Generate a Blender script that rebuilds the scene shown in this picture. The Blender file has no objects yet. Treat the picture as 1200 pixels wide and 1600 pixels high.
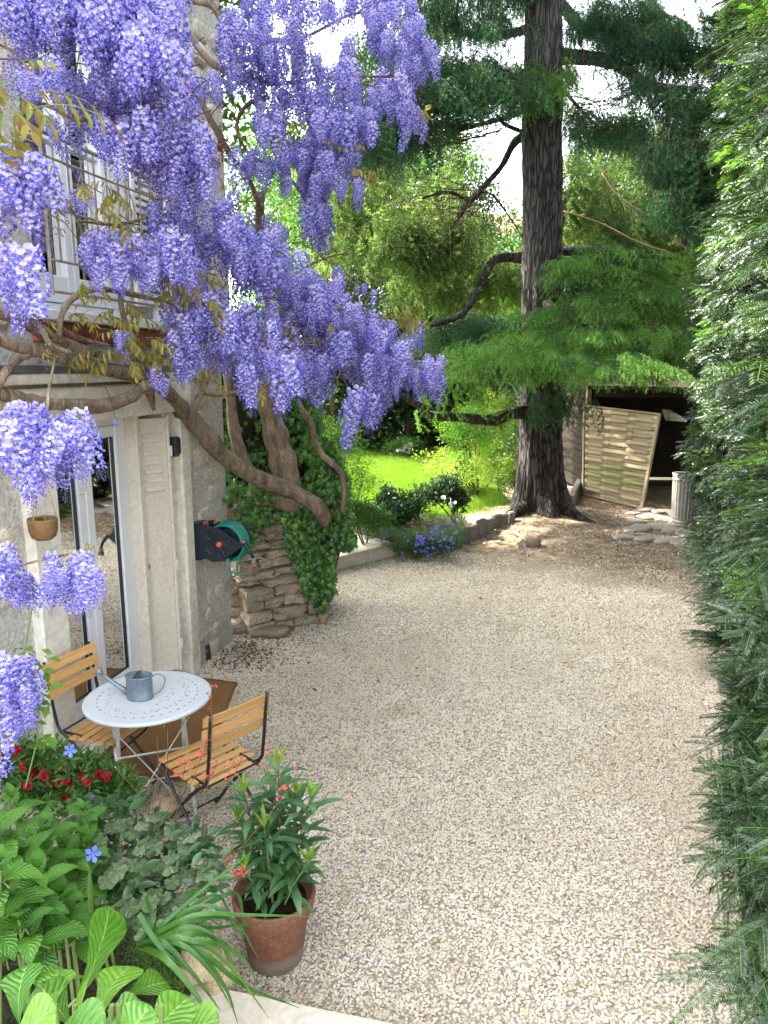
import bpy, math, random
import numpy as np
from mathutils import Vector, Matrix, Euler
from mathutils import noise as mnoise
random.seed(7); rng = np.random.default_rng(7)
SC = bpy.context.scene; COL = SC.collection
R = math.radians

# ---------------------------------------------------------------- camera, sky, sun, exposure
CAM_H = 2.55; PITCH = R(11.3); FOC = 1155.0
cam_data = bpy.data.cameras.new('camera'); cam = bpy.data.objects.new('camera', cam_data); COL.objects.link(cam)
cam_data.sensor_fit = 'VERTICAL'; cam_data.sensor_height = 24.0; cam_data.lens = 24.0 * FOC / 1600.0
cam_data.clip_start = 0.05; cam_data.clip_end = 900
cam.location = (0, 0, CAM_H); cam.rotation_euler = (math.pi / 2 - PITCH, 0, 0)
SC.camera = cam
SUN_ELEV = R(50); SUN_DIR_H = Vector((-0.90, 0.43, 0)).normalized()      # horizontal direction towards the sun
to_sun = Vector((SUN_DIR_H.x * math.cos(SUN_ELEV), SUN_DIR_H.y * math.cos(SUN_ELEV), math.sin(SUN_ELEV)))
world = bpy.data.worlds.new('World'); SC.world = world; world.use_nodes = True
wn = world.node_tree; bg = wn.nodes['Background']
sky = wn.nodes.new('ShaderNodeTexSky'); sky.sky_type = 'NISHITA'; sky.sun_disc = False
sky.sun_elevation = SUN_ELEV; sky.sun_rotation = math.atan2(SUN_DIR_H.x, SUN_DIR_H.y)
sky.air_density = 1.0; sky.dust_density = 3.0; sky.ozone_density = 0.6
whs = wn.nodes.new('ShaderNodeHueSaturation'); whs.inputs['Saturation'].default_value = .30       # thin high haze: a whitish sky
wn.links.new(sky.outputs[0], whs.inputs['Color']); wn.links.new(whs.outputs[0], bg.inputs[0]); bg.inputs[1].default_value = 0.15
sun_data = bpy.data.lights.new('sun', 'SUN'); sun = bpy.data.objects.new('sun', sun_data); COL.objects.link(sun)
sun_data.energy = 2.7; sun_data.angle = R(0.6); sun_data.color = (1.0, 0.93, 0.80)
sun.rotation_euler = to_sun.to_track_quat('Z', 'Y').to_euler()
vs = SC.view_settings; SC.display_settings.display_device = 'sRGB'
vs.view_transform = 'Standard'; vs.look = 'None'; vs.gamma = 1.0; vs.use_curve_mapping = False
vs.exposure = 3.45
SC.cycles.max_bounces = 8; SC.cycles.transparent_max_bounces = 16

# ---------------------------------------------------------------- geometry helpers
CP, SP = math.cos(PITCH), math.sin(PITCH)
def P(px, py, dep):
    """world point seen at photo pixel (px,py) at the given distance along the view axis"""
    u = (px - 600) / FOC; v = (800 - py) / FOC
    return Vector((u * dep, (CP + v * SP) * dep, CAM_H + (-SP + v * CP) * dep))
def G(px, py, z=0.0):
    u = (px - 600) / FOC; v = (800 - py) / FOC
    dz = -SP + v * CP
    return P(px, py, (z - CAM_H) / dz)
WO = Vector((-1.61, 5.93, 0)); WD = Vector((math.sin(R(14)), math.cos(R(14)), 0)); WN = Vector((math.cos(R(14)), -math.sin(R(14)), 0))
def W(s, z, off=0.0):
    return WO + WD * s + WN * off + Vector((0, 0, z))

class MB:
    def __init__(self): self.v = []; self.f = []; self.m = []; self.uv = None
    def add(self, vs_, fs, mi=0):
        b = len(self.v); self.v.extend([tuple(p) for p in vs_])
        for f in fs: self.f.append(tuple(i + b for i in f)); self.m.append(mi)
        return self
    def box(self, c, size, M=None, mi=0, taper=1.0):
        x, y, z = size[0] / 2, size[1] / 2, size[2] / 2
        p = [Vector((sx * x * (taper if sz > 0 else 1), sy * y * (taper if sz > 0 else 1), sz * z)) for sz in (-1, 1) for sy in (-1, 1) for sx in (-1, 1)]
        c = Vector(c)
        p = [(M @ q if M is not None else q) + c for q in p]
        return self.add(p, [(0, 2, 3, 1), (4, 5, 7, 6), (0, 1, 5, 4), (2, 6, 7, 3), (0, 4, 6, 2), (1, 3, 7, 5)], mi)
    def bbox(self, c, size, bev=0.01, M=None, mi=0):
        """box with chamfered edges"""
        hx, hy, hz = [s / 2 for s in size]; b = min(bev, hx * .9, hy * .9, hz * .9)
        pts = []; idx = {}
        for sx in (-1, 1):
            for sy in (-1, 1):
                for sz in (-1, 1):
                    for a in range(3):
                        q = [sx * (hx - b), sy * (hy - b), sz * (hz - b)]
                        q[a] = (sx, sy, sz)[a] * (hx, hy, hz)[a]
                        idx[(sx, sy, sz, a)] = len(pts); pts.append(Vector(q))
        F = []
        for a in range(3):
            o1, o2 = [k for k in range(3) if k != a]
            for s in (-1, 1):
                def key(p1, p2):
                    k = [0, 0, 0]; k[a] = s; k[o1] = p1; k[o2] = p2; return (k[0], k[1], k[2], a)
                F.append([idx[key(-1, -1)], idx[key(1, -1)], idx[key(1, 1)], idx[key(-1, 1)]])
        for a in range(3):       # edges along axis a
            o1, o2 = [k for k in range(3) if k != a]
            for p1 in (-1, 1):
                for p2 in (-1, 1):
                    def kk(sa, ax):
                        k = [0, 0, 0]; k[a] = sa; k[o1] = p1; k[o2] = p2; return (k[0], k[1], k[2], ax)
                    F.append([idx[kk(-1, o1)], idx[kk(1, o1)], idx[kk(1, o2)], idx[kk(-1, o2)]])
        for sx in (-1, 1):
            for sy in (-1, 1):
                for sz in (-1, 1):
                    F.append([idx[(sx, sy, sz, 0)], idx[(sx, sy, sz, 1)], idx[(sx, sy, sz, 2)]])
        G_ = []
        for f in F:
            ce = sum((pts[i] for i in f), Vector()) / len(f)
            n = (pts[f[1]] - pts[f[0]]).cross(pts[f[2]] - pts[f[0]])
            G_.append(tuple(f) if n.dot(ce) > 0 else tuple(reversed(f)))
        c = Vector(c)
        return self.add([(M @ q if M is not None else q) + c for q in pts], G_, mi)
    def wbox(self, s0, s1, z0, z1, o0, o1, mi=0, bev=0.0):
        """box in the house wall's frame"""
        M = Matrix((WD, WN, Vector((0, 0, 1)))).transposed()
        c = W((s0 + s1) / 2, (z0 + z1) / 2, (o0 + o1) / 2)
        sz = (abs(s1 - s0), abs(o1 - o0), abs(z1 - z0))
        return self.bbox(c, sz, bev, M, mi) if bev else self.box(c, sz, M, mi)
    def tube(self, pts, rad, n=8, mi=0, cap=True, flat=1.0, ridge=None):
        pts = [Vector(p) for p in pts]; k = len(pts)
        if not hasattr(rad, '__len__'): rad = [rad] * k
        base = len(self.v); up = None
        for i, p in enumerate(pts):
            t = (pts[min(i + 1, k - 1)] - pts[max(i - 1, 0)])
            if t.length < 1e-9: t = Vector((0, 0, 1))
            t.normalize()
            if up is None:
                up = Vector((0, 0, 1)) if abs(t.z) < .9 else Vector((1, 0, 0))
            a = t.cross(up)
            if a.length < 1e-6: a = t.orthogonal()
            a.normalize(); b = a.cross(t).normalized(); up = b
            for j in range(n):
                th = 2 * math.pi * j / n; r = rad[i]
                if ridge: r *= ridge(th, i)
                self.v.append(tuple(p + a * (math.cos(th) * r) + b * (math.sin(th) * r * flat)))
        for i in range(k - 1):
            for j in range(n):
                j2 = (j + 1) % n
                self.f.append((base + i * n + j, base + i * n + j2, base + (i + 1) * n + j2, base + (i + 1) * n + j)); self.m.append(mi)
        if cap:
            self.f.append(tuple(base + j for j in range(n))[::-1]); self.m.append(mi)
            self.f.append(tuple(base + (k - 1) * n + j for j in range(n))); self.m.append(mi)
        return self
    def lathe(self, prof, n=24, c=(0, 0, 0), mi=0, sx=1.0, sy=1.0, M=None):
        base = len(self.v); c = Vector(c)
        for r, z in prof:
            for j in range(n):
                a = 2 * math.pi * j / n; q = Vector((math.cos(a) * r * sx, math.sin(a) * r * sy, z))
                self.v.append(tuple((M @ q if M is not None else q) + c))
        for i in range(len(prof) - 1):
            for j in range(n):
                j2 = (j + 1) % n
                self.f.append((base + i * n + j, base + i * n + j2, base + (i + 1) * n + j2, base + (i + 1) * n + j)); self.m.append(mi)
        return self
    def prism(self, poly, h, M=None, c=(0, 0, 0), mi=0):
        """poly: 2D points, extruded by h along local z"""
        n = len(poly); c = Vector(c)
        p = [Vector((x, y, 0)) for x, y in poly] + [Vector((x, y, h)) for x, y in poly]
        p = [(M @ q if M is not None else q) + c for q in p]
        return self.add(p, [tuple(range(n))[::-1], tuple(range(n, 2 * n))] + [(i, (i + 1) % n, n + (i + 1) % n, n + i) for i in range(n)], mi)
    def mesh(self, name, mats, smooth=False):
        me = bpy.data.meshes.new(name); me.from_pydata(self.v, [], self.f)
        if not isinstance(mats, (list, tuple)): mats = [mats]
        for m in mats: me.materials.append(m)
        if len(mats) > 1: me.polygons.foreach_set('material_index', self.m)
        if smooth: me.polygons.foreach_set('use_smooth', [True] * len(me.polygons))
        if self.uv is not None:
            l = me.uv_layers.new(name='UVMap'); li = np.zeros(len(me.loops), dtype=np.int32); me.loops.foreach_get('vertex_index', li)
            l.data.foreach_set('uv', np.array(self.uv, dtype=np.float32)[li].ravel())
        me.update(); return me
    def build(self, name, mats, parent=None, smooth=False, world=True, **k):
        me = self.mesh(name, mats, smooth); o = bpy.data.objects.new(name, me); COL.objects.link(o)
        if parent is not None:
            o.parent = parent
            if world:
                me.transform(Matrix.Translation(-base_of(parent)))
        for a, b in k.items(): o[a] = b
        return o
def base_of(o):
    v = Vector((0, 0, 0))
    while o is not None: v += o.location; o = o.parent
    return v
def tag(o, label, cat, group=None, kind=None):
    o['label'] = label; o['category'] = cat
    if group: o['group'] = group
    if kind: o['kind'] = kind
    return o
def thing(name, loc, label, cat, group=None, rz=0.0):
    o = bpy.data.objects.new(name, None); o.empty_display_size = .1; COL.objects.link(o)
    o.location = loc; o.rotation_euler = (0, 0, rz)
    return tag(o, label, cat, group)
def inst(me, name, parent, M, **k):
    """object sharing mesh me at world matrix M"""
    o = bpy.data.objects.new(name, me); COL.objects.link(o)
    if parent is not None:
        o.parent = parent; M = Matrix.Translation(-base_of(parent)) @ M
    o.matrix_local = M
    for a, b in k.items(): o[a] = b
    return o
def frame(F, U):
    """rotation matrix: local Y -> F, local Z close to U"""
    F = Vector(F).normalized(); U = Vector(U); X = F.cross(U)
    if X.length < 1e-5: X = F.orthogonal()
    X.normalize(); Z = X.cross(F)
    return Matrix((X, F, Z)).transposed()
def TRS(p, F, U, s=1.0):
    return Matrix.Translation(Vector(p)) @ frame(F, U).to_4x4() @ Matrix.Scale(s, 4)
def eulers(F, U):
    F = F / np.maximum(np.linalg.norm(F, axis=1, keepdims=True), 1e-9)
    X = np.cross(F, U); X /= np.maximum(np.linalg.norm(X, axis=1, keepdims=True), 1e-9); Z = np.cross(X, F)
    # matrix columns X,F,Z ; euler XYZ
    m20 = X[:, 2]; m21 = F[:, 2]; m22 = Z[:, 2]; m10 = X[:, 1]; m00 = X[:, 0]
    return np.stack([np.arctan2(m21, m22), -np.arcsin(np.clip(m20, -1, 1)), np.arctan2(m10, m00)], 1)
def proto(me):
    return bpy.data.objects.new('source_' + me.name, me)          # never linked: only its geometry is used
def scatter(name, parent, pts, rot, scl, protos, kind='stuff'):
    """one object of many small copies through geometry nodes"""
    pts = np.asarray(pts, dtype=np.float32); n = len(pts)
    if parent is not None: pts = pts - np.array(base_of(parent), dtype=np.float32)
    me = bpy.data.meshes.new(name); me.vertices.add(n); me.vertices.foreach_set('co', pts.ravel())
    a = me.attributes.new('rot', 'FLOAT_VECTOR', 'POINT'); a.data.foreach_set('vector', np.asarray(rot, dtype=np.float32).ravel())
    a = me.attributes.new('scl', 'FLOAT', 'POINT'); a.data.foreach_set('value', np.asarray(scl, dtype=np.float32).ravel())
    a = me.attributes.new('pick', 'INT', 'POINT'); a.data.foreach_set('value', rng.integers(0, len(protos), n).astype(np.int32))
    for m in protos[0].data.materials: me.materials.append(m)
    o = bpy.data.objects.new(name, me); COL.objects.link(o)
    if parent is not None: o.parent = parent
    ng = bpy.data.node_groups.new('scatter_' + name, 'GeometryNodeTree')
    ng.interface.new_socket('Geometry', in_out='INPUT', socket_type='NodeSocketGeometry')
    ng.interface.new_socket('Geometry', in_out='OUTPUT', socket_type='NodeSocketGeometry')
    N = ng.nodes.new; L = ng.links.new
    gi = N('NodeGroupInput'); go = N('NodeGroupOutput'); ip = N('GeometryNodeInstanceOnPoints'); jn = N('GeometryNodeJoinGeometry')
    for p in protos:
        ob = N('GeometryNodeObjectInfo'); ob.inputs['Object'].default_value = p; ob.inputs['As Instance'].default_value = False
        g2 = N('GeometryNodeGeometryToInstance'); L(ob.outputs['Geometry'], g2.inputs[0]); L(g2.outputs[0], jn.inputs[0])
    def att(nm, ty):
        q = N('GeometryNodeInputNamedAttribute'); q.data_type = ty; q.inputs[0].default_value = nm; return q.outputs['Attribute']
    ip.inputs['Pick Instance'].default_value = True
    L(gi.outputs[0], ip.inputs['Points']); L(jn.outputs[0], ip.inputs['Instance'])
    L(att('pick', 'INT'), ip.inputs['Instance Index']); L(att('rot', 'FLOAT_VECTOR'), ip.inputs['Rotation']); L(att('scl', 'FLOAT'), ip.inputs['Scale'])
    L(ip.outputs[0], go.inputs[0])
    md = o.modifiers.new('scatter', 'NODES'); md.node_group = ng
    if kind: o['kind'] = kind
    return o
def rvec(n, s=1.0): return rng.normal(0, s, (n, 3))
def sample_poly(poly, n):
    """n random points inside a 2D polygon"""
    poly = np.array(poly, float); lo = poly.min(0); hi = poly.max(0); out = []
    while len(out) < n:
        q = lo + rng.random((max(64, n), 2)) * (hi - lo); ins = np.zeros(len(q), bool); j = len(poly) - 1
        for i in range(len(poly)):
            xi, yi = poly[i]; xj, yj = poly[j]
            c = ((yi > q[:, 1]) != (yj > q[:, 1])) & (q[:, 0] < (xj - xi) * (q[:, 1] - yi) / (yj - yi + 1e-12) + xi); ins ^= c; j = i
        out.extend(q[ins].tolist())
    return np.array(out[:n])
def smooth_path(pts, k=5):
    """Catmull-Rom through points (each may carry a radius as 4th value)"""
    P_ = [np.array(p, float) for p in pts]; P_ = [2 * P_[0] - P_[1]] + P_ + [2 * P_[-1] - P_[-2]]; out = []
    for i in range(1, len(P_) - 2):
        a, b, c, d = P_[i - 1:i + 3]
        for j in range(k):
            t = j / k; out.append(.5 * ((2 * b) + (c - a) * t + (2 * a - 5 * b + 4 * c - d) * t * t + (3 * b - a - 3 * c + d) * t ** 3))
    out.append(P_[-2]); return out
def rock_mesh(name, size, mat, seed=0, n=3, power=3.0, amp=.12, smooth=True):
    """irregular stone: cube grid pushed towards a superellipsoid with noise"""
    mb = MB(); vid = {}; verts = []; faces = []
    def vert(p):
        k = tuple(round(c, 4) for c in p)
        if k not in vid:
            q = Vector(p); s = (abs(q.x) ** power + abs(q.y) ** power + abs(q.z) ** power) ** (1 / power); q = q / s
            d = 1 + amp * mnoise.noise(q * 1.3 + Vector((seed * 7.1, seed * 3.3, 0))) * 2 + amp * .6 * mnoise.noise(q * 3.1 + Vector((seed, 9, seed)))
            vid[k] = len(verts); verts.append((q.x * d * size[0] / 2, q.y * d * size[1] / 2, q.z * d * size[2] / 2))
        return vid[k]
    for a in range(3):
        for s in (-1, 1):
            for i in range(n):
                for j in range(n):
                    quad = []
                    for di, dj in ((0, 0), (1, 0), (1, 1), (0, 1)):
                        p = [0, 0, 0]; p[a] = s; p[(a + 1) % 3] = -1 + 2 * (i + di) / n; p[(a + 2) % 3] = -1 + 2 * (j + dj) / n
                        quad.append(vert(p))
                    faces.append(tuple(quad) if s > 0 else tuple(reversed(quad)))
    mb.add(verts, faces); return mb.mesh(name, mat, smooth)

# ---------------------------------------------------------------- materials
MATS = {}
def hexc(c): return (c[0], c[1], c[2], 1)
def ramp(nt, fac, stops):
    r = nt.nodes.new('ShaderNodeValToRGB'); e = r.color_ramp.elements
    while len(e) < len(stops): e.new(.5)
    for k, (p, c) in enumerate(stops): e[k].position = p; e[k].color = hexc(c)
    nt.links.new(fac, r.inputs[0]); return r.outputs[0]
def noise_tex(nt, scale, detail=4, rough=.55, vec=None, dist=0.0, out=0):
    n = nt.nodes.new('ShaderNodeTexNoise'); n.inputs['Scale'].default_value = scale; n.inputs['Detail'].default_value = detail
    n.inputs['Roughness'].default_value = rough; n.inputs['Distortion'].default_value = dist
    if vec is not None: nt.links.new(vec, n.inputs['Vector'])
    return n.outputs[out]
def coords(nt, kind='Object', scale=None):
    t = nt.nodes.new('ShaderNodeTexCoord'); o = t.outputs[kind]
    if scale:
        m = nt.nodes.new('ShaderNodeMapping'); m.inputs['Scale'].default_value = scale; nt.links.new(o, m.inputs[0]); o = m.outputs[0]
    return o
def mixc(nt, fac, a, b, mode='MIX'):
    m = nt.nodes.new('ShaderNodeMix'); m.data_type = 'RGBA'; m.blend_type = mode
    for sock, val in ((m.inputs[0], fac), (m.inputs[6], a), (m.inputs[7], b)):
        if isinstance(val, bpy.types.NodeSocket): nt.links.new(val, sock)
        elif isinstance(val, (int, float)): sock.default_value = val
        else: sock.default_value = hexc(val)
    return m.outputs[2]
def mth(nt, op, a, b=None, clamp=False):
    m = nt.nodes.new('ShaderNodeMath'); m.operation = op; m.use_clamp = clamp
    for s, v in zip(m.inputs, (a, b)):
        if v is None: continue
        if isinstance(v, bpy.types.NodeSocket): nt.links.new(v, s)
        else: s.default_value = v
    return m.outputs[0]
def bump(nt, h, strength=.4, dist=.01, normal=None):
    b = nt.nodes.new('ShaderNodeBump'); b.inputs['Strength'].default_value = strength; b.inputs['Distance'].default_value = dist
    nt.links.new(h, b.inputs['Height'])
    if normal is not None: nt.links.new(normal, b.inputs['Normal'])
    return b.outputs[0]
def new_mat(name):
    m = bpy.data.materials.new(name); m.use_nodes = True; MATS[name] = m
    return m, m.node_tree, m.node_tree.nodes['Principled BSDF']
def surf(name, c1, c2, scale=6, rough=.7, c3=None, bscale=None, bstr=.3, bdist=.01, metal=0.0, spec=.5, stretch=None, fine=0.0, coat=0.0, perobj=0.0):
    """two or three colours through noise, with fine relief"""
    m, nt, b = new_mat(name); v = coords(nt, 'Object', stretch)
    f = noise_tex(nt, scale, 6, .6, v)
    stops = [(.3, c1), (.7, c2)] if c3 is None else [(.25, c1), (.5, c2), (.75, c3)]
    col = ramp(nt, f, stops)
    if fine:
        g = noise_tex(nt, scale * 14, 3, .6, v); col = mixc(nt, fine, col, ramp(nt, g, [(.35, (.0, .0, .0)), (.65, (1, 1, 1))]), 'SOFT_LIGHT')
    if perobj:
        oi = nt.nodes.new('ShaderNodeObjectInfo'); hs = nt.nodes.new('ShaderNodeHueSaturation')
        val = mth(nt, 'MULTIPLY_ADD', oi.outputs['Random'], perobj); nt.nodes[-1].inputs[2].default_value = 1 - perobj / 2
        nt.links.new(val, hs.inputs['Value']); nt.links.new(col, hs.inputs['Color']); col = hs.outputs[0]
    nt.links.new(col, b.inputs['Base Color']); b.inputs['Roughness'].default_value = rough; b.inputs['Metallic'].default_value = metal
    b.inputs['Specular IOR Level'].default_value = spec; b.inputs['Coat Weight'].default_value = coat
    if bscale:
        h = noise_tex(nt, bscale, 5, .6, v); nt.links.new(bump(nt, h, bstr, bdist), b.inputs['Normal'])
    return m
def leafmat(name, cols, rough=.45, trans=.3, spec=.4, veins=None, tcol=None, grow=0):
    """foliage: colour varies from leaf to leaf and copy to copy; light passes through"""
    m, nt, b = new_mat(name)
    g = nt.nodes.new('ShaderNodeNewGeometry'); oi = nt.nodes.new('ShaderNodeObjectInfo')
    r = mth(nt, 'FRACT', mth(nt, 'ADD', g.outputs['Random Per Island'], mth(nt, 'MULTIPLY', oi.outputs['Random'], 3.7)))
    k = len(cols); col = ramp(nt, r, [(i / (k - 1), c) for i, c in enumerate(cols)])
    col = mixc(nt, .35, col, ramp(nt, noise_tex(nt, 30, 3, .6, coords(nt)), [(.3, (.25, .25, .25)), (.7, (.75, .75, .75))]), 'OVERLAY')
    if grow:                                   # younger, yellower growth in patches of the plant
        gn = noise_tex(nt, grow, 4, .6, nt.nodes.new('ShaderNodeNewGeometry').outputs['Position'])
        hs0 = nt.nodes.new('ShaderNodeHueSaturation'); hs0.inputs['Hue'].default_value = .475; hs0.inputs['Value'].default_value = 1.9; nt.links.new(col, hs0.inputs['Color'])
        col = mixc(nt, ramp(nt, gn, [(.47, (0, 0, 0)), (.64, (1, 1, 1))]), col, hs0.outputs[0])
    if veins:
        uv = nt.nodes.new('ShaderNodeTexCoord').outputs['UV']; sp = nt.nodes.new('ShaderNodeSeparateXYZ'); nt.links.new(uv, sp.inputs[0])
        au = mth(nt, 'ABSOLUTE', mth(nt, 'SUBTRACT', sp.outputs[0], .5))
        mid = mth(nt, 'LESS_THAN', au, .016)
        ph = mth(nt, 'FRACT', mth(nt, 'SUBTRACT', mth(nt, 'ADD', mth(nt, 'MULTIPLY', sp.outputs[1], 8), mth(nt, 'MULTIPLY', noise_tex(nt, 14, 2, .5, coords(nt)), 1.2)), mth(nt, 'MULTIPLY', au, 5)))
        sd = mth(nt, 'LESS_THAN', mth(nt, 'ABSOLUTE', mth(nt, 'SUBTRACT', ph, .5)), .06)
        vf = mth(nt, 'MAXIMUM', mth(nt, 'MULTIPLY', mid, .8), mth(nt, 'MULTIPLY', sd, .35))
        col = mixc(nt, vf, col, veins)
        wv = mth(nt, 'ABSOLUTE', mth(nt, 'SUBTRACT', ph, .5))
        nrm = bump(nt, mth(nt, 'ADD', wv, mth(nt, 'MULTIPLY', noise_tex(nt, 60, 3, .5, coords(nt)), .5)), .7, .008); nt.links.new(nrm, b.inputs['Normal'])
    nt.links.new(col, b.inputs['Base Color']); b.inputs['Roughness'].default_value = rough; b.inputs['Specular IOR Level'].default_value = spec
    if trans:
        t = nt.nodes.new('ShaderNodeBsdfTranslucent'); mx = nt.nodes.new('ShaderNodeMixShader'); mx.inputs[0].default_value = trans
        hs = nt.nodes.new('ShaderNodeMix'); hs.data_type = 'RGBA'; hs.blend_type = 'MULTIPLY'; hs.inputs[0].default_value = 1
        nt.links.new(col, hs.inputs[6]); hs.inputs[7].default_value = hexc(tcol or (1.35, 1.5, .6)); nt.links.new(hs.outputs[2], t.inputs[0])
        nt.links.new(b.outputs[0], mx.inputs[1]); nt.links.new(t.outputs[0], mx.inputs[2])
        nt.links.new(mx.outputs[0], nt.nodes['Material Output'].inputs[0])
    return m
# ---------------------------------------------------------------- material library
M_plaster = surf('rubble_mortar', (.38, .35, .30), (.54, .51, .45), 3, .95, (.46, .43, .38), bscale=35, bstr=.6, bdist=.02, fine=.5)
M_stone = surf('rubble_stone', (.40, .29, .16), (.56, .50, .40), 5, .9, (.36, .33, .29), bscale=30, bstr=.6, bdist=.015, fine=.5, perobj=.5)
M_conc = surf('weathered_render', (.62, .57, .47), (.76, .71, .60), 1.6, .85, (.48, .45, .38), bscale=60, bstr=.25, bdist=.006, fine=.4)
M_cream = surf('cream_paint', (.66, .60, .49), (.75, .69, .58), 2.5, .6, bscale=50, bstr=.12, bdist=.003, fine=.25)
M_white = surf('white_plastic', (.76, .78, .80), (.80, .81, .82), 3, .35)
M_iron = surf('rusty_iron', (.16, .11, .08), (.40, .36, .33), 18, .7, bscale=60, bstr=.2, bdist=.002)
M_brick = surf('red_brick', (.22, .055, .04), (.34, .10, .07), 9, .9, bscale=60, bstr=.4, bdist=.004, perobj=.4)
M_zinc = surf('old_zinc', (.10, .10, .11), (.20, .20, .20), 6, .6, metal=.3, bscale=30, bstr=.2)
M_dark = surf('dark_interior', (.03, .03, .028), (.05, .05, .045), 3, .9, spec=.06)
M_curtain = surf('curtain_cloth', (.35, .37, .33), (.45, .46, .42), 12, .9, stretch=(6, 6, .3))
M_blackpl = surf('black_plastic', (.010, .016, .024), (.018, .028, .038), 8, .42, bscale=120, bstr=.1, bdist=.002)
M_blacksteel = surf('black_steel', (.012, .012, .013), (.03, .028, .026), 20, .38, fine=.3)
M_hose = surf('green_hose', (.0, .16, .12), (.01, .24, .17), 10, .35)
M_orange = surf('orange_plastic', (.75, .11, .04), (.8, .15, .06), 10, .4)
M_greypl = surf('grey_plastic', (.18, .18, .19), (.22, .22, .23), 10, .45)
def wood(name, c1, c2, rough=.5, axis='X', scale=9, coat=0.0, bstr=.15):
    m, nt, b = new_mat(name); s = {'X': (.35, 9, 9), 'Y': (9, .35, 9), 'Z': (9, 9, .35)}[axis]
    oi = nt.nodes.new('ShaderNodeObjectInfo'); mp = nt.nodes.new('ShaderNodeMapping'); mp.inputs['Scale'].default_value = s
    nt.links.new(coords(nt), mp.inputs[0]); ad = nt.nodes.new('ShaderNodeVectorMath'); ad.operation = 'ADD'
    nt.links.new(mp.outputs[0], ad.inputs[0]); nt.links.new(mth(nt, 'MULTIPLY', oi.outputs['Random'], 37), ad.inputs[1])
    f = noise_tex(nt, scale, 5, .65, ad.outputs[0], 1.2); col = ramp(nt, f, [(.3, c1), (.68, c2)])
    hs = nt.nodes.new('ShaderNodeHueSaturation'); nt.links.new(mth(nt, 'ADD', mth(nt, 'MULTIPLY', oi.outputs['Random'], .28), .86), hs.inputs['Value']); nt.links.new(col, hs.inputs['Color'])
    nt.links.new(hs.outputs[0], b.inputs['Base Color']); b.inputs['Roughness'].default_value = rough; b.inputs['Coat Weight'].default_value = coat
    nt.links.new(bump(nt, f, bstr, .004), b.inputs['Normal']); return m
M_slat = wood('honey_wood', (.50, .25, .07), (.68, .40, .15), .45, 'X', 7, .15)
M_panelwood = wood('weathered_panel_wood', (.20, .155, .09), (.40, .32, .20), .8, 'X', 7, 0, .5)
M_tablemetal = surf('pale_grey_enamel', (.60, .64, .68), (.68, .71, .74), 2.5, .4, coat=.2)
M_tableleg = surf('chipped_pale_paint', (.50, .52, .50), (.60, .60, .58), 14, .5, (.30, .22, .15), bscale=60, bstr=.2, bdist=.002)
M_galv = surf('galvanised_steel', (.16, .21, .25), (.28, .33, .37), 16, .5, metal=.55, fine=.4, bscale=40, bstr=.08, bdist=.002)
M_mat = surf('coir', (.22, .115, .045), (.33, .18, .075), 60, .98, bscale=320, bstr=1.0, bdist=.01, fine=.6, spec=.06)
M_terra = surf('terracotta', (.10, .040, .020), (.17, .070, .038), 4, .65, (.135, .048, .027), bscale=40, bstr=.12, bdist=.003, fine=.3)
M_lime = surf('limescaled_terracotta', (.30, .30, .26), (.24, .17, .12), 9, .9, fine=.4)
M_soil = surf('potting_soil', (.020, .013, .009), (.05, .033, .022), 30, 1, bscale=80, bstr=1, bdist=.02, spec=.06)
M_bedsoil = surf('bed_soil', (.035, .024, .015), (.085, .06, .04), 12, 1, bscale=40, bstr=1, bdist=.03, fine=.5, spec=.06)
M_wick = surf('wicker_bowl', (.17, .09, .035), (.30, .17, .07), 30, .8, bscale=120, bstr=.5, bdist=.004)
M_cord = surf('jute_cord', (.30, .20, .10), (.40, .28, .15), 40, .9)
M_slabst = surf('pale_limestone', (.52, .45, .34), (.64, .58, .47), 2.2, .75, bscale=70, bstr=.15, bdist=.003, fine=.25)
M_drystone = surf('dry_stone', (.13, .10, .065), (.34, .275, .19), 6, .95, (.20, .17, .13), bscale=26, bstr=.9, bdist=.02, fine=.6, perobj=.45)
M_edge = surf('grey_edging_stone', (.13, .12, .105), (.20, .185, .16), 6, .95, bscale=50, bstr=.5, bdist=.006, fine=.5, perobj=.4)
M_yrock = surf('sandy_rock', (.30, .21, .11), (.46, .37, .24), 9, .95, bscale=40, bstr=.8, bdist=.01, fine=.5)
M_pave = surf('worn_paving', (.22, .20, .165), (.33, .30, .255), 5, .9, bscale=50, bstr=.4, bdist=.006, fine=.5, perobj=.4)
M_wist = surf('wisteria_bark', (.10, .068, .042), (.34, .255, .17), 11, .9, stretch=(1.6, 1.6, .3), bscale=20, bstr=1, bdist=.03, fine=.6)
M_twig = surf('brown_twig', (.07, .045, .03), (.14, .095, .06), 30, .8, spec=.06)
M_greenstem = surf('green_stem', (.10, .16, .04), (.16, .22, .06), 20, .6)
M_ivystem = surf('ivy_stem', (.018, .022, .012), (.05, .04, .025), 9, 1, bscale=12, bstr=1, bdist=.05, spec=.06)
M_cedarbark = None
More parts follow.
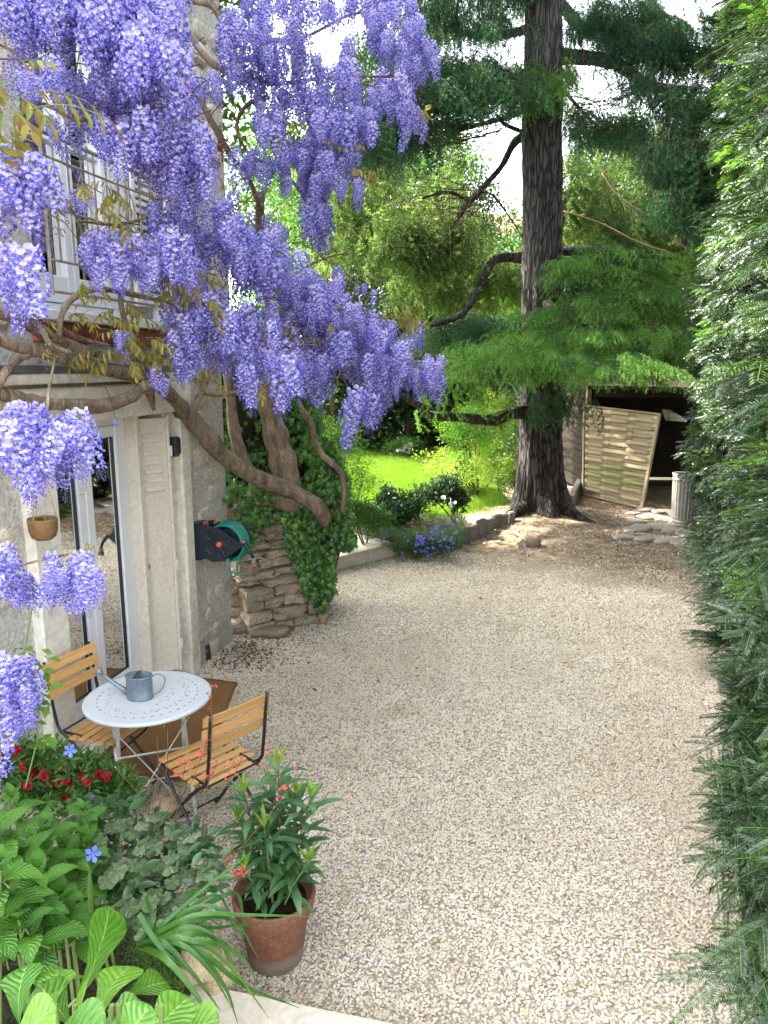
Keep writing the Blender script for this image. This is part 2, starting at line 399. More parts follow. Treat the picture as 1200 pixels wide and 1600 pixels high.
def bark(name, c1, c2, c3, sx=5.5):
    m, nt, b = new_mat(name); mp = nt.nodes.new('ShaderNodeMapping'); mp.inputs['Scale'].default_value = (1, 1, .16); nt.links.new(coords(nt), mp.inputs[0])
    vo = nt.nodes.new('ShaderNodeTexVoronoi'); vo.feature = 'DISTANCE_TO_EDGE'; vo.inputs['Scale'].default_value = sx * 4; vo.inputs['Randomness'].default_value = 1
    nz = nt.nodes.new('ShaderNodeTexNoise'); nz.inputs['Scale'].default_value = sx; nz.inputs['Detail'].default_value = 6; nt.links.new(mp.outputs[0], nz.inputs[0])
    ad = nt.nodes.new('ShaderNodeMix'); ad.data_type = 'VECTOR'; ad.inputs[0].default_value = .12; nt.links.new(mp.outputs[0], ad.inputs[4]); nt.links.new(nz.outputs[1], ad.inputs[5]); nt.links.new(ad.outputs[1], vo.inputs[0])
    e = mth(nt, 'MULTIPLY', vo.outputs[0], 5, True); f = mth(nt, 'ADD', mth(nt, 'MULTIPLY', e, .55), mth(nt, 'MULTIPLY', nz.outputs[0], .6))
    col = ramp(nt, f, [(.25, c1), (.55, c2), (.9, c3)]); nt.links.new(col, b.inputs['Base Color']); b.inputs['Roughness'].default_value = .95
    f = mth(nt, 'ADD', f, mth(nt, 'MULTIPLY', noise_tex(nt, 26, 5, .7, mp.outputs[0]), .5)); nt.links.new(bump(nt, f, 1.0, .04), b.inputs['Normal']); return m
M_cedarbark = bark('cedar_bark', (.010, .008, .0075), (.032, .026, .025), (.095, .080, .075))
# glass: mostly see-through, with a true reflection
def glassmat():
    m, nt, b = new_mat('window_glass'); t = nt.nodes.new('ShaderNodeBsdfTransparent'); g = nt.nodes.new('ShaderNodeBsdfGlossy'); g.inputs['Roughness'].default_value = .02
    t.inputs[0].default_value = (.80, .86, .84, 1); fr = nt.nodes.new('ShaderNodeFresnel'); fr.inputs[0].default_value = 1.6; mx = nt.nodes.new('ShaderNodeMixShader')
    nt.links.new(mth(nt, 'ADD', fr.outputs[0], .02), mx.inputs[0]); nt.links.new(t.outputs[0], mx.inputs[1]); nt.links.new(g.outputs[0], mx.inputs[2]); nt.links.new(mx.outputs[0], nt.nodes['Material Output'].inputs[0]); return m
M_glass = glassmat()
# foliage
L_ivy = leafmat('ivy_leaf', [(.018, .060, .012), (.035, .11, .02), (.07, .19, .03)], .35, .25, .5, grow=3)
L_ivyyoung = leafmat('young_ivy_leaf', [(.07, .20, .03), (.13, .30, .05)], .4, .35, .4)
L_yew = leafmat('yew_needle', [(.006, .024, .005), (.012, .042, .008), (.028, .08, .012)], .26, .08, .65, grow=1.7)
L_yewnew = leafmat('young_yew_needle', [(.06, .17, .018), (.11, .25, .025), (.17, .32, .04)], .35, .4, .6)
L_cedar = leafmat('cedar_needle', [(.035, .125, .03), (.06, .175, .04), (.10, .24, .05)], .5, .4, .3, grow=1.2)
L_cedardark = leafmat('shaded_cedar_needle', [(.015, .05, .032), (.028, .08, .042), (.045, .115, .05)], .5, .3, .3, grow=1.0)  # darker copy of the cedar needles, with bough shade put into the colour
L_conifer = leafmat('olive_conifer', [(.035, .075, .028), (.065, .11, .04), (.12, .17, .06)], .6, .45, .25)
L_cedartip = leafmat('young_cedar_needle', [(.14, .27, .06), (.21, .35, .09), (.28, .42, .12)], .5, .45, .3)
L_conifertip = leafmat('pale_conifer_tip', [(.13, .21, .07), (.21, .29, .10)], .5, .45, .3)
L_holly = leafmat('dark_glossy_leaf', [(.008, .03, .012), (.014, .05, .018), (.025, .07, .028)], .3, .08, .7)
L_dark = leafmat('deep_green_leaf', [(.012, .035, .010), (.02, .055, .014), (.035, .08, .02)], .5, .2, .3)
L_mid = leafmat('mid_green_leaf', [(.03, .085, .015), (.05, .13, .02), (.08, .17, .03)], .45, .3, .35)
L_lime = leafmat('lime_leaf', [(.13, .22, .025), (.22, .32, .04), (.32, .40, .08)], .5, .4, .3)
L_bright = leafmat('bright_spring_leaf', [(.07, .17, .02), (.12, .25, .03), (.18, .32, .05)], .5, .4, .3)
L_hyd = leafmat('hydrangea_leaf', [(.04, .15, .015), (.075, .21, .022), (.12, .28, .035)], .40, .3, .45, veins=(.14, .30, .07))
L_berg = leafmat('bergenia_leaf', [(.06, .19, .016), (.10, .25, .022), (.15, .31, .035)], .36, .3, .5, veins=(.28, .45, .12))
L_heuch = leafmat('silvered_leaf', [(.09, .15, .06), (.16, .23, .11), (.24, .31, .17)], .5, .2, .3, veins=(.05, .06, .03))
L_strap = leafmat('strap_leaf', [(.025, .09, .015), (.045, .14, .02), (.10, .20, .04)], .38, .3, .5)
L_ole = leafmat('oleander_leaf', [(.03, .10, .03), (.06, .15, .05), (.10, .21, .08)], .38, .2, .5)
L_olenew = leafmat('young_oleander_leaf', [(.16, .30, .03), (.25, .38, .05)], .4, .4, .4)
L_bronze = leafmat('bronze_young_leaf', [(.20, .19, .035), (.32, .31, .06), (.24, .15, .05), (.32, .38, .09)], .4, .4, .4, tcol=(1.3, 1.1, .5))
L_grass = leafmat('grass_blade', [(.09, .18, .012), (.14, .24, .018), (.20, .30, .03)], .5, .4, .3)
F_pale = leafmat('pale_lilac_petal', [(.47, .46, .78), (.58, .56, .84), (.66, .63, .88), (.62, .53, .78)], .6, .3, .2, tcol=(1.05, 1.0, 1.15))
F_blue = leafmat('violet_blue_petal', [(.10, .10, .52), (.15, .15, .64), (.22, .21, .70), (.27, .16, .54)], .5, .2, .3, tcol=(1.0, .95, 1.2))
F_bud = leafmat('dark_violet_bud', [(.07, .04, .26), (.13, .07, .36)], .5, .1, .3, tcol=(1, 1, 1))
F_red = leafmat('crimson_petal', [(.34, .006, .02), (.50, .015, .04), (.25, .0, .02)], .5, .2, .3, tcol=(1, .6, .6))
F_coral = leafmat('coral_petal', [(.65, .12, .10), (.75, .20, .16)], .5, .3, .3, tcol=(1, .8, .8))
F_white = leafmat('white_petal', [(.75, .74, .68), (.8, .8, .78)], .5, .3, .3, tcol=(1, 1, 1))
F_sky = leafmat('sky_blue_petal', [(.14, .20, .75), (.20, .28, .80)], .5, .3, .3, tcol=(1, 1, 1.1))
F_campan = leafmat('purple_petal', [(.16, .12, .62), (.24, .20, .72)], .5, .3, .3, tcol=(1, 1, 1.1))

# ---------------------------------------------------------------- leaf shapes (local: grows along +Y, face +Z)
def leaf_part(mb, o, F, U, L, Wd, segs=4, fold=.25, curl=.25, shape='oval', serr=0.0, mi=0, wav=0.0, seed=0):
    """one leaf added to mb; returns nothing"""
    M = frame(F, U); o = Vector(o); rows = []; uvs = []
    base = len(mb.v)
    for i in range(segs + 1):
        t = i / segs
        if shape == 'oval': w = math.sin(math.pi * min(1, t * .96 + .02)) ** .8 * (1 - .35 * t)
        elif shape == 'lance': w = math.sin(math.pi * min(1, t * .97 + .02)) ** .9
        elif shape == 'spoon': w = (min(1, (t + .06) * 1.25) ** 1.3) * (1 - max(0, (t - .72) / .29) ** 2.4) ** .5 if t < .995 else .12
        elif shape == 'strap': w = (1 - t ** 3) * (.85 + .15 * math.sin(t * 3))
        else: w = math.sin(math.pi * t)
        w *= Wd / 2; y = L * t; z = -curl * L * t * t; wz = wav * L * math.sin(t * 9 + seed * 3)
        se = 1 + (serr if i % 2 else -serr)
        for sx in ((-1, -.5, 0, .5, 1) if wav else (-1, 0, 1)):
            yy = math.cos(math.atan(2 * curl * t)) * y
            zz = z + abs(sx) * w * fold + (wz * sx * (1 if sx > 0 else .8) + wav * L * .5 * math.cos(t * 13 + sx * 4 + seed) * abs(sx) if wav else 0)
            mb.v.append(tuple(o + M @ Vector((sx * w * se, yy, zz)))); uvs.append((.5 + sx * .5, t))
    c = 5 if wav else 3
    for i in range(segs):
        for j in range(c - 1):
            a = base + i * c + j; mb.f.append((a, a + 1, a + c + 1, a + c)); mb.m.append(mi)
    if mb.uv is not None:
        while len(mb.uv) < base: mb.uv.append((.5, .5))
        mb.uv.extend(uvs)
def uvfix(mb):
    while len(mb.uv) < len(mb.v): mb.uv.append((.5, .5))
def rdir(elev=None):
    a = random.uniform(0, 2 * math.pi); e = random.uniform(-.6, 1.2) if elev is None else random.uniform(*elev)
    return Vector((math.cos(a) * math.cos(e), math.sin(a) * math.cos(e), math.sin(e)))
def clump(name, mat, n=14, rad=.16, L=.07, Wd=.035, segs=2, shape='oval', elev=(-.5, 1.1), curl=.2, fold=.3):
    """a handful of leaves round a point: the unit crowns are filled with"""
    mb = MB()
    for _ in range(n):
        d = rdir(elev); p = d * random.uniform(.1, 1) * rad; f = (d + rdir() * .7); k = random.uniform(.7, 1.2)
        leaf_part(mb, p, f, Vector((random.uniform(-.6, .6), random.uniform(-.6, .6), 1)), L * k, Wd * k, segs, fold, curl, shape)
    return proto(mb.mesh(name, mat))
def needle_fan(mb, p, d, n, L, w, mi=0):
    a = d.orthogonal().normalized(); b = d.cross(a)
    for k in range(n):
        th = 2 * math.pi * (k + random.random()) / n; r = (a * math.cos(th) + b * math.sin(th)); f = (r * .85 + d * .55).normalized(); s = f.cross(rdir()).normalized() * w / 2
        i = len(mb.v); q = p + f * L * random.uniform(.7, 1.1)
        mb.v += [tuple(p - s), tuple(p + s), tuple(q)]; mb.f.append((i, i + 1, i + 2)); mb.m.append(mi)
def cedar_spray(name, mats, L=.42, side=9, droop=.5, nl=.036, w=.011, nn=4, step=.024):
    """drooping twig with side twiglets set with needle tufts, paler at the growing tips; grows along +Y, up +Z"""
    mb = MB()
    def twig(o, d, Lt, dr, first=0.0):
        p = Vector(o); n = max(3, int(Lt / step)); pts = [p.copy()]
        for i in range(n):
            d = (d + Vector((0, 0, -dr / n))).normalized(); p = p + d * step; pts.append(p.copy())
            if i / n >= first: needle_fan(mb, p, d, nn, nl * random.uniform(.8, 1.15), w, 2 if i / n > .62 and len(mats) > 2 else 0)
        return pts
    main = twig((0, 0, 0), Vector((0, 1, .15)), L, droop, .25)
    for k in range(side):
        t = (k + .6) / side; q = main[int(t * (len(main) - 2))]; s = 1 if k % 2 else -1
        twig(q, Vector((s * random.uniform(.7, 1.1), random.uniform(.4, .8), random.uniform(-.1, .15))).normalized(), L * random.uniform(.3, .6) * (1.15 - .5 * t), droop * 1.8)
    mb.tube([main[i] for i in range(0, len(main), 5)], [.004 * (1 - i * .1) for i in range(len(range(0, len(main), 5)))], 3, 1, cap=False)
    return proto(mb.mesh(name, mats))
def yew_sprig(name, mats, L=.24, branches=3, nl=.030, w=.0052, step=.0068, lush=1.0, two=True):
    """flat yew shoot: needles in two rows along every twig"""
    mb = MB()
    def shoot(o, d, up, Lt):
        p = Vector(o); n = int(Lt / step); pts = [p.copy()]; sidev = d.cross(up).normalized()
        for i in range(n):
            t = i / n; d = (d + Vector((0, 0, -.35 / n)) + sidev * random.uniform(-.012, .012)).normalized(); p = p + d * step; pts.append(p.copy())
            k = nl * (1 - .45 * t ** 2) * (.6 + .4 * min(1, t * 6)) * random.uniform(.88, 1.1)
            for s in (-1, 1):
                f = (sidev * s * 1.0 + d * (.45 + .5 * t) + up * random.uniform(-.1, .22)).normalized(); nrm = (up + sidev * random.uniform(-.35, .35)).normalized(); sv = f.cross(nrm).normalized() * w / 2
                b = len(mb.v); q = p + f * k * .55 + nrm * .0012; e = p + f * k - nrm * .0022
                mb.v += [tuple(p), tuple(q - sv), tuple(q + sv), tuple(e)]; mb.f.append((b, b + 2, b + 3, b + 1)); mb.m.append(0)
        mb.tube(pts[::4] + [pts[-1]], [.0011] * (len(pts[::4]) + 1), 3, 1, cap=False); return pts, d
    main, _ = shoot((0, 0, 0), Vector((0, 1, .1)).normalized(), Vector((0, 0, 1)), L)
    for k in range(branches):
        s = 1 if k % 2 else -1; q = main[int(len(main) * (.12 + .6 * k / max(1, branches)))]
        shoot(q, Vector((s * .75, .75, random.uniform(-.1, .15))).normalized(), Vector((random.uniform(-.15, .15), 0, 1)).normalized(), L * random.uniform(.4, .62))
    return mb.mesh(name, mats)
def raceme(name, L=.26, r0=.045, fl=88):
    """hanging wisteria flower: pale banners and violet keels round a thin stalk, buds at the tip"""
    mb = MB(); mb.tube([(0, 0, .02), (0, 0, -L * .5), (.004, 0, -L)], [.0018, .0014, .0006], 3, 3, cap=False)
    for i in range(fl):
        t = (i + random.random()) / fl; z = -L * t; th = i * 2.399 + random.uniform(-.3, .3); r = r0 * (1 - t) ** .6 * random.uniform(.5, 1.3) * (.55 + .45 * min(1, t * 5))
        out = Vector((math.cos(th), math.sin(th), 0)); side = Vector((-out.y, out.x, 0)); p = out * r + Vector((0, 0, z - r * .25))
        if t < .80:
            s = random.uniform(.85, 1.3) * (1.15 - .55 * t)
            # banner: raised, rounded, slightly cupped petal
            w = .0112 * s; h = .0165 * s; up = (Vector((0, 0, 1)) * .75 + out * random.uniform(.1, .7) + side * random.uniform(-.4, .4)).normalized(); b = len(mb.v); n_ = up.cross(side).normalized()
            mb.v += [tuple(p), tuple(p + side * w + up * h * .35 - n_ * .003), tuple(p + side * w * .75 + up * h * .85), tuple(p + up * h - n_ * .002), tuple(p - side * w * .75 + up * h * .85), tuple(p - side * w + up * h * .35 - n_ * .003), tuple(p + up * h * .5 + n_ * .004)]
            for a, c in ((0, 1), (1, 2), (2, 3), (3, 4), (4, 5), (5, 0)): mb.f.append((b + 6, b + a, b + c)); mb.m.append(0 if random.random() < .99 - t * .45 else 1)
            # keel and wings: plump pointed body
            k = (out * .8 + Vector((0, 0, -.55)) + side * random.uniform(-.3, .3)).normalized(); kl = .019 * s; kw = .0052 * s; b = len(mb.v); sd = k.cross(up).normalized(); u2 = sd.cross(k)
            mb.v += [tuple(p), tuple(p + k * kl * .5 + sd * kw), tuple(p + k * kl * .5 + u2 * kw * 1.3), tuple(p + k * kl * .5 - sd * kw), tuple(p + k * kl * .5 - u2 * kw * 1.1), tuple(p + k * kl)]
            for f in ((0, 1, 2), (0, 2, 3), (0, 3, 4), (0, 4, 1), (5, 2, 1), (5, 3, 2), (5, 4, 3), (5, 1, 4)): mb.f.append(tuple(b + x for x in f)); mb.m.append(1)
        else:
            k = (out * .6 + Vector((0, 0, -.8))).normalized(); kl = .011 * (1.25 - t * .7); kw = .0026; b = len(mb.v); sd = k.orthogonal().normalized(); u2 = sd.cross(k); p = Vector((0, 0, z)) + out * r * .8
            mb.v += [tuple(p), tuple(p + k * kl * .6 + sd * kw), tuple(p + k * kl * .6 - sd * kw * .5 + u2 * kw), tuple(p + k * kl * .6 - sd * kw * .5 - u2 * kw), tuple(p + k * kl)]
            for f in ((0, 1, 2), (0, 2, 3), (0, 3, 1), (4, 2, 1), (4, 3, 2), (4, 1, 3)): mb.f.append(tuple(b + x for x in f)); mb.m.append(2)
    return mb.mesh(name, [F_pale, F_blue, F_bud, M_greenstem])
def compound_leaf(name, mats, n=5, L=.15, lf=.062, w=.027):
    mb = MB(); pts = []; p = Vector((0, 0, 0)); d = Vector((0, 1, .25)).normalized()
    for i in range(n + 1):
        d = (d + Vector((random.uniform(-.08, .08), 0, -.18))).normalized(); p = p + d * L / n; pts.append(p.copy())
    for i in range(1, n + 1):
        for s in ((-1, 1) if i < n else (0,)):
            f = (Vector((s * random.uniform(.4, 1), random.uniform(.1, .6), 0)) if s else Vector((0, .6, 0))) + Vector((0, 0, random.uniform(-1.6, -.5))); leaf_part(mb, pts[i], f, Vector((random.uniform(-.6, .6), .8, .8)), lf * random.uniform(.75, 1.15), w * random.uniform(.8, 1.1), 4, .45, .2, 'oval', 0, 0)
    mb.tube([(0, 0, 0)] + pts, .0014, 3, 1, cap=False); return mb.mesh(name, mats)
def ivy_leaf_mesh(name, mat, s=.055):
    a = [(0, 0), (.32, -.18), (.52, .12), (.30, .22), (.46, .62), (.17, .55), (0, 1.0), (-.17, .55), (-.46, .62), (-.30, .22), (-.52, .12), (-.32, -.18)]
    mb = MB(); v = [(x * s, y * s, -abs(x) * s * .25 - y * y * s * .18) for x, y in a] + [(0, .35 * s, .04 * s)]
    mb.add(v, [(12, i, (i + 1) % 12) for i in range(12)]); return mb.mesh(name, mat)
def round_leaf_mesh(name, mat, s=.06, lobes=6):
    mb = MB(); mb.uv = []; n = lobes * 4; v = [(0, 0, .1 * s)]
    for i in range(n):
        a = -math.pi / 2 + 2 * math.pi * (i + .5) / n; r = s * (.5 + .06 * abs(math.sin(lobes * a / 2)) * 2) * (.62 if i in (0, n - 1) else 1)
        v.append((math.cos(a) * r, math.sin(a) * r, -.02 * s + .07 * s * math.sin(a * lobes)))
    mb.add(v, [(0, 1 + i, 1 + (i + 1) % n) for i in range(n)]); mb.uv = [(.5, .1)] + [(.5 + .5 * math.cos(i * 6.28 * 5 / n), .5) for i in range(n)]
    return mb.mesh(name, mat)
def broad_leaf_mesh(name, mats, L, Wd, shape='oval', segs=8, fold=.2, curl=.35, serr=0.0, wav=0.0, stem=.0, seed=0):
    mb = MB(); mb.uv = []
    leaf_part(mb, (0, 0, 0), (0, 1, 0), (0, 0, 1), L, Wd, segs, fold, curl, shape, serr, 0, wav, seed)
    if stem: mb.tube([(0, -stem, -stem * .4), (0, 0, 0)], [.004, .003], 4, 1, cap=False); uvfix(mb)
    return mb.mesh(name, mats, smooth=True)
def crown_points(blobs, n, sub=26, spread=.28, shell=.55, nz=.0):
    """points gathered in sub-clumps near the skin of a set of ellipsoids [(centre, (rx,ry,rz))]"""
    out = []; vol = np.array([b[1][0] * b[1][1] + b[1][1] * b[1][2] for b in blobs]); cnt = np.maximum(8, (vol / vol.sum() * n).astype(int)); dirs = []
    for (c, r), k in zip(blobs, cnt):
        d = rng.normal(size=(sub, 3)); d /= np.linalg.norm(d, axis=1, keepdims=True); rad = shell + (1 - shell) * rng.random((sub, 1)) ** .6; ce = d * rad
        w = rng.random(sub) ** 1.3 + .08; pick = rng.choice(sub, k, p=w / w.sum()); q = ce[pick] + rng.normal(0, spread, (k, 3)) * (.5 + w[pick][:, None] * .6)
        out.append(np.array(c) + q * np.array(r)); dirs.append(q)
    p = np.concatenate(out); d = np.concatenate(dirs); d /= np.linalg.norm(d, axis=1, keepdims=True) + 1e-6; return p, d
def crown(name, parent, blobs, n, protos, scl=(.8, 1.3), **k):
    p, d = crown_points(blobs, n, **k); keep = p[:, 2] > .03; p = p[keep]; d = d[keep]
    rot = np.stack([rng.normal(0, .5, len(p)), rng.normal(0, .5, len(p)), rng.random(len(p)) * 6.28], 1)
    return scatter(name, parent, p, rot, rng.uniform(*scl, len(p)), protos)

# ---------------------------------------------------------------- ground
def sheet(name, poly, z, mat, kind='structure', cell=None, hfun=None):
    mb = MB()
    if cell is None: mb.add([(x, y, z) for x, y in poly], [tuple(range(len(poly)))])
    else:
        xs = [p[0] for p in poly]; ys = [p[1] for p in poly]; nx = int((max(xs) - min(xs)) / cell); ny = int((max(ys) - min(ys)) / cell)
        v = []; 
        for j in range(ny + 1):
            for i in range(nx + 1):
                x = min(xs) + (max(xs) - min(xs)) * i / nx; y = min(ys) + (max(ys) - min(ys)) * j / ny; v.append((x, y, z + (hfun(x, y) if hfun else 0)))
        mb.add(v, [(j * (nx + 1) + i, j * (nx + 1) + i + 1, (j + 1) * (nx + 1) + i + 1, (j + 1) * (nx + 1) + i) for j in range(ny) for i in range(nx)])
    o = mb.build(name, mat, smooth=cell is not None)
    if kind: o['kind'] = kind
    return o
M_gravel, nt, b = new_mat('gravel_bed')
v = coords(nt); vo = nt.nodes.new('ShaderNodeTexVoronoi'); vo.inputs['Scale'].default_value = 70; nt.links.new(v, vo.inputs['Vector'])
g1 = ramp(nt, vo.outputs['Color'], [(.2, (.42, .36, .27)), (.5, (.53, .47, .37)), (.8, (.58, .53, .43))])
g1 = mixc(nt, mth(nt, 'MULTIPLY', vo.outputs['Distance'], .9, True), g1, (.17, .13, .09))
nz = noise_tex(nt, 1.1, 4, .6, v); g1 = mixc(nt, mth(nt, 'MULTIPLY', nz, .35), g1, (.38, .30, .20))
# trodden earth and cedar litter towards the tree
sx = nt.nodes.new('ShaderNodeSeparateXYZ'); nt.links.new(v, sx.inputs[0])
e1 = mth(nt, 'ADD', mth(nt, 'SUBTRACT', sx.outputs[1], 8.7), mth(nt, 'MULTIPLY', mth(nt, 'SUBTRACT', sx.outputs[0], 2.0), .55))
e1 = mth(nt, 'ADD', e1, mth(nt, 'MULTIPLY', mth(nt, 'SUBTRACT', noise_tex(nt, 1.6, 6, .7, v), .5), 2.2)); e1 = mth(nt, 'MULTIPLY', e1, .75, True)
earth = ramp(nt, noise_tex(nt, 5, 6, .7, v), [(.3, (.13, .085, .05)), (.5, (.27, .205, .135)), (.72, (.43, .36, .27))])
g1 = mixc(nt, e1, g1, earth); nt.links.new(g1, b.inputs['Base Color']); b.inputs['Roughness'].default_value = .95; b.inputs['Specular IOR Level'].default_value = .1
hh = mth(nt, 'SUBTRACT', noise_tex(nt, 50, 4, .6, v), mth(nt, 'MULTIPLY', vo.outputs['Distance'], .8)); nt.links.new(bump(nt, hh, 1.0, .012), b.inputs['Normal'])
M_earth = surf('far_soil', (.03, .035, .015), (.06, .055, .03), 2, 1)
M_lawn = surf('lawn_turf', (.10, .19, .010), (.17, .26, .016), 5, .9, bscale=90, bstr=1, bdist=.03, fine=.6)
sheet('ground', [(-150, -60), (150, -60), (150, 240), (-150, 240)], -.06, M_earth)
def hgt(x, y):
    h = .012 * mnoise.noise(Vector((x * .7, y * .7, 0)))
    d = math.hypot(x - 2.55, (y - 12.1)); h += .26 * max(0, 1 - d / 1.9) ** 1.5
    return h
sheet('gravel_yard', [(-3.0, -3), (7.2, -3), (7.2, 15.6), (-3.0, 15.6)], 0, M_gravel, cell=.15, hfun=hgt)
def lh(x, y): return .05 * mnoise.noise(Vector((x * .2, y * .2, 5)))+.06*min(1,max(0,(y-12.5)/3))
sheet('lawn', [(-9, 11.4), (2.3, 11.4), (2.3, 26), (-9, 26)], .03, M_lawn, cell=.5, hfun=lh)
# pebbles
M_peb, nt, b = new_mat('pebble'); oi = nt.nodes.new('ShaderNodeObjectInfo')
cr = ramp(nt, oi.outputs['Random'], [(0, (.42, .31, .17)), (.08, (.56, .45, .27)), (.25, (.60, .52, .39)), (.5, (.66, .60, .48)), (.68, (.61, .58, .51)), (.88, (.71, .67, .58)), (.96, (.46, .39, .28)), (1, (.24, .17, .10))])
cr = mixc(nt, .3, cr, ramp(nt, noise_tex(nt, 120, 3, .6, coords(nt)), [(.3, (.3, .3, .3)), (.7, (.7, .7, .7))]), 'OVERLAY')
gp0 = nt.nodes.new('ShaderNodeNewGeometry').outputs['Position']      # dusty, damp and trodden areas across the yard
cr = mixc(nt, mth(nt, 'MULTIPLY', ramp(nt, noise_tex(nt, .75, 5, .65, gp0, .6), [(.42, (0, 0, 0)), (.62, (1, 1, 1))]), .42), cr, (.47, .395, .28))
cr = mixc(nt, mth(nt, 'MULTIPLY', ramp(nt, noise_tex(nt, 2.1, 5, .7, gp0), [(.52, (0, 0, 0)), (.70, (1, 1, 1))]), .35), cr, (.33, .27, .18))
nt.links.new(cr, b.inputs['Base Color']); b.inputs['Roughness'].default_value = .7
pebs = [proto(rock_mesh('pebble_%d' % i, (.0135 * random.uniform(.85, 1.3), .0112 * random.uniform(.85, 1.2), .0075), M_peb, i, 2, 2.2, .16, False)) for i in range(6)]
pp = []
for (y0, y1, dens, sc) in ((1.6, 4.2, 10500, 1.0), (4.2, 6.5, 7000, 1.12), (6.5, 9, 4000, 1.35), (9, 12.0, 1500, 1.6)):
    xa = -2.6; area_w = lambda y: 1.4 + .40 * y
    n = int(dens * (y1 - y0) * (area_w((y0 + y1) / 2) + 2.0)); q = np.stack([rng.uniform(-2.2, area_w(y1), n), rng.uniform(y0, y1, n), np.full(n, sc)], 1)
    q = q[(q[:, 0] < 1.2 + .42 * q[:, 1])]
    nzv = np.array([mnoise.noise(Vector((a * 1.6, b_ * 1.6, 3))) for a, b_ in q[:, :2]]) if y1 > 6.6 else np.zeros(len(q))
    e = (q[:, 1] - 8.2 + (q[:, 0] - 2.0) * .55 + nzv * 1.6)
    q = q[rng.random(len(q)) > np.clip(e * .8, 0, .9)]; pp.append(q)
pp = np.concatenate(pp); kx = (pp[:, 0] > -2.4 + 0 * pp[:, 1]); pp = pp[kx]
wx = -1.61 + (pp[:, 1] - 5.93) * .2493; pp = pp[(pp[:, 0] > wx + .02) | (pp[:, 1] > 6.7)]
pz = np.array([hgt(a, c) for a, c in pp[:, :2]]) + rng.uniform(-.001, .007, len(pp))
scatter('gravel', None, np.stack([pp[:, 0], pp[:, 1], pz], 1), np.stack([rng.normal(0, .35, len(pp)), rng.normal(0, .35, len(pp)), rng.random(len(pp)) * 6.28], 1), pp[:, 2] * rng.uniform(.65, 1.35, len(pp)), pebs)
# ---------------------------------------------------------------- house
house = thing('stone_house', W(-.8, 0), 'old rubble stone house with cream door surround behind the purple wisteria', 'house')
DS0, DS1, DT = -1.62, .25 - .25, 2.19      # door opening along the wall and its head height
w = MB()
w.wbox(-4.6, -1.62, -.1, 2.19, -.42, 0)          # wall left of door
w.wbox(.0, .72, -.1, 2.19, -.42, 0)               # wall right of door
w.wbox(-4.6, .72, 2.19, 2.84, -.42, 0)
w.wbox(-4.6, -1.58, 2.84, 4.85, -.42, 0); w.wbox(-.62, .95, 2.84, 4.85, -.42, 0); w.wbox(-4.6, .95, 4.85, 7.2, -.42, 0)
w.wbox(.42 - .12, .715, -.1, 7.0, -7, -.42); w.wbox(-4.6, -4.2, -.1, 7.0, -7, -.42); w.wbox(-4.2, .3, -.1, 7, -7.3, -7.0)
w.build('wall', M_plaster, house)
M_roof = surf('roof_tile', (.16, .08, .05), (.26, .14, .09), 8, .9, bscale=20, bstr=.5)
mm = MB(); Mw = Matrix((WD, WN, Vector((0, 0, 1)))).transposed()
mm.add([W(-4.8, 7.15, .25), W(1.1, 7.15, .25), W(1.1, 9.2, -3.6), W(-4.8, 9.2, -3.6), W(-4.8, 7.3, .25), W(1.1, 7.3, .25), W(1.1, 9.4, -3.6), W(-4.8, 9.4, -3.6), W(1.1, 7.15, -7.4), W(-4.8, 7.15, -7.4), W(1.1, 7.3, -7.4), W(-4.8, 7.3, -7.4)],
       [(0, 3, 2, 1), (4, 5, 6, 7), (0, 1, 5, 4), (3, 9, 8, 2), (7, 6, 10, 11), (8, 9, 11, 10), (1, 2, 6, 5), (2, 8, 10, 6), (0, 4, 7, 3), (3, 7, 11, 9)])
mm.build('roof', M_roof, house)
# rubble stones, each proud of the mortar
def wall_stone(s, z, a, h, dep, sd):
    rr = random.Random(sd); n = rr.choice((7, 8, 9)); out = []; inn = []
    for k in range(n):
        th = 2 * math.pi * k / n + rr.uniform(-.15, .15); ca, sa = math.cos(th), math.sin(th); q = (abs(ca) ** 3.2 + abs(sa) ** 3.2) ** (-1 / 3.2) * rr.uniform(.82, 1.08)
        out.append((ca * q * a / 2, sa * q * h / 2)); inn.append((ca * q * a / 2 * .78, sa * q * h / 2 * .74))
    mb = MB(); v = [(x, z_, -.01) for x, z_ in out] + [(x, z_, dep * rr.uniform(.5, .8)) for x, z_ in [(o[0] * .96, o[1] * .96) for o in out]] + [(x, z_, dep * rr.uniform(.85, 1.25)) for x, z_ in inn] + [(0, 0, dep * rr.uniform(1, 1.3))]
    fs = [(i, (i + 1) % n, n + (i + 1) % n, n + i) for i in range(n)] + [(n + i, n + (i + 1) % n, 2 * n + (i + 1) % n, 2 * n + i) for i in range(n)] + [(2 * n + i, 2 * n + (i + 1) % n, 3 * n) for i in range(n)]
    # local x along wall, y up, z out
    M = Matrix((WD, Vector((0, 0, 1)), WN)).transposed()
    mb.add([M @ Vector(q) for q in v], fs); return mb
joined = MB(); cnt = 0; k = 0; z = -.02
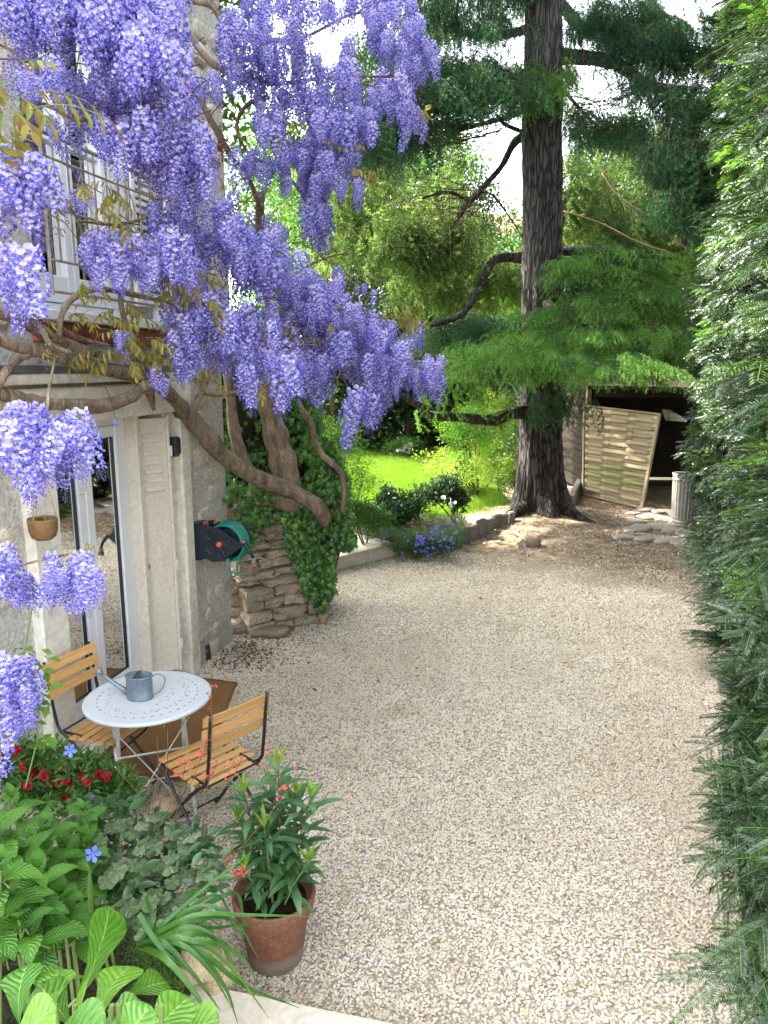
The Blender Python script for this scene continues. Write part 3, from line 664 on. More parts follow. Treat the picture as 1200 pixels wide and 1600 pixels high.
while z < 6.9:
    hrow = random.uniform(.13, .21); s = -3.3 + random.uniform(0, .2)
    while s < .93:
        a = random.uniform(.14, .36); sc_, zc = s + a / 2, z + hrow / 2; k += 1
        clear = (-1.98 < sc_ < .14 and zc < 2.62) or (-1.70 < sc_ < -.05 and 2.62 <= zc < 2.92) or (-1.70 < sc_ < -.1 and 2.9 < zc < 4.95) or (s + a > .72 and zc < 2.2) or s + a > .95 or (sc_ < -1.62 and s + a > -1.86 and zc < 2.7)
        if not clear and random.random() < .72:
            near = sc_ > -2.75 and zc < 5.4
            mbs = wall_stone(sc_, zc, a * .9, hrow * .88, random.uniform(.012, .04), k); o = W(sc_, zc, 0)
            if near and cnt < 285:
                me = mbs.mesh('stone', M_stone, False); inst(me, 'stone', house, Matrix.Translation(o)); cnt += 1
            else: joined.add([Vector(q) + o for q in mbs.v], mbs.f)
        s += a
    z += hrow
joined.build('rubble', M_stone, house, kind='stuff')
# corner face stones of the house end
# door surround
d = MB(); d.wbox(-1.86, -1.62, 0, 2.19, -.02, .065, bev=.012); d.build('pilaster', M_conc, house)
d = MB(); d.wbox(-.15, .0, 0, 2.19, -.30, .06, bev=.014); d.build('pilaster', M_conc, house)
d = MB(); d.wbox(-.275, -.152, 0, 2.19, -.30, -.01, bev=.01); d.build('door_jamb', M_conc, house)
d = MB(); d.wbox(-1.90, .02, 2.193, 2.415, -.05, .08, bev=.012); d.build('lintel', M_conc, house)
d = MB(); d.wbox(-2.35, -.28, 2.44, 2.50, -.02, .14, bev=.008); d.build('ledge', M_conc, house)
d = MB(); d.wbox(-2.4, -.25, 2.503, 2.545, -.02, .16, bev=.006); d.build('ledge_flashing', M_zinc, house)
d = MB(); d.wbox(-1.62, -.277, -.02, .10, -.34, .10, bev=.015); d.build('threshold', M_conc, house)
d = MB(); d.wbox(-1.617, -.60, .103, .135, -.22, -.06, bev=.006); d.build('door_sill', M_white, house)
# room behind the glass
d = MB(); d.wbox(-2.6, .3, -.05, .10, -3.2, -.43); d.wbox(-2.6, .3, 2.6, 2.7, -3.2, -.43); d.wbox(-2.6, .29, .1, 2.6, -3.3, -3.2); d.wbox(-2.7, -2.6, .1, 2.6, -3.2, -.43)
d.build('room_lining', M_conc, house)
d = MB(); pts = [(-1.62 + i * .011, -.48 + .03 * math.sin(i * 1.3)) for i in range(26)]
d.add([W(s_, .12, o) for s_, o in pts] + [W(s_, 2.2, o) for s_, o in pts], [(i, i + 1, 27 + i, 26 + i) for i in range(25)]); d.build('curtain', M_curtain, house, smooth=True)
d = MB(); pts = []
for i in range(60):
    s_ = -1.25 + i * .011; pts.append((s_, -.50 + .03 * math.sin(i * 1.1)))
d.add([W(s_, .12, o) for s_, o in pts] + [W(s_, 2.2, o) for s_, o in pts], [(i, i + 1, 61 + i, 60 + i) for i in range(59)]); d.build('curtain', M_curtain, house, smooth=True)
rad = MB()
for i in range(9): rad.wbox(-1.62 + i * .06, -1.575 + i * .06, .25, .95, -.75, -.66, bev=.01)
rad.build('radiator', M_white, house)
# french door: two leaves
M_gasket = surf('door_gasket', (.02, .025, .03), (.03, .035, .04), 5, .5)
def rect_frame(mb, s0, s1, z0, z1, t, o0, o1, tb=None, bev=.006, mi=0):
    tb = tb or t
    mb.wbox(s0, s0 + t, z0, z1, o0, o1, mi, bev); mb.wbox(s1 - t, s1, z0, z1, o0, o1, mi, bev)
    mb.wbox(s0 + t + .0005, s1 - t - .0005, z0, z0 + tb, o0 + .001, o1 - .001, mi, bev); mb.wbox(s0 + t + .0005, s1 - t - .0005, z1 - t, z1, o0 + .001, o1 - .001, mi, bev)
f = MB(); rect_frame(f, -1.617, -.60, .137, 2.185, .055, -.215, -.135); df = f.build('door_frame', M_white, house)
for (a, b2) in ((-1.56, -1.112), (-1.108, -.657)):
    f = MB(); rect_frame(f, a, b2, .195, 2.128, .078, -.20, -.125, .11); leaf = f.build('door_leaf', M_white, house)
    g = MB(); rect_frame(g, a + .079, b2 - .079, .306, 2.049, .008, -.175, -.14); g.build('gasket', M_gasket, leaf)
    g = MB(); g.wbox(a + .0872, b2 - .0872, .314, 2.041, -.163, -.155); g.build('pane', M_glass, leaf)
h = MB(); h.tube([W(-1.13, 1.08, -.124), W(-1.13, 1.08, -.085), W(-1.20, 1.075, -.078)], .008, 8); h.build('handle', M_white, leaf)
d = MB(); d.wbox(-.597, -.548, .11, 2.19, -.30, -.04, bev=.008); d.build('door_casing', M_cream, house)
# folded louvred metal shutter
d = MB(); A = Vector(W(-.545, 0, -.11)); Bq = Vector(W(-.285, 0, .035)); ax = (Bq - A).normalized(); nx_ = ax.cross(Vector((0, 0, 1))).normalized(); 
if nx_.dot(WN) < 0: nx_ = -nx_
Ms = Matrix((ax, nx_, Vector((0, 0, 1)))).transposed(); Ls = (Bq - A).length; mid = (A + Bq) / 2
d.bbox(mid + Vector((0, 0, 1.145)), (Ls - .05, .012, 2.02), .003, Ms)
for xx in (-Ls / 2 + .012, Ls / 2 - .012): d.bbox(mid + ax * xx + Vector((0, 0, 1.145)), (.022, .035, 2.05), .004, Ms)
sh = d.build('shutter', M_cream, house)
for i in range(7):
    q = MB(); q.bbox(mid + nx_ * .014 + Vector((0, 0, 1.62 + i * .068)), (.15, .016, .034), .005, Ms @ Euler((R(28), 0, 0)).to_matrix()); q.build('louvre', M_cream, sh)
q = MB()
for zz in (.35, 1.0, 1.9): q.tube([mid + ax * (Ls / 2 + .004) + nx_ * .02 + Vector((0, 0, zz - .04)), mid + ax * (Ls / 2 + .004) + nx_ * .02 + Vector((0, 0, zz + .04))], .009, 8)
q.build('hinge', M_cream, sh)
q = MB(); q.tube([mid - ax * (Ls / 2) + nx_ * .03 + Vector((0, 0, 1.03)), mid - ax * (Ls / 2 - .05) + nx_ * .035 + Vector((0, 0, 1.05))], .008, 6); q.bbox(mid - ax * (Ls / 2 - .03) + nx_ * .025 + Vector((0, 0, 1.035)), (.07, .02, .03), .004, Ms); q.build('latch', M_iron, sh)
q = MB(); q.tube([mid + ax * .05 + nx_ * .02 + Vector((0, 0, .13)), mid + ax * .05 + nx_ * .02 + Vector((0, 0, 2.1))], .004, 6); 
# second folded leaf behind the first
d = MB(); d.bbox(mid - nx_ * .035 - ax * .01 + Vector((0, 0, 1.145)), (Ls - .01, .014, 2.0), .004, Ms); d.build('shutter', M_cream, house)
# upper window
f = MB(); rect_frame(f, -1.58, -.62, 2.86, 4.83, .06, -.19, -.10); wf = f.build('window_frame', M_white, house)
for (a, b2) in ((-1.518, -1.102), (-1.098, -.682)):
    f = MB(); rect_frame(f, a, b2, 2.925, 4.768, .06, -.175, -.09, .16); f.wbox(a + .061, b2 - .061, 3.86, 3.89, -.165, -.10, bev=.004); win = f.build('window', M_white, house)
    g = MB(); g.wbox(a + .061, b2 - .061, 3.087, 3.858, -.14, -.133); g.build('pane', M_glass, win); g = MB(); g.wbox(a + .061, b2 - .061, 3.892, 4.706, -.14, -.133); g.build('pane', M_glass, win)
    g = MB(); pts = [(a + .07 + i * .0138, -.24 + .012 * math.sin(i * 1.3)) for i in range(21)]
    g.add([W(s_, 2.95, o) for s_, o in pts] + [W(s_, 4.7, o) for s_, o in pts], [(i, i + 1, 22 + i, 21 + i) for i in range(20)]); g.build('net_curtain', M_curtain, win, smooth=True)
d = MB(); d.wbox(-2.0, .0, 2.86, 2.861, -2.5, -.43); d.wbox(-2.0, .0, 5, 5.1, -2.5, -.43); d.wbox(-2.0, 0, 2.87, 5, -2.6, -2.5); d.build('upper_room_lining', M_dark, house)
d = MB(); d.wbox(-1.64, -.22, 2.80, 2.862, -.30, .09, bev=.006); d.build('window_sill', M_white, house)
d = MB(); d.wbox(-.36, -.16, 2.865, 3.0, .0, .07, bev=.008); d.build('sill_box', M_white, house)
# open shutter folded back against the wall beside the upper window
f = MB(); rect_frame(f, -.60, -.12, 2.95, 4.8, .05, .012, .045); ush = f.build('upper_shutter', M_white, house)
for i in range(34):
    q = MB(); q.wbox(-.549, -.171, 3.02 + i * .051, 3.05 + i * .051, .018, .036, bev=.003); q.build('slat', M_white, ush)
q = MB(); q.wbox(-.40, -.34, 3.5, 3.62, .045, .07, bev=.004); q.build('catch', M_iron, ush)
# soldier course of bricks under the sill
bk = MB(); bk.bbox((0, 0, 0), (.052, .05, .115), .004, Mw); bme = bk.mesh('brick', M_brick)
for i in range(23): inst(bme, 'brick', house, Matrix.Translation(W(-1.62 + i * .063, 2.735 + random.uniform(-.004, .004), .012 + random.uniform(-.004, .004))))
for i in range(3):
    inst(bme, 'brick', house, Matrix.Translation(W(.86, 4.3 + i * .07, .0)) @ Matrix.Rotation(0, 4, 'Z'))
# iron window guard
gd = MB(); op = .17
def gp(s, z): return W(s, z, op)
for s_ in (-1.66, -.50):
    gd.tube([W(s_, 2.93, op), W(s_, 3.78, op)], .011, 6); 
    for z_ in (3.78, 2.95): gd.tube([W(s_, z_, op), W(s_, z_, .0)], .009, 6)
for z_, r_ in ((3.78, .012), (3.66, .007), (3.40, .007), (3.12, .008), (2.95, .009)): gd.tube([gp(-1.66, z_), gp(-.50, z_)], r_, 6)
guard = gd.build('window_guard', M_iron, house)
for i in range(9):
    b_ = MB(); s_ = -1.56 + i * .122; b_.tube([gp(s_, 3.78), gp(s_, 3.12)], .006, 5)
    if i % 2 == 0:
        for sg in (-1, 1):
            b_.tube([gp(s_ + sg * .05 * math.sin(t_ * 3.14), 3.42 + .22 * t_) for t_ in [x / 8 for x in range(9)]], .0045, 4)
            b_.tube([gp(s_ + sg * (.03 + .02 * math.cos(t_ * 5)), 3.28 + .02 * math.sin(t_ * 5)) for t_ in [x / 6 for x in range(7)]], .004, 4)
    b_.build('guard_bar', M_iron, guard)
# little wall box (lamp) on the jamb
c0 = W(-.21, 1.93, .0); lamp = thing('wall_lamp', c0, 'small black box lamp fixed high on the cream door surround', 'lamp')
q = MB(); q.wbox(-.262, -.165, 1.86, 2.0, -.008, .075, bev=.014); q.build('housing', M_blackpl, lamp)
q = MB(); q.wbox(-.25, -.18, 1.845, 1.859, .0, .06, bev=.003); q.build('lens', M_glass, lamp)

# ---------------------------------------------------------------- hose reel on the pilaster's far edge
hc = W(.05, 1.10, .26); reel = thing('hose_reel', W(.16, .95, .1), 'dark blue wall reel with green hose and orange hub beside the door', 'hose reel')
Mr = Matrix((WN, Vector((0, 0, 1)), WD)).transposed()      # local x out from wall, y up, z along wall (away)
poly = [(-.19, -.15), (-.19, .15), (-.15, .155), (.02, .125), (.19, .02), (.205, 0), (.19, -.015), (.02, -.14), (-.06, -.155), (-.13, -.13)]
def disc_cut(mb, cx, cy, r, zz, n=20):
    c = Vector((cx, cy, zz)); mb.lathe([(r, .0), (r * .8, -.012), (r * .6, -.014)], n, hc + Mr @ c, 0, M=Mr)
for zz in (-.02, .17):
    q = MB(); q.prism(poly, .014, Mr, hc + Mr @ Vector((0, 0, zz))); 
    ob_ = q.build('side_plate', M_blackpl, reel)
    if zz < 0:
        for (cx, cy) in ((-.075, .07), (.075, .025), (-.075, -.05), (.02, -.085)):
            q = MB(); q.lathe([(.036, -.004), (.030, .0), (.026, .010), (.0, .010)], 20, hc + Mr @ Vector((cx, cy, zz - .003)), M=Mr); q.build('recess', M_gasket, ob_, smooth=True)
q = MB(); q.lathe([(.11, 0), (.11, .15), (.175, .152), (.175, .16), (.0, .16)], 32, hc + Mr @ Vector((.03, 0, -.004)), M=Mr); q.build('drum', M_blackpl, reel, smooth=True)
hp = []
for i in range(460):
    a = i * 2 * math.pi / 46; lay = i / 46; zz = .012 + .013 * (lay % 5) * 2.1; rr = .145 + .012 * (i // 230) + .03 * (.5 + .5 * math.sin(a * .13)) * .3
    hp.append(hc + Mr @ Vector((.03 + math.cos(a) * rr, math.sin(a) * rr, zz)))
e0 = hp[-1]
q = MB(); q.tube(hp, .0085, 7); q.build('hose', M_hose, reel, smooth=True)
q = MB(); tail = smooth_path([hc + Mr @ Vector(v_) for v_ in ((.05, -.15, .02), (.06, -.20, .0), (.10, -.27, -.01), (.135, -.24, 0), (.13, -.16, .03), (.15, -.09, .05))], 6); q.tube(tail, .0085, 7); q.build('hose', M_hose, reel, smooth=True)
q = MB(); q.tube([hc + Mr @ Vector((.05, -.13, .02)), hc + Mr @ Vector((.058, -.19, .0))], [.015, .013], 8); q.build('hose_connector', M_greypl, reel)
q = MB(); q.lathe([(.0, -.02), (.012, -.02), (.02, -.014), (.024, 0), (.024, .01)], 16, hc + Mr @ Vector((.0, .0, -.026)), M=Mr); q.build('hub', M_orange, reel, smooth=True)
q = MB(); q.tube([hc + Mr @ Vector(v_) for v_ in ((.02, -.03, -.03), (.06, -.10, -.035), (.065, -.11, -.07))], [.010, .008, .010], 8); q.build('crank', M_blackpl, reel)
q = MB()
for v_ in ((-.14, .165, .02), (-.06, .17, .05)): q.lathe([(.0, .02), (.011, .02), (.014, 0), (.014, -.015)], 10, hc + Mr @ Vector(v_), M=Mr)
q.build('clip', M_orange, reel)
n0 = [hc + Mr @ Vector(v_) for v_ in ((.20, .03, .0), (.235, -.005, -.005), (.27, -.05, -.01), (.29, -.10, -.01), (.295, -.15, -.01))]
q = MB(); q.tube(n0[:4], [.013, .015, .013, .011], 8); noz = q.build('nozzle', M_blackpl, reel, smooth=True)
q = MB(); q.tube([n0[3], n0[4]], [.014, .026], 12); q.build('nozzle_head', M_greypl, noz, smooth=True)
q = MB(); q.tube([n0[4], n0[4] + Vector((0, 0, -.014))], [.028, .026], 12); q.tube([n0[0] + Vector((0, 0, .004)), n0[0] + Vector((.008, 0, -.01))], [.017, .016], 10); q.build('nozzle_ring', M_orange, noz, smooth=True)
q = MB(); q.wbox(.03, .2, .95, 1.26, .002, .07, bev=.004); q.build('bracket', M_blackpl, reel)

# ---------------------------------------------------------------- hanging bowl by the door
hb = P(67, 822, 4.12); bowl = thing('hanging_planter', hb, 'small brown ribbed bowl hanging on cords against the cream door post', 'planter')
prof = [(.0, -.075), (.045, -.075), (.062, -.06), (.074, -.02), (.077, .03), (.079, .045), (.073, .045), (.068, .03), (.0, .025)]
q = MB(); n = 40
q.lathe(prof, n, hb)
for i, v_ in enumerate(q.v):
    r_i, j = divmod(i, n)
    if 1 < r_i < 5:
        c_ = Vector(v_) - hb; k_ = 1 + .035 * math.cos(j * 2 * math.pi / n * 20); q.v[i] = (hb.x + c_.x * k_, hb.y + c_.y * k_, v_[2])
q.build('bowl', M_wick, bowl, smooth=True)
hook = hb + Vector((-.02, .02, .52))
for a in (.3, 2.4, 4.5):
    q = MB(); q.tube([hb + Vector((math.cos(a) * .076, math.sin(a) * .076, .04)), hook], .0025, 4); q.build('cord', M_cord, bowl)
q = MB()
for _ in range(26):
    d_ = rdir((.1, 1.2)); leaf_part(q, hb + Vector((d_.x * .05, d_.y * .05, .03)), d_, (0, 0, 1), random.uniform(.02, .045), .016, 2, .2, .3)
q.build('foliage', L_mid, bowl)
q = MB()
for _ in range(5):
    d_ = rdir((0, .8)); leaf_part(q, hb + Vector((.07, -.03, .03 + random.uniform(-.03, .01))), d_, (0, 0, 1), .016, .012, 2, .2, .1)
q.build('flower', F_red, bowl)
# ---------------------------------------------------------------- dry stone wall end beside the house
dry = thing('dry_stone_wall', Vector((-1.1, 7.2, 0)), 'rough dry stone wall end half hidden by ivy beside the hose reel', 'stone wall')
A0 = Vector((-1.40, 6.78, 0)); B0 = Vector((-.76, 7.18, 0)); dv = (B0 - A0).normalized(); Lw = (B0 - A0).length; nv = Vector((dv.y, -dv.x, 0)); bk_ = -nv
Md = Matrix((dv, nv, Vector((0, 0, 1)))).transposed()
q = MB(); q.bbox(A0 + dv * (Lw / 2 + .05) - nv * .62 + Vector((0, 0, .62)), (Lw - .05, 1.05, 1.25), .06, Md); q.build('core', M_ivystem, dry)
z = 0.0; k = 0
while z < 1.30:
    h = random.uniform(.065, .125); x = random.uniform(-.06, .03)
    bat = .16 * (1 - z / 1.3)
    while x < Lw + .04:
        a = min(random.uniform(.16, .38), max(.10, Lw + .05 - x)); me = rock_mesh('stone', (a * .97, .30, h * .98), M_drystone, 50 + k, 5, 9.0, .11, False)
        c = A0 + dv * (x + a / 2) + nv * (bat - .10 + random.uniform(-.05, .05)) + Vector((0, 0, z + h / 2))
        inst(me, 'stone', dry, Matrix.Translation(c) @ Md.to_4x4() @ Euler((random.uniform(-.08, .08), random.uniform(-.05, .05), random.uniform(-.08, .08))).to_matrix().to_4x4()); k += 1; x += a
    # side face towards the house
    y = 0.1
    while y < .9:
        a = random.uniform(.2, .35); me = rock_mesh('stone', (.25, a, h), M_drystone, 90 + k, 4, 8.0, .16, False)
        inst(me, 'stone', dry, Matrix.Translation(A0 + dv * .04 - nv * (y + a / 2 - .05) + Vector((0, 0, z + h / 2))) @ Md.to_4x4()); k += 1; y += a
    z += h
for (px, py, sx_, sy_, sz_, r_) in ((372, 975, .36, .25, .16, .2), (420, 985, .42, .25, .10, .5), (352, 952, .22, .2, .24, 0)):
    me = rock_mesh('stone', (sx_, sy_, sz_), M_drystone, int(px), 4, 3.2, .14); inst(me, 'stone', dry, Matrix.Translation(G(px, py, sz_ / 2)) @ Md.to_4x4() @ Matrix.Rotation(r_, 4, 'Z'))
# drain pipe stub by the house wall
q = MB(); q.tube([G(326, 1030) + Vector((0, 0, -.02)), G(324, 1030) + Vector((0, 0, .13))], [.028, .028], 12); stub = q.build('drain_pipe', M_gasket); tag(stub, 'short dark pipe stub poking up at the foot of the house wall', 'pipe')

# ---------------------------------------------------------------- ivy
ivy = thing('ivy', Vector((-1.1, 7.1, 1.0)), 'glossy green ivy smothering the dry stone wall and wisteria stems', 'ivy')
core = MB()
def lump(mb, c, r, seed, n=10, mat=0):
    base = len(mb.v); 
    for i in range(n + 1):
        ph = math.pi * i / n
        for j in range(n * 2):
            th = math.pi * j / n; dd = Vector((math.sin(ph) * math.cos(th), math.sin(ph) * math.sin(th), math.cos(ph))); k_ = 1 + .35 * mnoise.noise(dd * 1.7 + Vector((seed * 5, 0, 0)))
            mb.v.append((c[0] + dd.x * r[0] * k_, c[1] + dd.y * r[1] * k_, c[2] + dd.z * r[2] * k_))
    for i in range(n):
        for j in range(n * 2): mb.f.append((base + i * 2 * n + j, base + i * 2 * n + (j + 1) % (2 * n), base + (i + 1) * 2 * n + (j + 1) % (2 * n), base + (i + 1) * 2 * n + j)); mb.m.append(mat)
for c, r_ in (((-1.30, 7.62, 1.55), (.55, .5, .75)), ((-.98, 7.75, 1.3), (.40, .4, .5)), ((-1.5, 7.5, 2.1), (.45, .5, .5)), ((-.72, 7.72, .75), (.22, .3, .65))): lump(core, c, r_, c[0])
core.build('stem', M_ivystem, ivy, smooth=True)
ivyme = [ivy_leaf_mesh('ivy_leaf', L_ivy, .062), ivy_leaf_mesh('ivy_leaf', L_ivyyoung, .052)]
ivp = [proto(m) for m in ivyme]
def ivy_on(poly, n, dep, thick=.07, normal=(.25, -.8, .45), young=.0, far=0.0):
    q = sample_poly(poly, n); P_ = []; 
    for px, py in q: P_.append(P(px, py, dep(px, py) + random.gauss(0, thick) + far))
    return P_
lead = []
D1 = lambda px, py: (6.66 + (px - 360) * .0040 - max(0, py - 790) * .0009 if py > 755 else 6.95 + (px - 330) * .0022) + (.25 if px < 350 else 0)
regs = [([(470, 675), (520, 690), (546, 750), (542, 800), (490, 770)], 200), ([(288, 672), (330, 650), (360, 640), (368, 700), (350, 745), (300, 742)], 150), ([(330, 600), (380, 575), (470, 560), (500, 600), (505, 690), (470, 720), (400, 700), (350, 660)], 420),
        ([(360, 700), (470, 700), (520, 735), (545, 790), (556, 840), (530, 858), (505, 800), (440, 815), (385, 815), (362, 765)], 560),
        ([(440, 800), (510, 790), (525, 850), (520, 925), (500, 955), (478, 930), (462, 880), (446, 850)], 380), ([(362, 765), (395, 760), (405, 800), (398, 850), (385, 850), (372, 815)], 60),
        ([(330, 580), (350, 500), (420, 470), (450, 520), (420, 590)], 120), ([(520, 790), (548, 800), (556, 850), (540, 862), (524, 835)], 70), ([(300, 730), (360, 730), (372, 770), (345, 790), (312, 770)], 60)]
for poly, n in regs:
    for p in ivy_on(poly, n, D1): lead.append(p)
random.shuffle(lead); F_, U_ = [], []
for i, p in enumerate(lead):
    nrm = Vector((.3, -.75, .45)) + Vector((random.gauss(0, .35), random.gauss(0, .35), random.gauss(0, .35))); f = Vector((random.gauss(0, .6), -.2, -1 + random.gauss(0, .4))); F_.append(f); U_.append(nrm)
for i in range(290):
    # the nearest leaves, one object each
    inst(ivyme[0 if random.random() < .75 else 1], 'leaf', ivy, TRS(lead[i], F_[i], U_[i], random.uniform(.75, 1.35)))
rest = range(290, len(lead))
scatter('foliage', ivy, [lead[i] for i in rest], eulers(np.array([F_[i] for i in rest]), np.array([U_[i] for i in rest])), rng.uniform(.7, 1.3, len(rest)), [ivp[0], ivp[0], ivp[1]])
deep = []
for poly, n in regs:
    for px, py in sample_poly(poly, int(n * 1.5)): deep.append(P(px, py, D1(px, py) + random.uniform(.12, .4)))
scatter('foliage', ivy, deep, eulers(np.array([[random.gauss(0, .6), -.3, -1] for _ in deep]), np.array([[.3 + random.gauss(0, .5), -.75, .45 + random.gauss(0, .5)] for _ in deep])), rng.uniform(.9, 1.5, len(deep)), [ivp[0]])

# ---------------------------------------------------------------- wisteria
wis = thing('wisteria', Vector((-.95, 7.0, 1.2)), 'old wisteria in full violet bloom climbing over the stone house', 'wisteria')
def px_tube(pts, n=9, k=5, name='branch', mat=None, parent=None, wob=.12, knots=True):
    """pts: (px,py,depth,width in px)"""
    raw = [tuple(P(a, b2, c)) + (w_ / 2 / FOC * c,) for a, b2, c, w_ in pts]; sm = smooth_path(raw, k); q = MB(); sd = random.random() * 9
    rr = [max(.002, s[3]) * (1 + wob * mnoise.noise(Vector((i * .4, sd, 0))) * 2) for i, s in enumerate(sm)]
    q.tube([s[:3] for s in sm], rr, n, ridge=(lambda th, i: 1 + .14 * math.sin(th * 3 + i * .22) + .09 * math.sin(th * 5 + i * .3)) if n > 7 else None)
    return q.build(name, mat or M_wist, parent or wis, smooth=True)
T = [  # trunks and main arms read off the photograph (px, py, distance, px width)
 [(508, 815, 7.1, 20), (495, 792, 6.85, 24), (455, 768, 6.75, 22), (400, 745, 6.5, 23), (350, 712, 6.2, 25), (315, 675, 5.95, 27), (288, 645, 5.75, 26), (262, 612, 5.4, 22), (225, 590, 4.9, 22), (150, 572, 4.45, 21), (90, 558, 4.1, 20), (20, 540, 3.75, 19), (-40, 520, 3.55, 18)],
 [(452, 790, 7.0, 44), (450, 755, 6.9, 42), (440, 715, 6.85, 42), (425, 665, 6.8, 36), (412, 600, 6.7, 30), (418, 540, 6.8, 24), (428, 480, 6.6, 22), (420, 430, 6.5, 20), (405, 350, 6.4, 14), (408, 300, 6.3, 11)],
 [(404, 782, 6.85, 18), (395, 745, 6.8, 18), (378, 715, 6.8, 20), (364, 665, 6.8, 18), (358, 600, 6.8, 16), (352, 540, 6.6, 14), (345, 470, 6.5, 12)],
 [(240, 640, 5.0, 6), (228, 605, 4.85, 18), (200, 622, 4.65, 20), (160, 635, 4.4, 21), (110, 632, 4.15, 19), (60, 628, 3.95, 19), (20, 622, 3.75, 22), (-30, 600, 3.55, 22)],
 [(-30, 480, 3.55, 20), (10, 492, 3.75, 20), (50, 510, 3.95, 20), (95, 535, 4.12, 18), (150, 552, 4.4, 14), (215, 560, 4.75, 12), (260, 590, 5.2, 10)],
 [(95, 535, 4.05, 8), (94, 508, 4.0, 9), (105, 475, 4.05, 10), (130, 457, 4.15, 10), (160, 452, 4.35, 9), (210, 460, 4.8, 8), (250, 470, 5.0, 6)],
 [(38, 492, 3.8, 7), (62, 510, 3.9, 9), (80, 538, 3.95, 8), (112, 552, 4.05, 7)], [(50, 490, 3.8, 6), (90, 510, 4.0, 7), (130, 530, 4.2, 6), (170, 540, 4.45, 4)],
 [(45, 556, 3.85, 9), (28, 562, 3.75, 11), (10, 580, 3.65, 14), (-8, 606, 3.6, 16), (-30, 630, 3.55, 16)],
 [(470, 640, 6.9, 9), (486, 665, 6.9, 10), (492, 690, 6.9, 10), (505, 712, 6.9, 9), (530, 735, 6.9, 9), (538, 765, 6.95, 9), (536, 800, 7.0, 8)], [(465, 628, 6.8, 5), (482, 652, 6.8, 5), (486, 668, 6.85, 5)],
 [(300, 650, 5.8, 10), (320, 600, 6.0, 10), (345, 560, 6.2, 8)], [(340, 640, 6.6, 8), (322, 600, 6.5, 10), (312, 560, 6.4, 8)], [(300, 610, 6.1, 5), (340, 618, 6.3, 6), (380, 612, 6.5, 6), (430, 618, 6.7, 4)],
 [(430, 545, 6.4, 9), (450, 530, 6.2, 8), (495, 512, 6.0, 6), (540, 520, 5.8, 4), (620, 560, 5.5, 3), (690, 590, 5.3, 2)],
 [(290, 40, 5.2, 9), (310, 75, 5.1, 10), (340, 105, 5.1, 11), (380, 122, 5.2, 10), (440, 130, 5.3, 7), (520, 120, 5.4, 5), (620, 120, 5.5, 3)],
 [(288, 0, 5.2, 7), (330, 10, 5.2, 8), (352, 38, 5.2, 9), (400, 60, 5.3, 7), (470, 60, 5.4, 5), (560, 20, 5.6, 4), (640, 40, 5.6, 3)],
 [(300, 130, 5.1, 8), (320, 170, 5.1, 9), (345, 215, 5.2, 10), (365, 250, 5.5, 10), (385, 270, 5.8, 8), (408, 330, 6.2, 8)], [(420, 150, 5.6, 7), (385, 165, 5.6, 7), (370, 200, 5.7, 6), (390, 240, 5.8, 5), (430, 260, 5.8, 4)],
 [(0, 70, 3.0, 4), (35, 88, 3.0, 6), (70, 110, 3.0, 4)], [(35, 160, 3.2, 6), (75, 165, 3.2, 7), (115, 186, 3.2, 7), (165, 188, 3.3, 6), (215, 195, 3.4, 5), (250, 215, 3.5, 4), (270, 260, 3.6, 3)],
 [(50, 255, 3.3, 6), (70, 285, 3.4, 9), (95, 315, 3.5, 9), (120, 340, 3.6, 5), (140, 400, 3.7, 4)], [(235, 300, 4.9, 7), (245, 340, 5.0, 9), (262, 378, 5.1, 9), (280, 430, 5.2, 6)],
 [(188, 460, 4.6, 7), (192, 490, 4.6, 9), (205, 530, 4.7, 6)], [(86, 560, 2.7, 3.5), (78, 600, 2.5, 5), (68, 660, 2.4, 6), (40, 670, 2.4, 3.5)], [(68, 655, 2.4, 4), (95, 670, 2.4, 3.5), (120, 690, 2.4, 2.5)],
 [(10, 890, 2.35, 3), (60, 876, 2.35, 4), (110, 865, 2.4, 4.5), (146, 855, 2.4, 2.5)], [(408, 318, 6.2, 8), (404, 350, 6.2, 9), (408, 375, 6.2, 8)], [(560, 395, 6.0, 2), (520, 400, 6.0, 3), (470, 420, 6.0, 3)], [(500, 400, 5.6, 2), (560, 440, 5.5, 2.5), (610, 470, 5.5, 2)],
 [(680, 235, 6.5, 2), (640, 190, 5.8, 3), (590, 140, 5.6, 4), (520, 120, 5.5, 5)], [(430, 255, 5.8, 6), (470, 300, 5.7, 4), (500, 360, 5.6, 3)], [(330, 290, 5.2, 4), (300, 300, 5.0, 5), (250, 330, 4.9, 5), (190, 350, 4.4, 5), (120, 345, 3.8, 4)]]
for k, pts in enumerate(T): px_tube(pts, 12 if k < 5 else 8 if k < 13 else 6, 6, 'trunk' if k in (0, 1, 2) else 'branch')
race = [raceme('flower_cluster', L, r, f) for L, r, f in ((.26, .046, 92), (.23, .050, 88), (.29, .044, 96), (.20, .042, 70), (.25, .052, 100), (.17, .04, 56))]
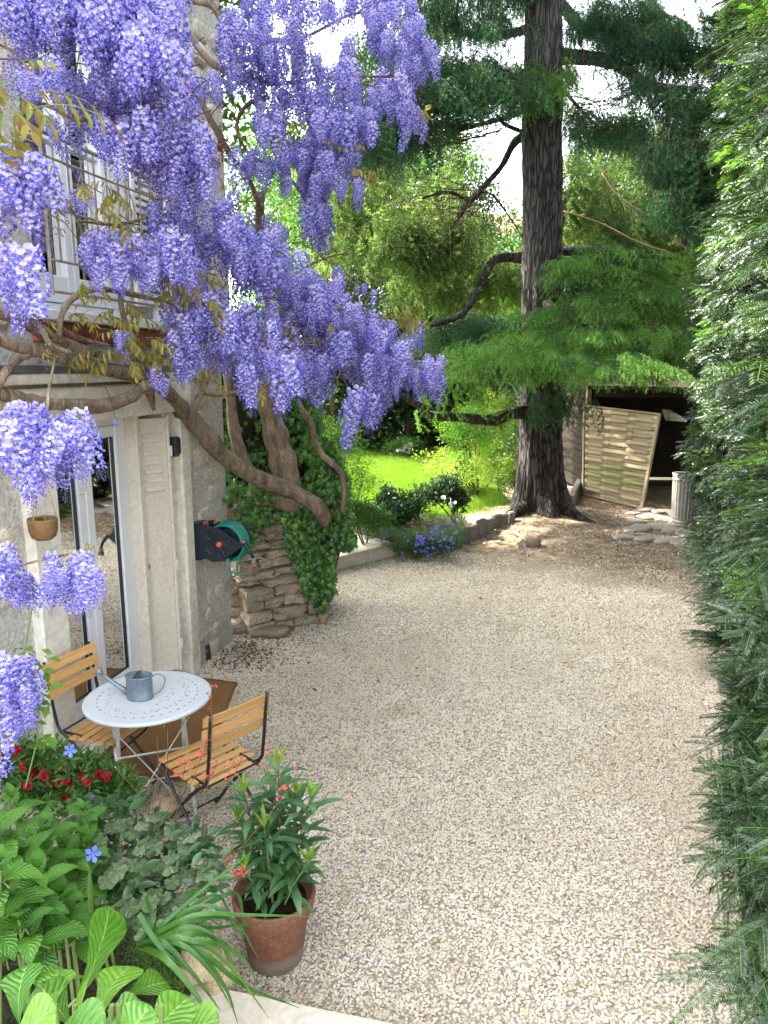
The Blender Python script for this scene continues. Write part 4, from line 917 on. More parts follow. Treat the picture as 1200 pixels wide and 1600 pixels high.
RG = [  # x0,y0,x1,y1 of where the clusters hang from, count, distance, scale
 (-20, -60, 130, 5, 26, 2.9, 1.0), (20, -20, 110, 30, 10, 3.0, .9), (125, -60, 290, 30, 30, 2.95, 1.05), (130, 30, 285, 70, 20, 3.0, 1.05), (20, 85, 110, 110, 9, 3.0, .7), (115, 95, 290, 150, 26, 3.3, .9),
 (80, 150, 280, 190, 11, 3.3, .7), (95, 165, 240, 195, 9, 3.2, .95), (225, 175, 325, 225, 22, 3.35, 1.15), (250, 230, 330, 270, 12, 3.4, .9), (-20, 215, 55, 250, 12, 2.4, 1.0), (-25, 370, 40, 395, 8, 2.45, .95),
 (125, 345, 290, 375, 20, 3.5, .9), (120, 385, 300, 410, 9, 3.6, .7), (110, 275, 150, 300, 3, 3.4, .7), (240, 295, 380, 345, 26, 3.7, .95), (300, 350, 440, 380, 20, 4.0, .95), (370, 370, 470, 400, 14, 4.2, 1.05), (240, 390, 330, 440, 12, 3.9, .8),
 (270, 460, 430, 500, 32, 3.9, 1.0), (265, 500, 305, 560, 7, 3.9, 1.0), (370, 530, 450, 570, 14, 4.0, 1.05), (320, 520, 440, 550, 14, 4.0, .8), (165, 500, 200, 530, 3, 3.9, .8), (235, 560, 262, 590, 2, 4.0, .75),
 (-20, 630, 50, 660, 11, 2.35, .9), (55, 635, 130, 665, 15, 2.35, .9), (-25, 850, 30, 870, 7, 2.3, .75), (60, 868, 150, 885, 14, 2.35, .65), (30, 880, 60, 895, 3, 2.35, .6), (-25, 1010, 55, 1045, 12, 2.35, .85), (-25, 1060, 40, 1090, 6, 2.35, .8),
 (350, -30, 470, 20, 20, 4.8, 1.0), (355, 20, 420, 50, 10, 4.9, 1.0), (400, 40, 480, 80, 14, 5.0, 1.0), (470, -40, 640, 10, 26, 5.2, 1.0), (540, 0, 660, 60, 20, 5.4, 1.0), (590, 50, 680, 90, 14, 5.4, .9), (375, 80, 560, 130, 34, 5.2, 1.05), (400, 130, 580, 190, 36, 5.2, 1.05),
 (590, 90, 660, 150, 9, 5.6, .8), (575, 105, 640, 140, 12, 5.6, 1.0), (610, 155, 670, 190, 10, 5.6, .95), (510, 170, 585, 205, 16, 5.3, 1.1), (370, 230, 450, 260, 12, 5.4, 1.05), (440, 210, 560, 250, 22, 5.3, 1.0), (450, 260, 560, 290, 16, 5.3, .9), (480, 290, 520, 330, 9, 5.4, 1.25), (300, 90, 340, 130, 4, 4.8, 1.0), (270, 100, 300, 125, 4, 4.0, .9),
 (340, 330, 450, 360, 8, 5.6, .9), (430, 415, 530, 450, 22, 4.8, 1.0), (450, 450, 560, 490, 24, 4.8, 1.0), (520, 480, 620, 515, 20, 5.1, .95), (450, 500, 560, 540, 26, 4.8, 1.0), (540, 520, 640, 560, 24, 5.1, 1.0), (600, 555, 690, 585, 20, 5.3, .95), (440, 540, 520, 575, 14, 4.8, 1.0),
 (540, 590, 590, 620, 8, 4.7, 1.2), (630, 500, 655, 515, 4, 5.4, .9), (560, 440, 585, 450, 2, 5.2, .5), (575, 590, 620, 610, 5, 5.2, .8), (180, 648, 200, 652, 1, 3.9, .28), (430, 470, 480, 500, 8, 4.9, .9), (200, 130, 300, 180, 10, 3.6, .9), (350, 60, 380, 110, 5, 5.0, 1.0)]
allr = []
for x0, y0, x1, y1, n, dp, sc in RG:
    for _ in range(int(n * 1.55)):
        d_ = dp + random.gauss(0, .13) * (dp / 3); px, py = random.uniform(x0, x1), random.uniform(y0, y1) + random.gauss(0, 22 / dp) + abs(random.gauss(0, 30 / dp)); allr.append((P(px, py, d_), sc * random.uniform(.55, 1.12), d_))
allr.sort(key=lambda t: t[2] / t[1]); rest = []
for i, (p, s, d_) in enumerate(allr):
    tilt = Euler((random.gauss(0, .16), random.gauss(0, .16), random.uniform(0, 6.28)))
    if i < 295: inst(random.choice(race), 'flower_cluster', wis, Matrix.Translation(p) @ tilt.to_matrix().to_4x4() @ Matrix.Scale(s, 4))
    else: rest.append((p, s, tilt))
scatter('blossom', wis, [t[0] for t in rest], [tuple(t[2]) for t in rest], [t[1] for t in rest], [proto(m) for m in race])
# fine twigs the clusters hang from
q = MB(); rnd = random.Random(3)
for p, s, d_ in [t for t in allr if t[2] > 2.75][::2]:
    e = p + Vector((rnd.uniform(-.2, .2), rnd.uniform(-.02, .2), rnd.uniform(-.02, .18))); m_ = (p + e) / 2 + Vector((0, 0, .03)); q.tube([p, m_, e], [.0015, .0025, .003], 4, cap=False)
q.build('twigs', M_twig, wis, kind='stuff')
brz = [compound_leaf('leaf', [L_bronze, M_greenstem], n, L, lf, w_) for n, L, lf, w_ in ((5, .17, .066, .028), (4, .14, .060, .026), (3, .09, .042, .018))]
LG = [(5, 150, 40, 175, 7, 2.2, 1.1), (0, 110, 30, 150, 3, 2.3, .9), (120, 290, 180, 315, 5, 3.2, .9), (110, 470, 190, 510, 8, 3.7, .9), (150, 500, 260, 560, 14, 3.9, .9), (195, 520, 240, 560, 5, 3.7, .9), (245, 425, 300, 450, 6, 3.7, .9), (290, 470, 320, 490, 3, 3.8, .9), (355, 465, 400, 490, 5, 4.1, .9), (370, 445, 430, 465, 5, 4.3, .9),
      (425, 190, 460, 215, 6, 5.0, .9), (430, 230, 450, 245, 2, 5, .8), (525, 235, 560, 270, 6, 5.1, .9), (560, 250, 600, 280, 4, 5.2, .8), (620, 475, 655, 500, 9, 5.0, .9), (590, 480, 640, 500, 5, 5.2, .8), (410, 575, 450, 600, 4, 4.0, .8), (560, 560, 600, 575, 4, 5.0, .8), (450, 480, 520, 530, 6, 4.6, .8), (310, 570, 330, 600, 3, 4.0, .7), (225, 330, 250, 360, 3, 4.3, .7), (230, 290, 245, 300, 2, 4.3, .5),
      (655, 50, 670, 65, 2, 5.5, .7), (650, 165, 675, 180, 2, 5.5, .7), (80, 540, 110, 560, 3, 2.7, .4), (130, 435, 150, 460, 2, 3.5, .7), (30, 300, 55, 330, 3, 2.4, .5), (240, 340, 330, 400, 5, 4.0, .6), (320, 285, 345, 300, 2, 4.6, .5), (520, 540, 560, 560, 4, 4.9, .7), (80, 770, 140, 850, 1, 2.4, .3), (620, 560, 650, 575, 2, 5.1, .6)]
for x0, y0, x1, y1, n, dp, sc in LG:
    for _ in range(int(n * 1.6 + .5)):
        p = P(random.uniform(x0 - 6, x1 + 6), random.uniform(y0 - 4, y1 + 4), dp + random.gauss(0, .08)); inst(random.choice(brz[:2] if sc > .6 else brz[1:]), 'leaf', wis, TRS(p, (random.uniform(-1, 1), random.uniform(-.8, .3), random.uniform(-.5, .2)), (0, -.5, 1), sc * random.uniform(.75, 1.1)))
# ---------------------------------------------------------------- garden steps, bed and edging
stp = thing('stone_step', G(560, 880), 'pale stone landing slab coming out from behind the ivy', 'step')
c1, c2 = G(617, 868), G(522, 893); dirx = (c2 - c1).normalized(); nb = Vector((-dirx.y, dirx.x, 0)); 
if nb.y < 0: nb = -nb
dpt = 1.25
def slab(name, pts, z0, z1, mat, parent, inset=0.0):
    q = MB(); n = len(pts); ce = sum((Vector(p) for p in pts), Vector()) / n
    lo = [Vector((p[0], p[1], z0)) for p in pts]; md = [Vector((p[0], p[1], z1 - .012)) for p in pts]; hi = [Vector((p[0], p[1], z1)) + (Vector((ce.x, ce.y, z1)) - Vector((p[0], p[1], z1))).normalized() * .012 for p in pts]
    q.add(lo + md + hi, [(i, (i + 1) % n, n + (i + 1) % n, n + i) for i in range(n)] + [(n + i, n + (i + 1) % n, 2 * n + (i + 1) % n, 2 * n + i) for i in range(n)] + [tuple(range(2 * n, 3 * n)), tuple(range(n))[::-1]])
    return q.build(name, mat, parent)
e2 = c2 + dirx * .8
slab('riser', [c1 + nb * .02, c1 + nb * dpt, e2 + nb * dpt, e2 + nb * .02], -.02, .13, M_conc, stp)
slab('tread', [c1 - dirx * .02 - nb * .015, c1 - dirx * .02 + nb * dpt * .5, c2 + nb * dpt * .5, c2 - nb * .015], .132, .18, M_slabst, stp)
slab('tread', [c1 - dirx * .02 + nb * (dpt * .5 + .008), c1 - dirx * .02 + nb * dpt, c2 + nb * dpt, c2 + nb * (dpt * .5 + .008)], .132, .18, M_slabst, stp)
slab('tread', [c2 + dirx * .008 - nb * .015, c2 + dirx * .008 + nb * dpt, e2 + nb * dpt, e2 - nb * .015], .132, .18, M_slabst, stp)
# bed soil behind the edging
sheet('flower_bed', [tuple(G(700, 862)[:2]), tuple(G(740, 838)[:2]), tuple(G(800, 824)[:2]), (2.3, 12.3), (-1.2, 12.3), (-1.6, 9.6), tuple(G(575, 862)[:2])], .05, M_bedsoil)
edg = thing('stone_edging', G(750, 835), 'curved row of upright grey edging blocks along the purple flower bed', 'edging')
ep = [G(706, 860), G(718, 853), G(732, 847), G(745, 842), G(757, 837), G(769, 832), G(781, 828), G(793, 826), G(803, 824)]
for i in range(len(ep) - 1):
    a, b2 = ep[i], ep[i + 1]; m_ = (a + b2) / 2; t_ = (b2 - a).normalized(); L_ = (b2 - a).length; Me = Matrix((t_, Vector((t_.y, -t_.x, 0)), Vector((0, 0, 1)))).transposed()
    q = MB(); hh_ = random.uniform(.27, .31); q.bbox((0, 0, 0), (L_ - .022, .09, hh_), .02, Me @ Euler((random.uniform(-.08, .02), random.uniform(-.04, .04), random.uniform(-.06, .06))).to_matrix()); inst(q.mesh('block', M_edge), 'block', edg, Matrix.Translation(m_ + Vector((0, 0, hh_ / 2 - .03))))
# low retaining kerb behind the tree
kb = thing('concrete_kerb', G(888, 782), 'low grey concrete kerb between the cedar and the wooden panel', 'kerb')
q = MB(); a, b2 = Vector((3.35, 13.0, 0)), Vector((4.15, 15.4, 0)); t_ = (b2 - a).normalized(); Me = Matrix((t_, Vector((t_.y, -t_.x, 0)), Vector((0, 0, 1)))).transposed(); q.bbox((a + b2) / 2 + Vector((0, 0, .12)), ((b2 - a).length, .10, .28), .015, Me); q.build('kerb_stone', M_edge, kb)
# campanula carpet
cs = [clump('ground_leaves_%d' % i, L_mid, 16, .07, .032, .026, 1, elev=(-.1, 1.3)) for i in range(3)]
def carp(px, py): return .03 + .28 * min(1, max(0, (872 - py) / 32)) + .05 * mnoise.noise(Vector((px * .05, py * .09, 0)))
cp_poly = [(556, 822), (600, 808), (660, 802), (728, 808), (726, 828), (702, 866), (650, 873), (622, 869), (612, 850), (570, 840)]
camp = thing('bellflower_carpet', G(640, 850), 'low carpet of purple flowered groundcover spilling over the bed edge', 'groundcover')
pts = []
for px, py in sample_poly(cp_poly, 2300):
    h_ = carp(px, py); g_ = G(px, py, h_); pts.append((g_.x + random.gauss(0, .015), g_.y + random.gauss(0, .015), max(.02, h_ + random.uniform(-.07, .02))))
scatter('foliage', camp, pts, rng.normal(0, .5, (len(pts), 3)), rng.uniform(.8, 1.4, len(pts)), cs)
def star_mesh(name, mats, r=.014, n=5, pt=.55, cup=.3):
    q = MB()
    for k in range(n):
        a = 2 * math.pi * k / n; d_ = Vector((math.cos(a), math.sin(a), cup)); s_ = Vector((-math.sin(a), math.cos(a), 0)) * r * pt * .75; b0 = len(q.v)
        q.v += [(0, 0, 0), tuple(d_ * r * .6 + s_), tuple(d_ * r), tuple(d_ * r * .6 - s_)]; q.f.append((b0, b0 + 1, b0 + 2, b0 + 3)); q.m.append(0)
    return q.mesh(name, mats)
cfl = proto(star_mesh('bellflower', F_campan, .018))
fp = []
for px, py in list(sample_poly([(655, 815), (722, 818), (712, 845), (695, 868), (645, 866)], 120)) + list(sample_poly(cp_poly, 80)):
    h_ = carp(px, py) + .03; g_ = G(px, py, h_); fp.append((g_.x, g_.y, h_))
scatter('flowers', camp, fp, rng.normal(0, .5, (len(fp), 3)) + np.array([.6, 0, 0]), rng.uniform(.7, 1.3, len(fp)), [cfl])

# ---------------------------------------------------------------- clump protos for crowns
K_small = [clump('leafclump_s%d' % i, L_mid, 16, .17, .07, .032) for i in range(3)]
K_lime = [clump('leafclump_l%d' % i, L_lime, 16, .18, .07, .034) for i in range(3)]
K_bright = [clump('leafclump_b%d' % i, L_bright, 16, .19, .08, .036) for i in range(3)]
K_dark = [clump('leafclump_d%d' % i, L_dark, 16, .22, .09, .045) for i in range(3)]
K_holly = [clump('leafclump_h%d' % i, L_holly, 18, .24, .10, .042) for i in range(3)]
K_far = [clump('leafclump_f%d' % i, L_mid, 20, .42, .20, .10) for i in range(3)]
K_fard = [clump('leafclump_g%d' % i, L_dark, 20, .42, .20, .10) for i in range(3)]
K_ced = [cedar_spray('cedar_spray_%d' % i, [L_cedar, M_twig, L_cedartip], random.uniform(.45, .62), 9, 1.1) for i in range(4)]
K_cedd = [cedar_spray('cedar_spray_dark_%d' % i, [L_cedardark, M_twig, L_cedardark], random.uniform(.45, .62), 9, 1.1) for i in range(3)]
K_con = [cedar_spray('conifer_spray_%d' % i, [L_conifer, M_twig, L_conifertip], .6, 9, 1.5, .05, .014, 4, .03) for i in range(3)]

# ---------------------------------------------------------------- cedar
ced = thing('cedar_tree', Vector((2.55, 12.05, 0)), 'tall cedar with thick furrowed trunk and drooping green boughs', 'tree')
def cx(z): return 2.62 - .033 * z, 12.1 + .015 * z
lv = [-.1, .02, .12, .3, .55, .9, 1.4, 2.0, 2.8, 3.6, 4.5, 5.4, 6.4, 7.6, 9, 11, 13, 15.5]; rd = [.72, .62, .55, .48, .43, .40, .37, .355, .345, .335, .325, .315, .30, .28, .25, .19, .12, .04]
q = MB(); N_ = 64; base = 0
zz_ = []; 
for i in range(len(lv) - 1):
    st_ = 6 if lv[i] < 6.5 else 2
    for k in range(st_): zz_.append((lv[i] + (lv[i + 1] - lv[i]) * k / st_, rd[i] + (rd[i + 1] - rd[i]) * k / st_))
for z_, r_ in zz_:
    x_, y_ = cx(z_); fl_ = max(0, 1 - z_ / .8)
    for j in range(N_):
        th = 2 * math.pi * j / N_; dd = Vector((math.cos(th), math.sin(th), 0))
        rg = 1 - abs(mnoise.noise(Vector((dd.x * 5.2, dd.y * 5.2, z_ * .8)))) * .24 + .05 * mnoise.noise(Vector((dd.x * 1.2, dd.y * 1.2, z_ * .4))) * 2 + fl_ * .22 * math.cos(th * 5 + 1.0)
        rg += mnoise.noise(Vector((dd.x * 11, dd.y * 11, z_ * 1.6))) * .06
        q.v.append((x_ + dd.x * r_ * rg, y_ + dd.y * r_ * rg, z_))
for i in range(len(zz_) - 1):
    for j in range(N_): q.f.append((i * N_ + j, i * N_ + (j + 1) % N_, (i + 1) * N_ + (j + 1) % N_, (i + 1) * N_ + j)); q.m.append(0)
q.build('trunk', M_cedarbark, ced, smooth=True)
# surface roots
for pts in ([(2.3, 11.85, .28), (2.0, 11.65, .13), (1.7, 11.5, .02), (1.5, 11.45, -.08)], [(2.9, 11.85, .28), (3.15, 11.6, .10), (3.4, 11.45, .0), (3.6, 11.4, -.08)]):
    q = MB(); sm = smooth_path(pts, 6); q.tube([s for s in sm], [.13 * (1 - .7 * i / len(sm)) for i in range(len(sm))], 8); q.build('root', M_cedarbark, ced, smooth=True)
CL = [[(835, 640, 11.9, 26), (800, 645, 11.8, 22), (765, 657, 11.6, 18), (715, 652, 11.3, 15), (670, 648, 11.0, 13), (650, 630, 10.8, 11), (590, 600, 10.4, 8)],
      [(845, 402, 12, 22), (808, 402, 11.9, 18), (772, 406, 11.7, 15), (752, 440, 11.5, 13), (735, 475, 11.4, 12), (715, 495, 11.2, 9), (670, 510, 11, 6)],
      [(850, 390, 12, 20), (885, 392, 11.8, 15), (935, 392, 11.4, 11), (1000, 400, 11, 7), (1060, 405, 10.6, 4)],
      [(840, 205, 12, 16), (806, 220, 11.8, 12), (782, 262, 11.6, 9), (748, 300, 11.4, 9), (720, 335, 11.2, 7), (700, 370, 11.1, 4)],
      [(845, 140, 12, 26), (800, 150, 11.8, 18), (740, 158, 11.5, 16), (660, 175, 11, 14), (590, 200, 10.5, 11), (520, 210, 10.2, 8)],
      [(840, 160, 12, 12), (800, 180, 11.6, 8), (750, 195, 11.3, 6), (700, 205, 11, 4)], [(840, 215, 12, 6), (790, 195, 11.6, 6), (778, 180, 11.4, 4)],
      [(845, 85, 12, 26), (890, 88, 11.7, 22), (950, 95, 11.3, 19), (985, 115, 11, 17), (1020, 135, 10.7, 14), (1070, 140, 10.3, 10)],
      [(845, 0, 12, 24), (880, 12, 11.8, 20), (905, 40, 11.6, 17), (960, 55, 11.2, 14), (1030, 60, 10.8, 10)],
      [(850, 110, 12.1, 10), (880, 140, 12, 7), (905, 170, 12, 5), (930, 195, 12, 3)], [(840, 40, 11.9, 18), (780, 55, 11.4, 12), (700, 50, 10.9, 9), (620, 35, 10.5, 6)],
      [(855, 470, 11.8, 18), (860, 480, 11.2, 14), (900, 505, 10.6, 7), (960, 525, 10.2, 4), (1010, 535, 9.9, 2)], [(840, 500, 11.7, 16), (810, 520, 11, 12), (760, 545, 10.4, 9), (700, 560, 10, 6), (640, 560, 9.7, 4)],
      [(860, 430, 12, 12), (930, 430, 11.6, 7), (980, 436, 11.3, 4), (1020, 444, 11.1, 2)], [(745, 300, 11.4, 4), (770, 305, 11.4, 3.5), (800, 345, 11.5, 2.5), (825, 385, 11.6, 1.5)], [(735, 315, 11.3, 5), (700, 300, 11.2, 4), (660, 310, 11, 3)]]
for pts in CL: px_tube(pts, 10, 6, 'limb', M_cedarbark, ced)
# bare twigs fanning from the left limbs
rt = random.Random(11); q = MB()
for (a0, b0, dp, x1, y1, n) in ((720, 330, 11.2, 690, 345, 16), (740, 310, 11.3, 610, 330, 14), (745, 200, 11.3, 600, 250, 40), (700, 185, 11.1, 570, 240, 30), (740, 300, 11.4, 700, 380, 24), (905, 165, 12, 970, 190, 30), (800, 165, 11.7, 690, 250, 20), (1000, 130, 11, 900, 190, 22), (950, 95, 11.3, 900, 150, 14)):
    for _ in range(n):
        s_ = P(a0 + rt.gauss(0, 22), b0 + rt.gauss(0, 14), dp + rt.gauss(0, .3)); e_ = P(x1 + rt.gauss(0, 45), y1 + rt.gauss(0, 30), dp + rt.gauss(0, .6)); m_ = (s_ + e_) / 2 + Vector((0, 0, rt.uniform(-.05, .22)))
        q.tube([s_, m_, e_], [.008, .005, .002], 4, cap=False)
q.build('twigs', M_twig, ced, kind='stuff')
# foliage: tiers of drooping sprays; each tier = pixel polygon at a distance range
def tier(poly, n, d0, d1, protos, out=(0, -1), droop=.35, s=(.8, 1.3), edge=0.0, name='foliage', parent=None, clus=0):
    pts = sample_poly(poly, n); P3 = []; F3 = []
    ce = np.mean(np.array(poly), 0)
    if clus:
        cc = sample_poly(poly, clus); pk = rng.integers(0, clus, n); pts = cc[pk] + rng.normal(0, 1, (n, 2)) * np.array([24, 6]); dd = rng.uniform(d0, d1, clus)[pk] + rng.normal(0, .12, n)
    else: dd = rng.uniform(d0, d1, n)
    for (px, py), d_ in zip(pts, dd):
        P3.append(P(px, py, d_)); dx = (px - ce[0]) / 120.0; F3.append((out[0] + dx + random.gauss(0, .45), out[1] + random.gauss(0, .4), -droop + random.gauss(0, .2)))
    return P3, F3
tiers = [([(870, 400), (960, 392), (1080, 385), (1095, 430), (1000, 440), (900, 448), (862, 440)], 200, 10.6, 12, 0, (.6, -.8), .3, 26),
         ([(835, 470), (900, 450), (1000, 455), (1080, 450), (1090, 510), (980, 510), (880, 505), (790, 515), (780, 500)], 280, 9.8, 11.4, 0, (.3, -1), .3, 34),
         ([(700, 540), (760, 525), (850, 510), (980, 515), (1060, 530), (1075, 585), (1000, 580), (900, 570), (820, 580), (750, 580), (690, 570)], 480, 9.0, 10.6, 0, (0, -1), .75, 40),
         ([(780, 560), (850, 560), (1000, 560), (1060, 580), (1050, 615), (960, 608), (890, 590), (850, 606), (815, 600), (780, 590)], 200, 9.0, 9.8, 0, (0, -1), 1.0, 20),
         ([(600, 545), (700, 530), (760, 545), (740, 575), (680, 590), (600, 580), (560, 560)], 200, 10.2, 12, 0, (-.6, -.6), .5, 22),
         ([(640, 505), (720, 495), (760, 480), (800, 510), (740, 535), (650, 535)], 150, 11, 12.2, 1, (-.5, -.6), .4, 14),
         ([(560, 40), (640, 10), (790, 0), (800, 40), (760, 80), (800, 100), (780, 120), (700, 110), (640, 140), (570, 110)], 300, 10, 11.6, 1, (-.4, -.8), .8, 26),
         ([(600, 100), (700, 90), (800, 100), (790, 150), (700, 150), (650, 185), (600, 160), (560, 120)], 300, 9.8, 11.2, 1, (-.3, -.8), .8, 26),
         ([(770, 95), (870, 92), (870, 122), (830, 132), (790, 135)], 130, 10.8, 11.4, 0, (0, -1), .9, 8), ([(560, 170), (640, 165), (690, 185), (640, 210), (560, 240), (520, 210)], 260, 10, 10.8, 1, (-.5, -.5), .7, 14),
         ([(885, 0), (960, -10), (1060, 0), (1040, 30), (980, 50), (900, 45), (880, 20)], 200, 10.4, 11.6, 1, (.2, -1), .9, 24), ([(930, 20), (1090, 30), (1095, 110), (1040, 100), (960, 80)], 230, 10.3, 11.3, 1, (.5, -.6), .6, 20),
         ([(1000, 100), (1090, 90), (1095, 200), (1085, 300), (1050, 290), (1030, 200), (1010, 150)], 270, 9.6, 10.8, 1, (.1, -.8), 1.4, 24), ([(1030, 200), (1090, 190), (1090, 320), (1060, 310)], 200, 9.4, 10.4, 1, (0, -.6), 1.6, 12),
         ([(870, 150), (930, 165), (1000, 185), (980, 205), (900, 210), (880, 190)], 130, 11.4, 12.4, 1, (.5, -.5), .4, 8), ([(650, 320), (720, 310), (740, 370), (690, 385), (620, 390), (600, 350)], 170, 10.8, 11.6, 2, (-.6, -.5), .8, 12),
         ([(700, 20), (820, -20), (860, -60), (760, -80), (600, -40)], 260, 10.4, 12, 1, (-.3, -.8), .6, 16), ([(700, 580), (760, 575), (760, 590), (710, 595)], 16, 10.4, 11, 0, (-.3, -.8), .8, 5), ([(860, 590), (890, 590), (890, 640), (868, 630)], 22, 10.6, 11, 1, (0, -.8), 1.4, 4)]
main_cut = [t for t in tiers if not (t[0][0][1] > 390 and t[4] == 0 and t[1] > 150)]; tiers = main_cut
acc = {0: ([], []), 1: ([], []), 2: ([], [])}
for poly, n, d0, d1, kd, out, dr, cl in tiers:
    a, b2 = tier(poly, n, d0, d1, None, out, dr, clus=cl); acc[kd][0].extend(a); acc[kd][1].extend(b2)
# the big low boughs: level plates of fronds with hanging fringes, the shade between them painted as darker needles
bo = {0: ([], []), 1: ([], [])}
for (x0, y0, x1, y1, d0, d1, nf) in ((872, 400, 1090, 388, 10.7, 11.8, 20), (850, 424, 1088, 410, 10.5, 11.5, 14), (836, 470, 1088, 448, 10.0, 11.2, 24), (812, 486, 1086, 470, 9.8, 10.8, 18), (770, 516, 1080, 506, 9.5, 10.6, 30), (735, 528, 1072, 524, 9.2, 10.3, 24), (700, 548, 1066, 552, 8.9, 9.9, 34), (690, 560, 1050, 566, 8.8, 9.6, 24), (600, 540, 745, 532, 10.3, 11.8, 12), (615, 560, 720, 556, 10.0, 11.0, 10)):
    for k in range(nf):
        if random.random() < .2: continue
        t_ = (k + random.uniform(-.5, 1.5)) / nf; px, py = x0 + (x1 - x0) * t_, y0 + (y1 - y0) * t_ + 5 * math.sin(k * 1.3) + random.gauss(0, 5) + 22 * abs(t_ - .45) ** 1.5; d_ = random.uniform(d0, d1); tip = P(px, py, d_)
        root = Vector((cx(3.6)[0], cx(3.6)[1] - .1, tip.z + .12)); dirr = (tip - root); Lf = min(1.3, dirr.length * .6); dirr.normalize(); dr_ = -abs(random.gauss(.12, .22)); sd_ = Vector((-dirr.y, dirr.x, 0)).normalized(); dirr = (dirr + sd_ * random.gauss(0, .3)).normalized()
        for j in range(13):
            u = (j / 12) ** .7; w_ = .26 * math.sin(math.pi * (.2 + .7 * u)); sgn = random.choice((-1, 1)); p = tip - dirr * Lf * (1 - u) + sd_ * sgn * w_ * random.random() + Vector((0, 0, random.gauss(0, .02) - .05 * u * u))
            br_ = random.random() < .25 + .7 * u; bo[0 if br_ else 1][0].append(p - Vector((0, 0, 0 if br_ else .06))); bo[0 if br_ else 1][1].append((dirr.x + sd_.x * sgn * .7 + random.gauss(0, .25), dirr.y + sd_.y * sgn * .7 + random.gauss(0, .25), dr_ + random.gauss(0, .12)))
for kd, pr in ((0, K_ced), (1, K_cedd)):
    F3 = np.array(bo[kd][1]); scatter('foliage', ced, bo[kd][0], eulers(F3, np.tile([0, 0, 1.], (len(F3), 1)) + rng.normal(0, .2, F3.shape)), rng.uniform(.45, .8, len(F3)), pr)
# upper crown, above the frame: whorls of level boughs
for k in range(15):
    z_ = random.uniform(8.6, 15); az = random.uniform(0, 6.28); Lb = (15.6 - z_) * .50 + .8; x_, y_ = cx(z_); dz_ = Vector((math.cos(az), math.sin(az), 0)); q = MB()
    q.tube([Vector((x_, y_, z_)), Vector((x_, y_, z_ + .3)) + dz_ * Lb * .5, Vector((x_, y_, z_ + .2)) + dz_ * Lb], [.10, .06, .02], 6); q.build('limb', M_cedarbark, ced, smooth=True)
    for _ in range(int(60 * Lb)):
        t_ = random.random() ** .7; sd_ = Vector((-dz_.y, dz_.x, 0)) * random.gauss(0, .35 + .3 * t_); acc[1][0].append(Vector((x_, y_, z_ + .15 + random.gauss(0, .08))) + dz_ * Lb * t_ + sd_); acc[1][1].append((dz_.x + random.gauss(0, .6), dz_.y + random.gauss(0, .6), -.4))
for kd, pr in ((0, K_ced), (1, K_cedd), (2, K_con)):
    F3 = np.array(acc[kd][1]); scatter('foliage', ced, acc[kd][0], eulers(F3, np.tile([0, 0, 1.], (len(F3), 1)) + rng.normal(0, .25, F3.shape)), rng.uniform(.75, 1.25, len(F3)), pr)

# ---------------------------------------------------------------- litter, paving, shed corner
def flake(name, mat, s): q = MB(); q.add([(-s, 0, 0), (0, s * .45, .004), (s, 0, .002), (0, -s * .4, .005)], [(0, 3, 1), (1, 3, 2)]); return proto(q.mesh(name, mat))
M_litter, nt, b = new_mat('leaf_litter'); oi = nt.nodes.new('ShaderNodeObjectInfo'); nt.links.new(ramp(nt, oi.outputs['Random'], [(0, (.05, .025, .015)), (.4, (.13, .065, .035)), (.7, (.22, .13, .07)), (.9, (.34, .25, .16)), (1, (.45, .40, .34))]), b.inputs['Base Color']); b.inputs['Roughness'].default_value = .9
fl = [flake('litter_%d' % i, M_litter, s_) for i, s_ in enumerate((.013, .018, .009))]
lp = []
for _ in range(26000):
    x_, y_ = random.uniform(.4, 5.4), random.uniform(7.2, 13.5); e = y_ - 8.4 + (x_ - 2.2) * .62 + 1.3 * mnoise.noise(Vector((x_ * 1.4, y_ * 1.4, 8)))
    if random.random() < min(.9, max(.0, e * .55)) and random.random() < .30 + .70 * min(1, max(0, x_ - 2.5)): lp.append((x_, y_, hgt(x_, y_) + random.uniform(.002, .012)))
for _ in range(900):
    g_ = G(random.gauss(385, 34), random.gauss(1022, 15), .008)
    if (g_ - WO).dot(WN) > .05 and g_.y < 6.75: lp.append(tuple(g_))
for _ in range(420):
    y_ = 2.6 + 5.9 * random.random() ** .7; x_ = random.uniform(-1.6 + .24 * (y_ - 5.9), 1.2 + .36 * y_)
    if not (y_ < 3.4 and x_ < -.2): lp.append((x_, y_, .016))
scatter('leaf_litter', None, lp, np.stack([rng.normal(0, .4, len(lp)), rng.normal(0, .4, len(lp)), rng.random(len(lp)) * 6.28], 1), rng.uniform(.6, 1.6, len(lp)), fl)
pt = []
for _ in range(520): g_ = G(random.uniform(300, 640), random.uniform(960, 1560), .012); pt.append(tuple(g_))
ptl = proto(star_mesh('fallen_petal', F_campan, .008, 2)); scatter('fallen_petals', None, pt, rng.normal(0, .4, (len(pt), 3)), rng.uniform(.6, 1.2, len(pt)), [ptl])
pav = thing('stone_paving', G(1010, 830), 'rough patch of worn paving stones in front of the leaning panel', 'paving')
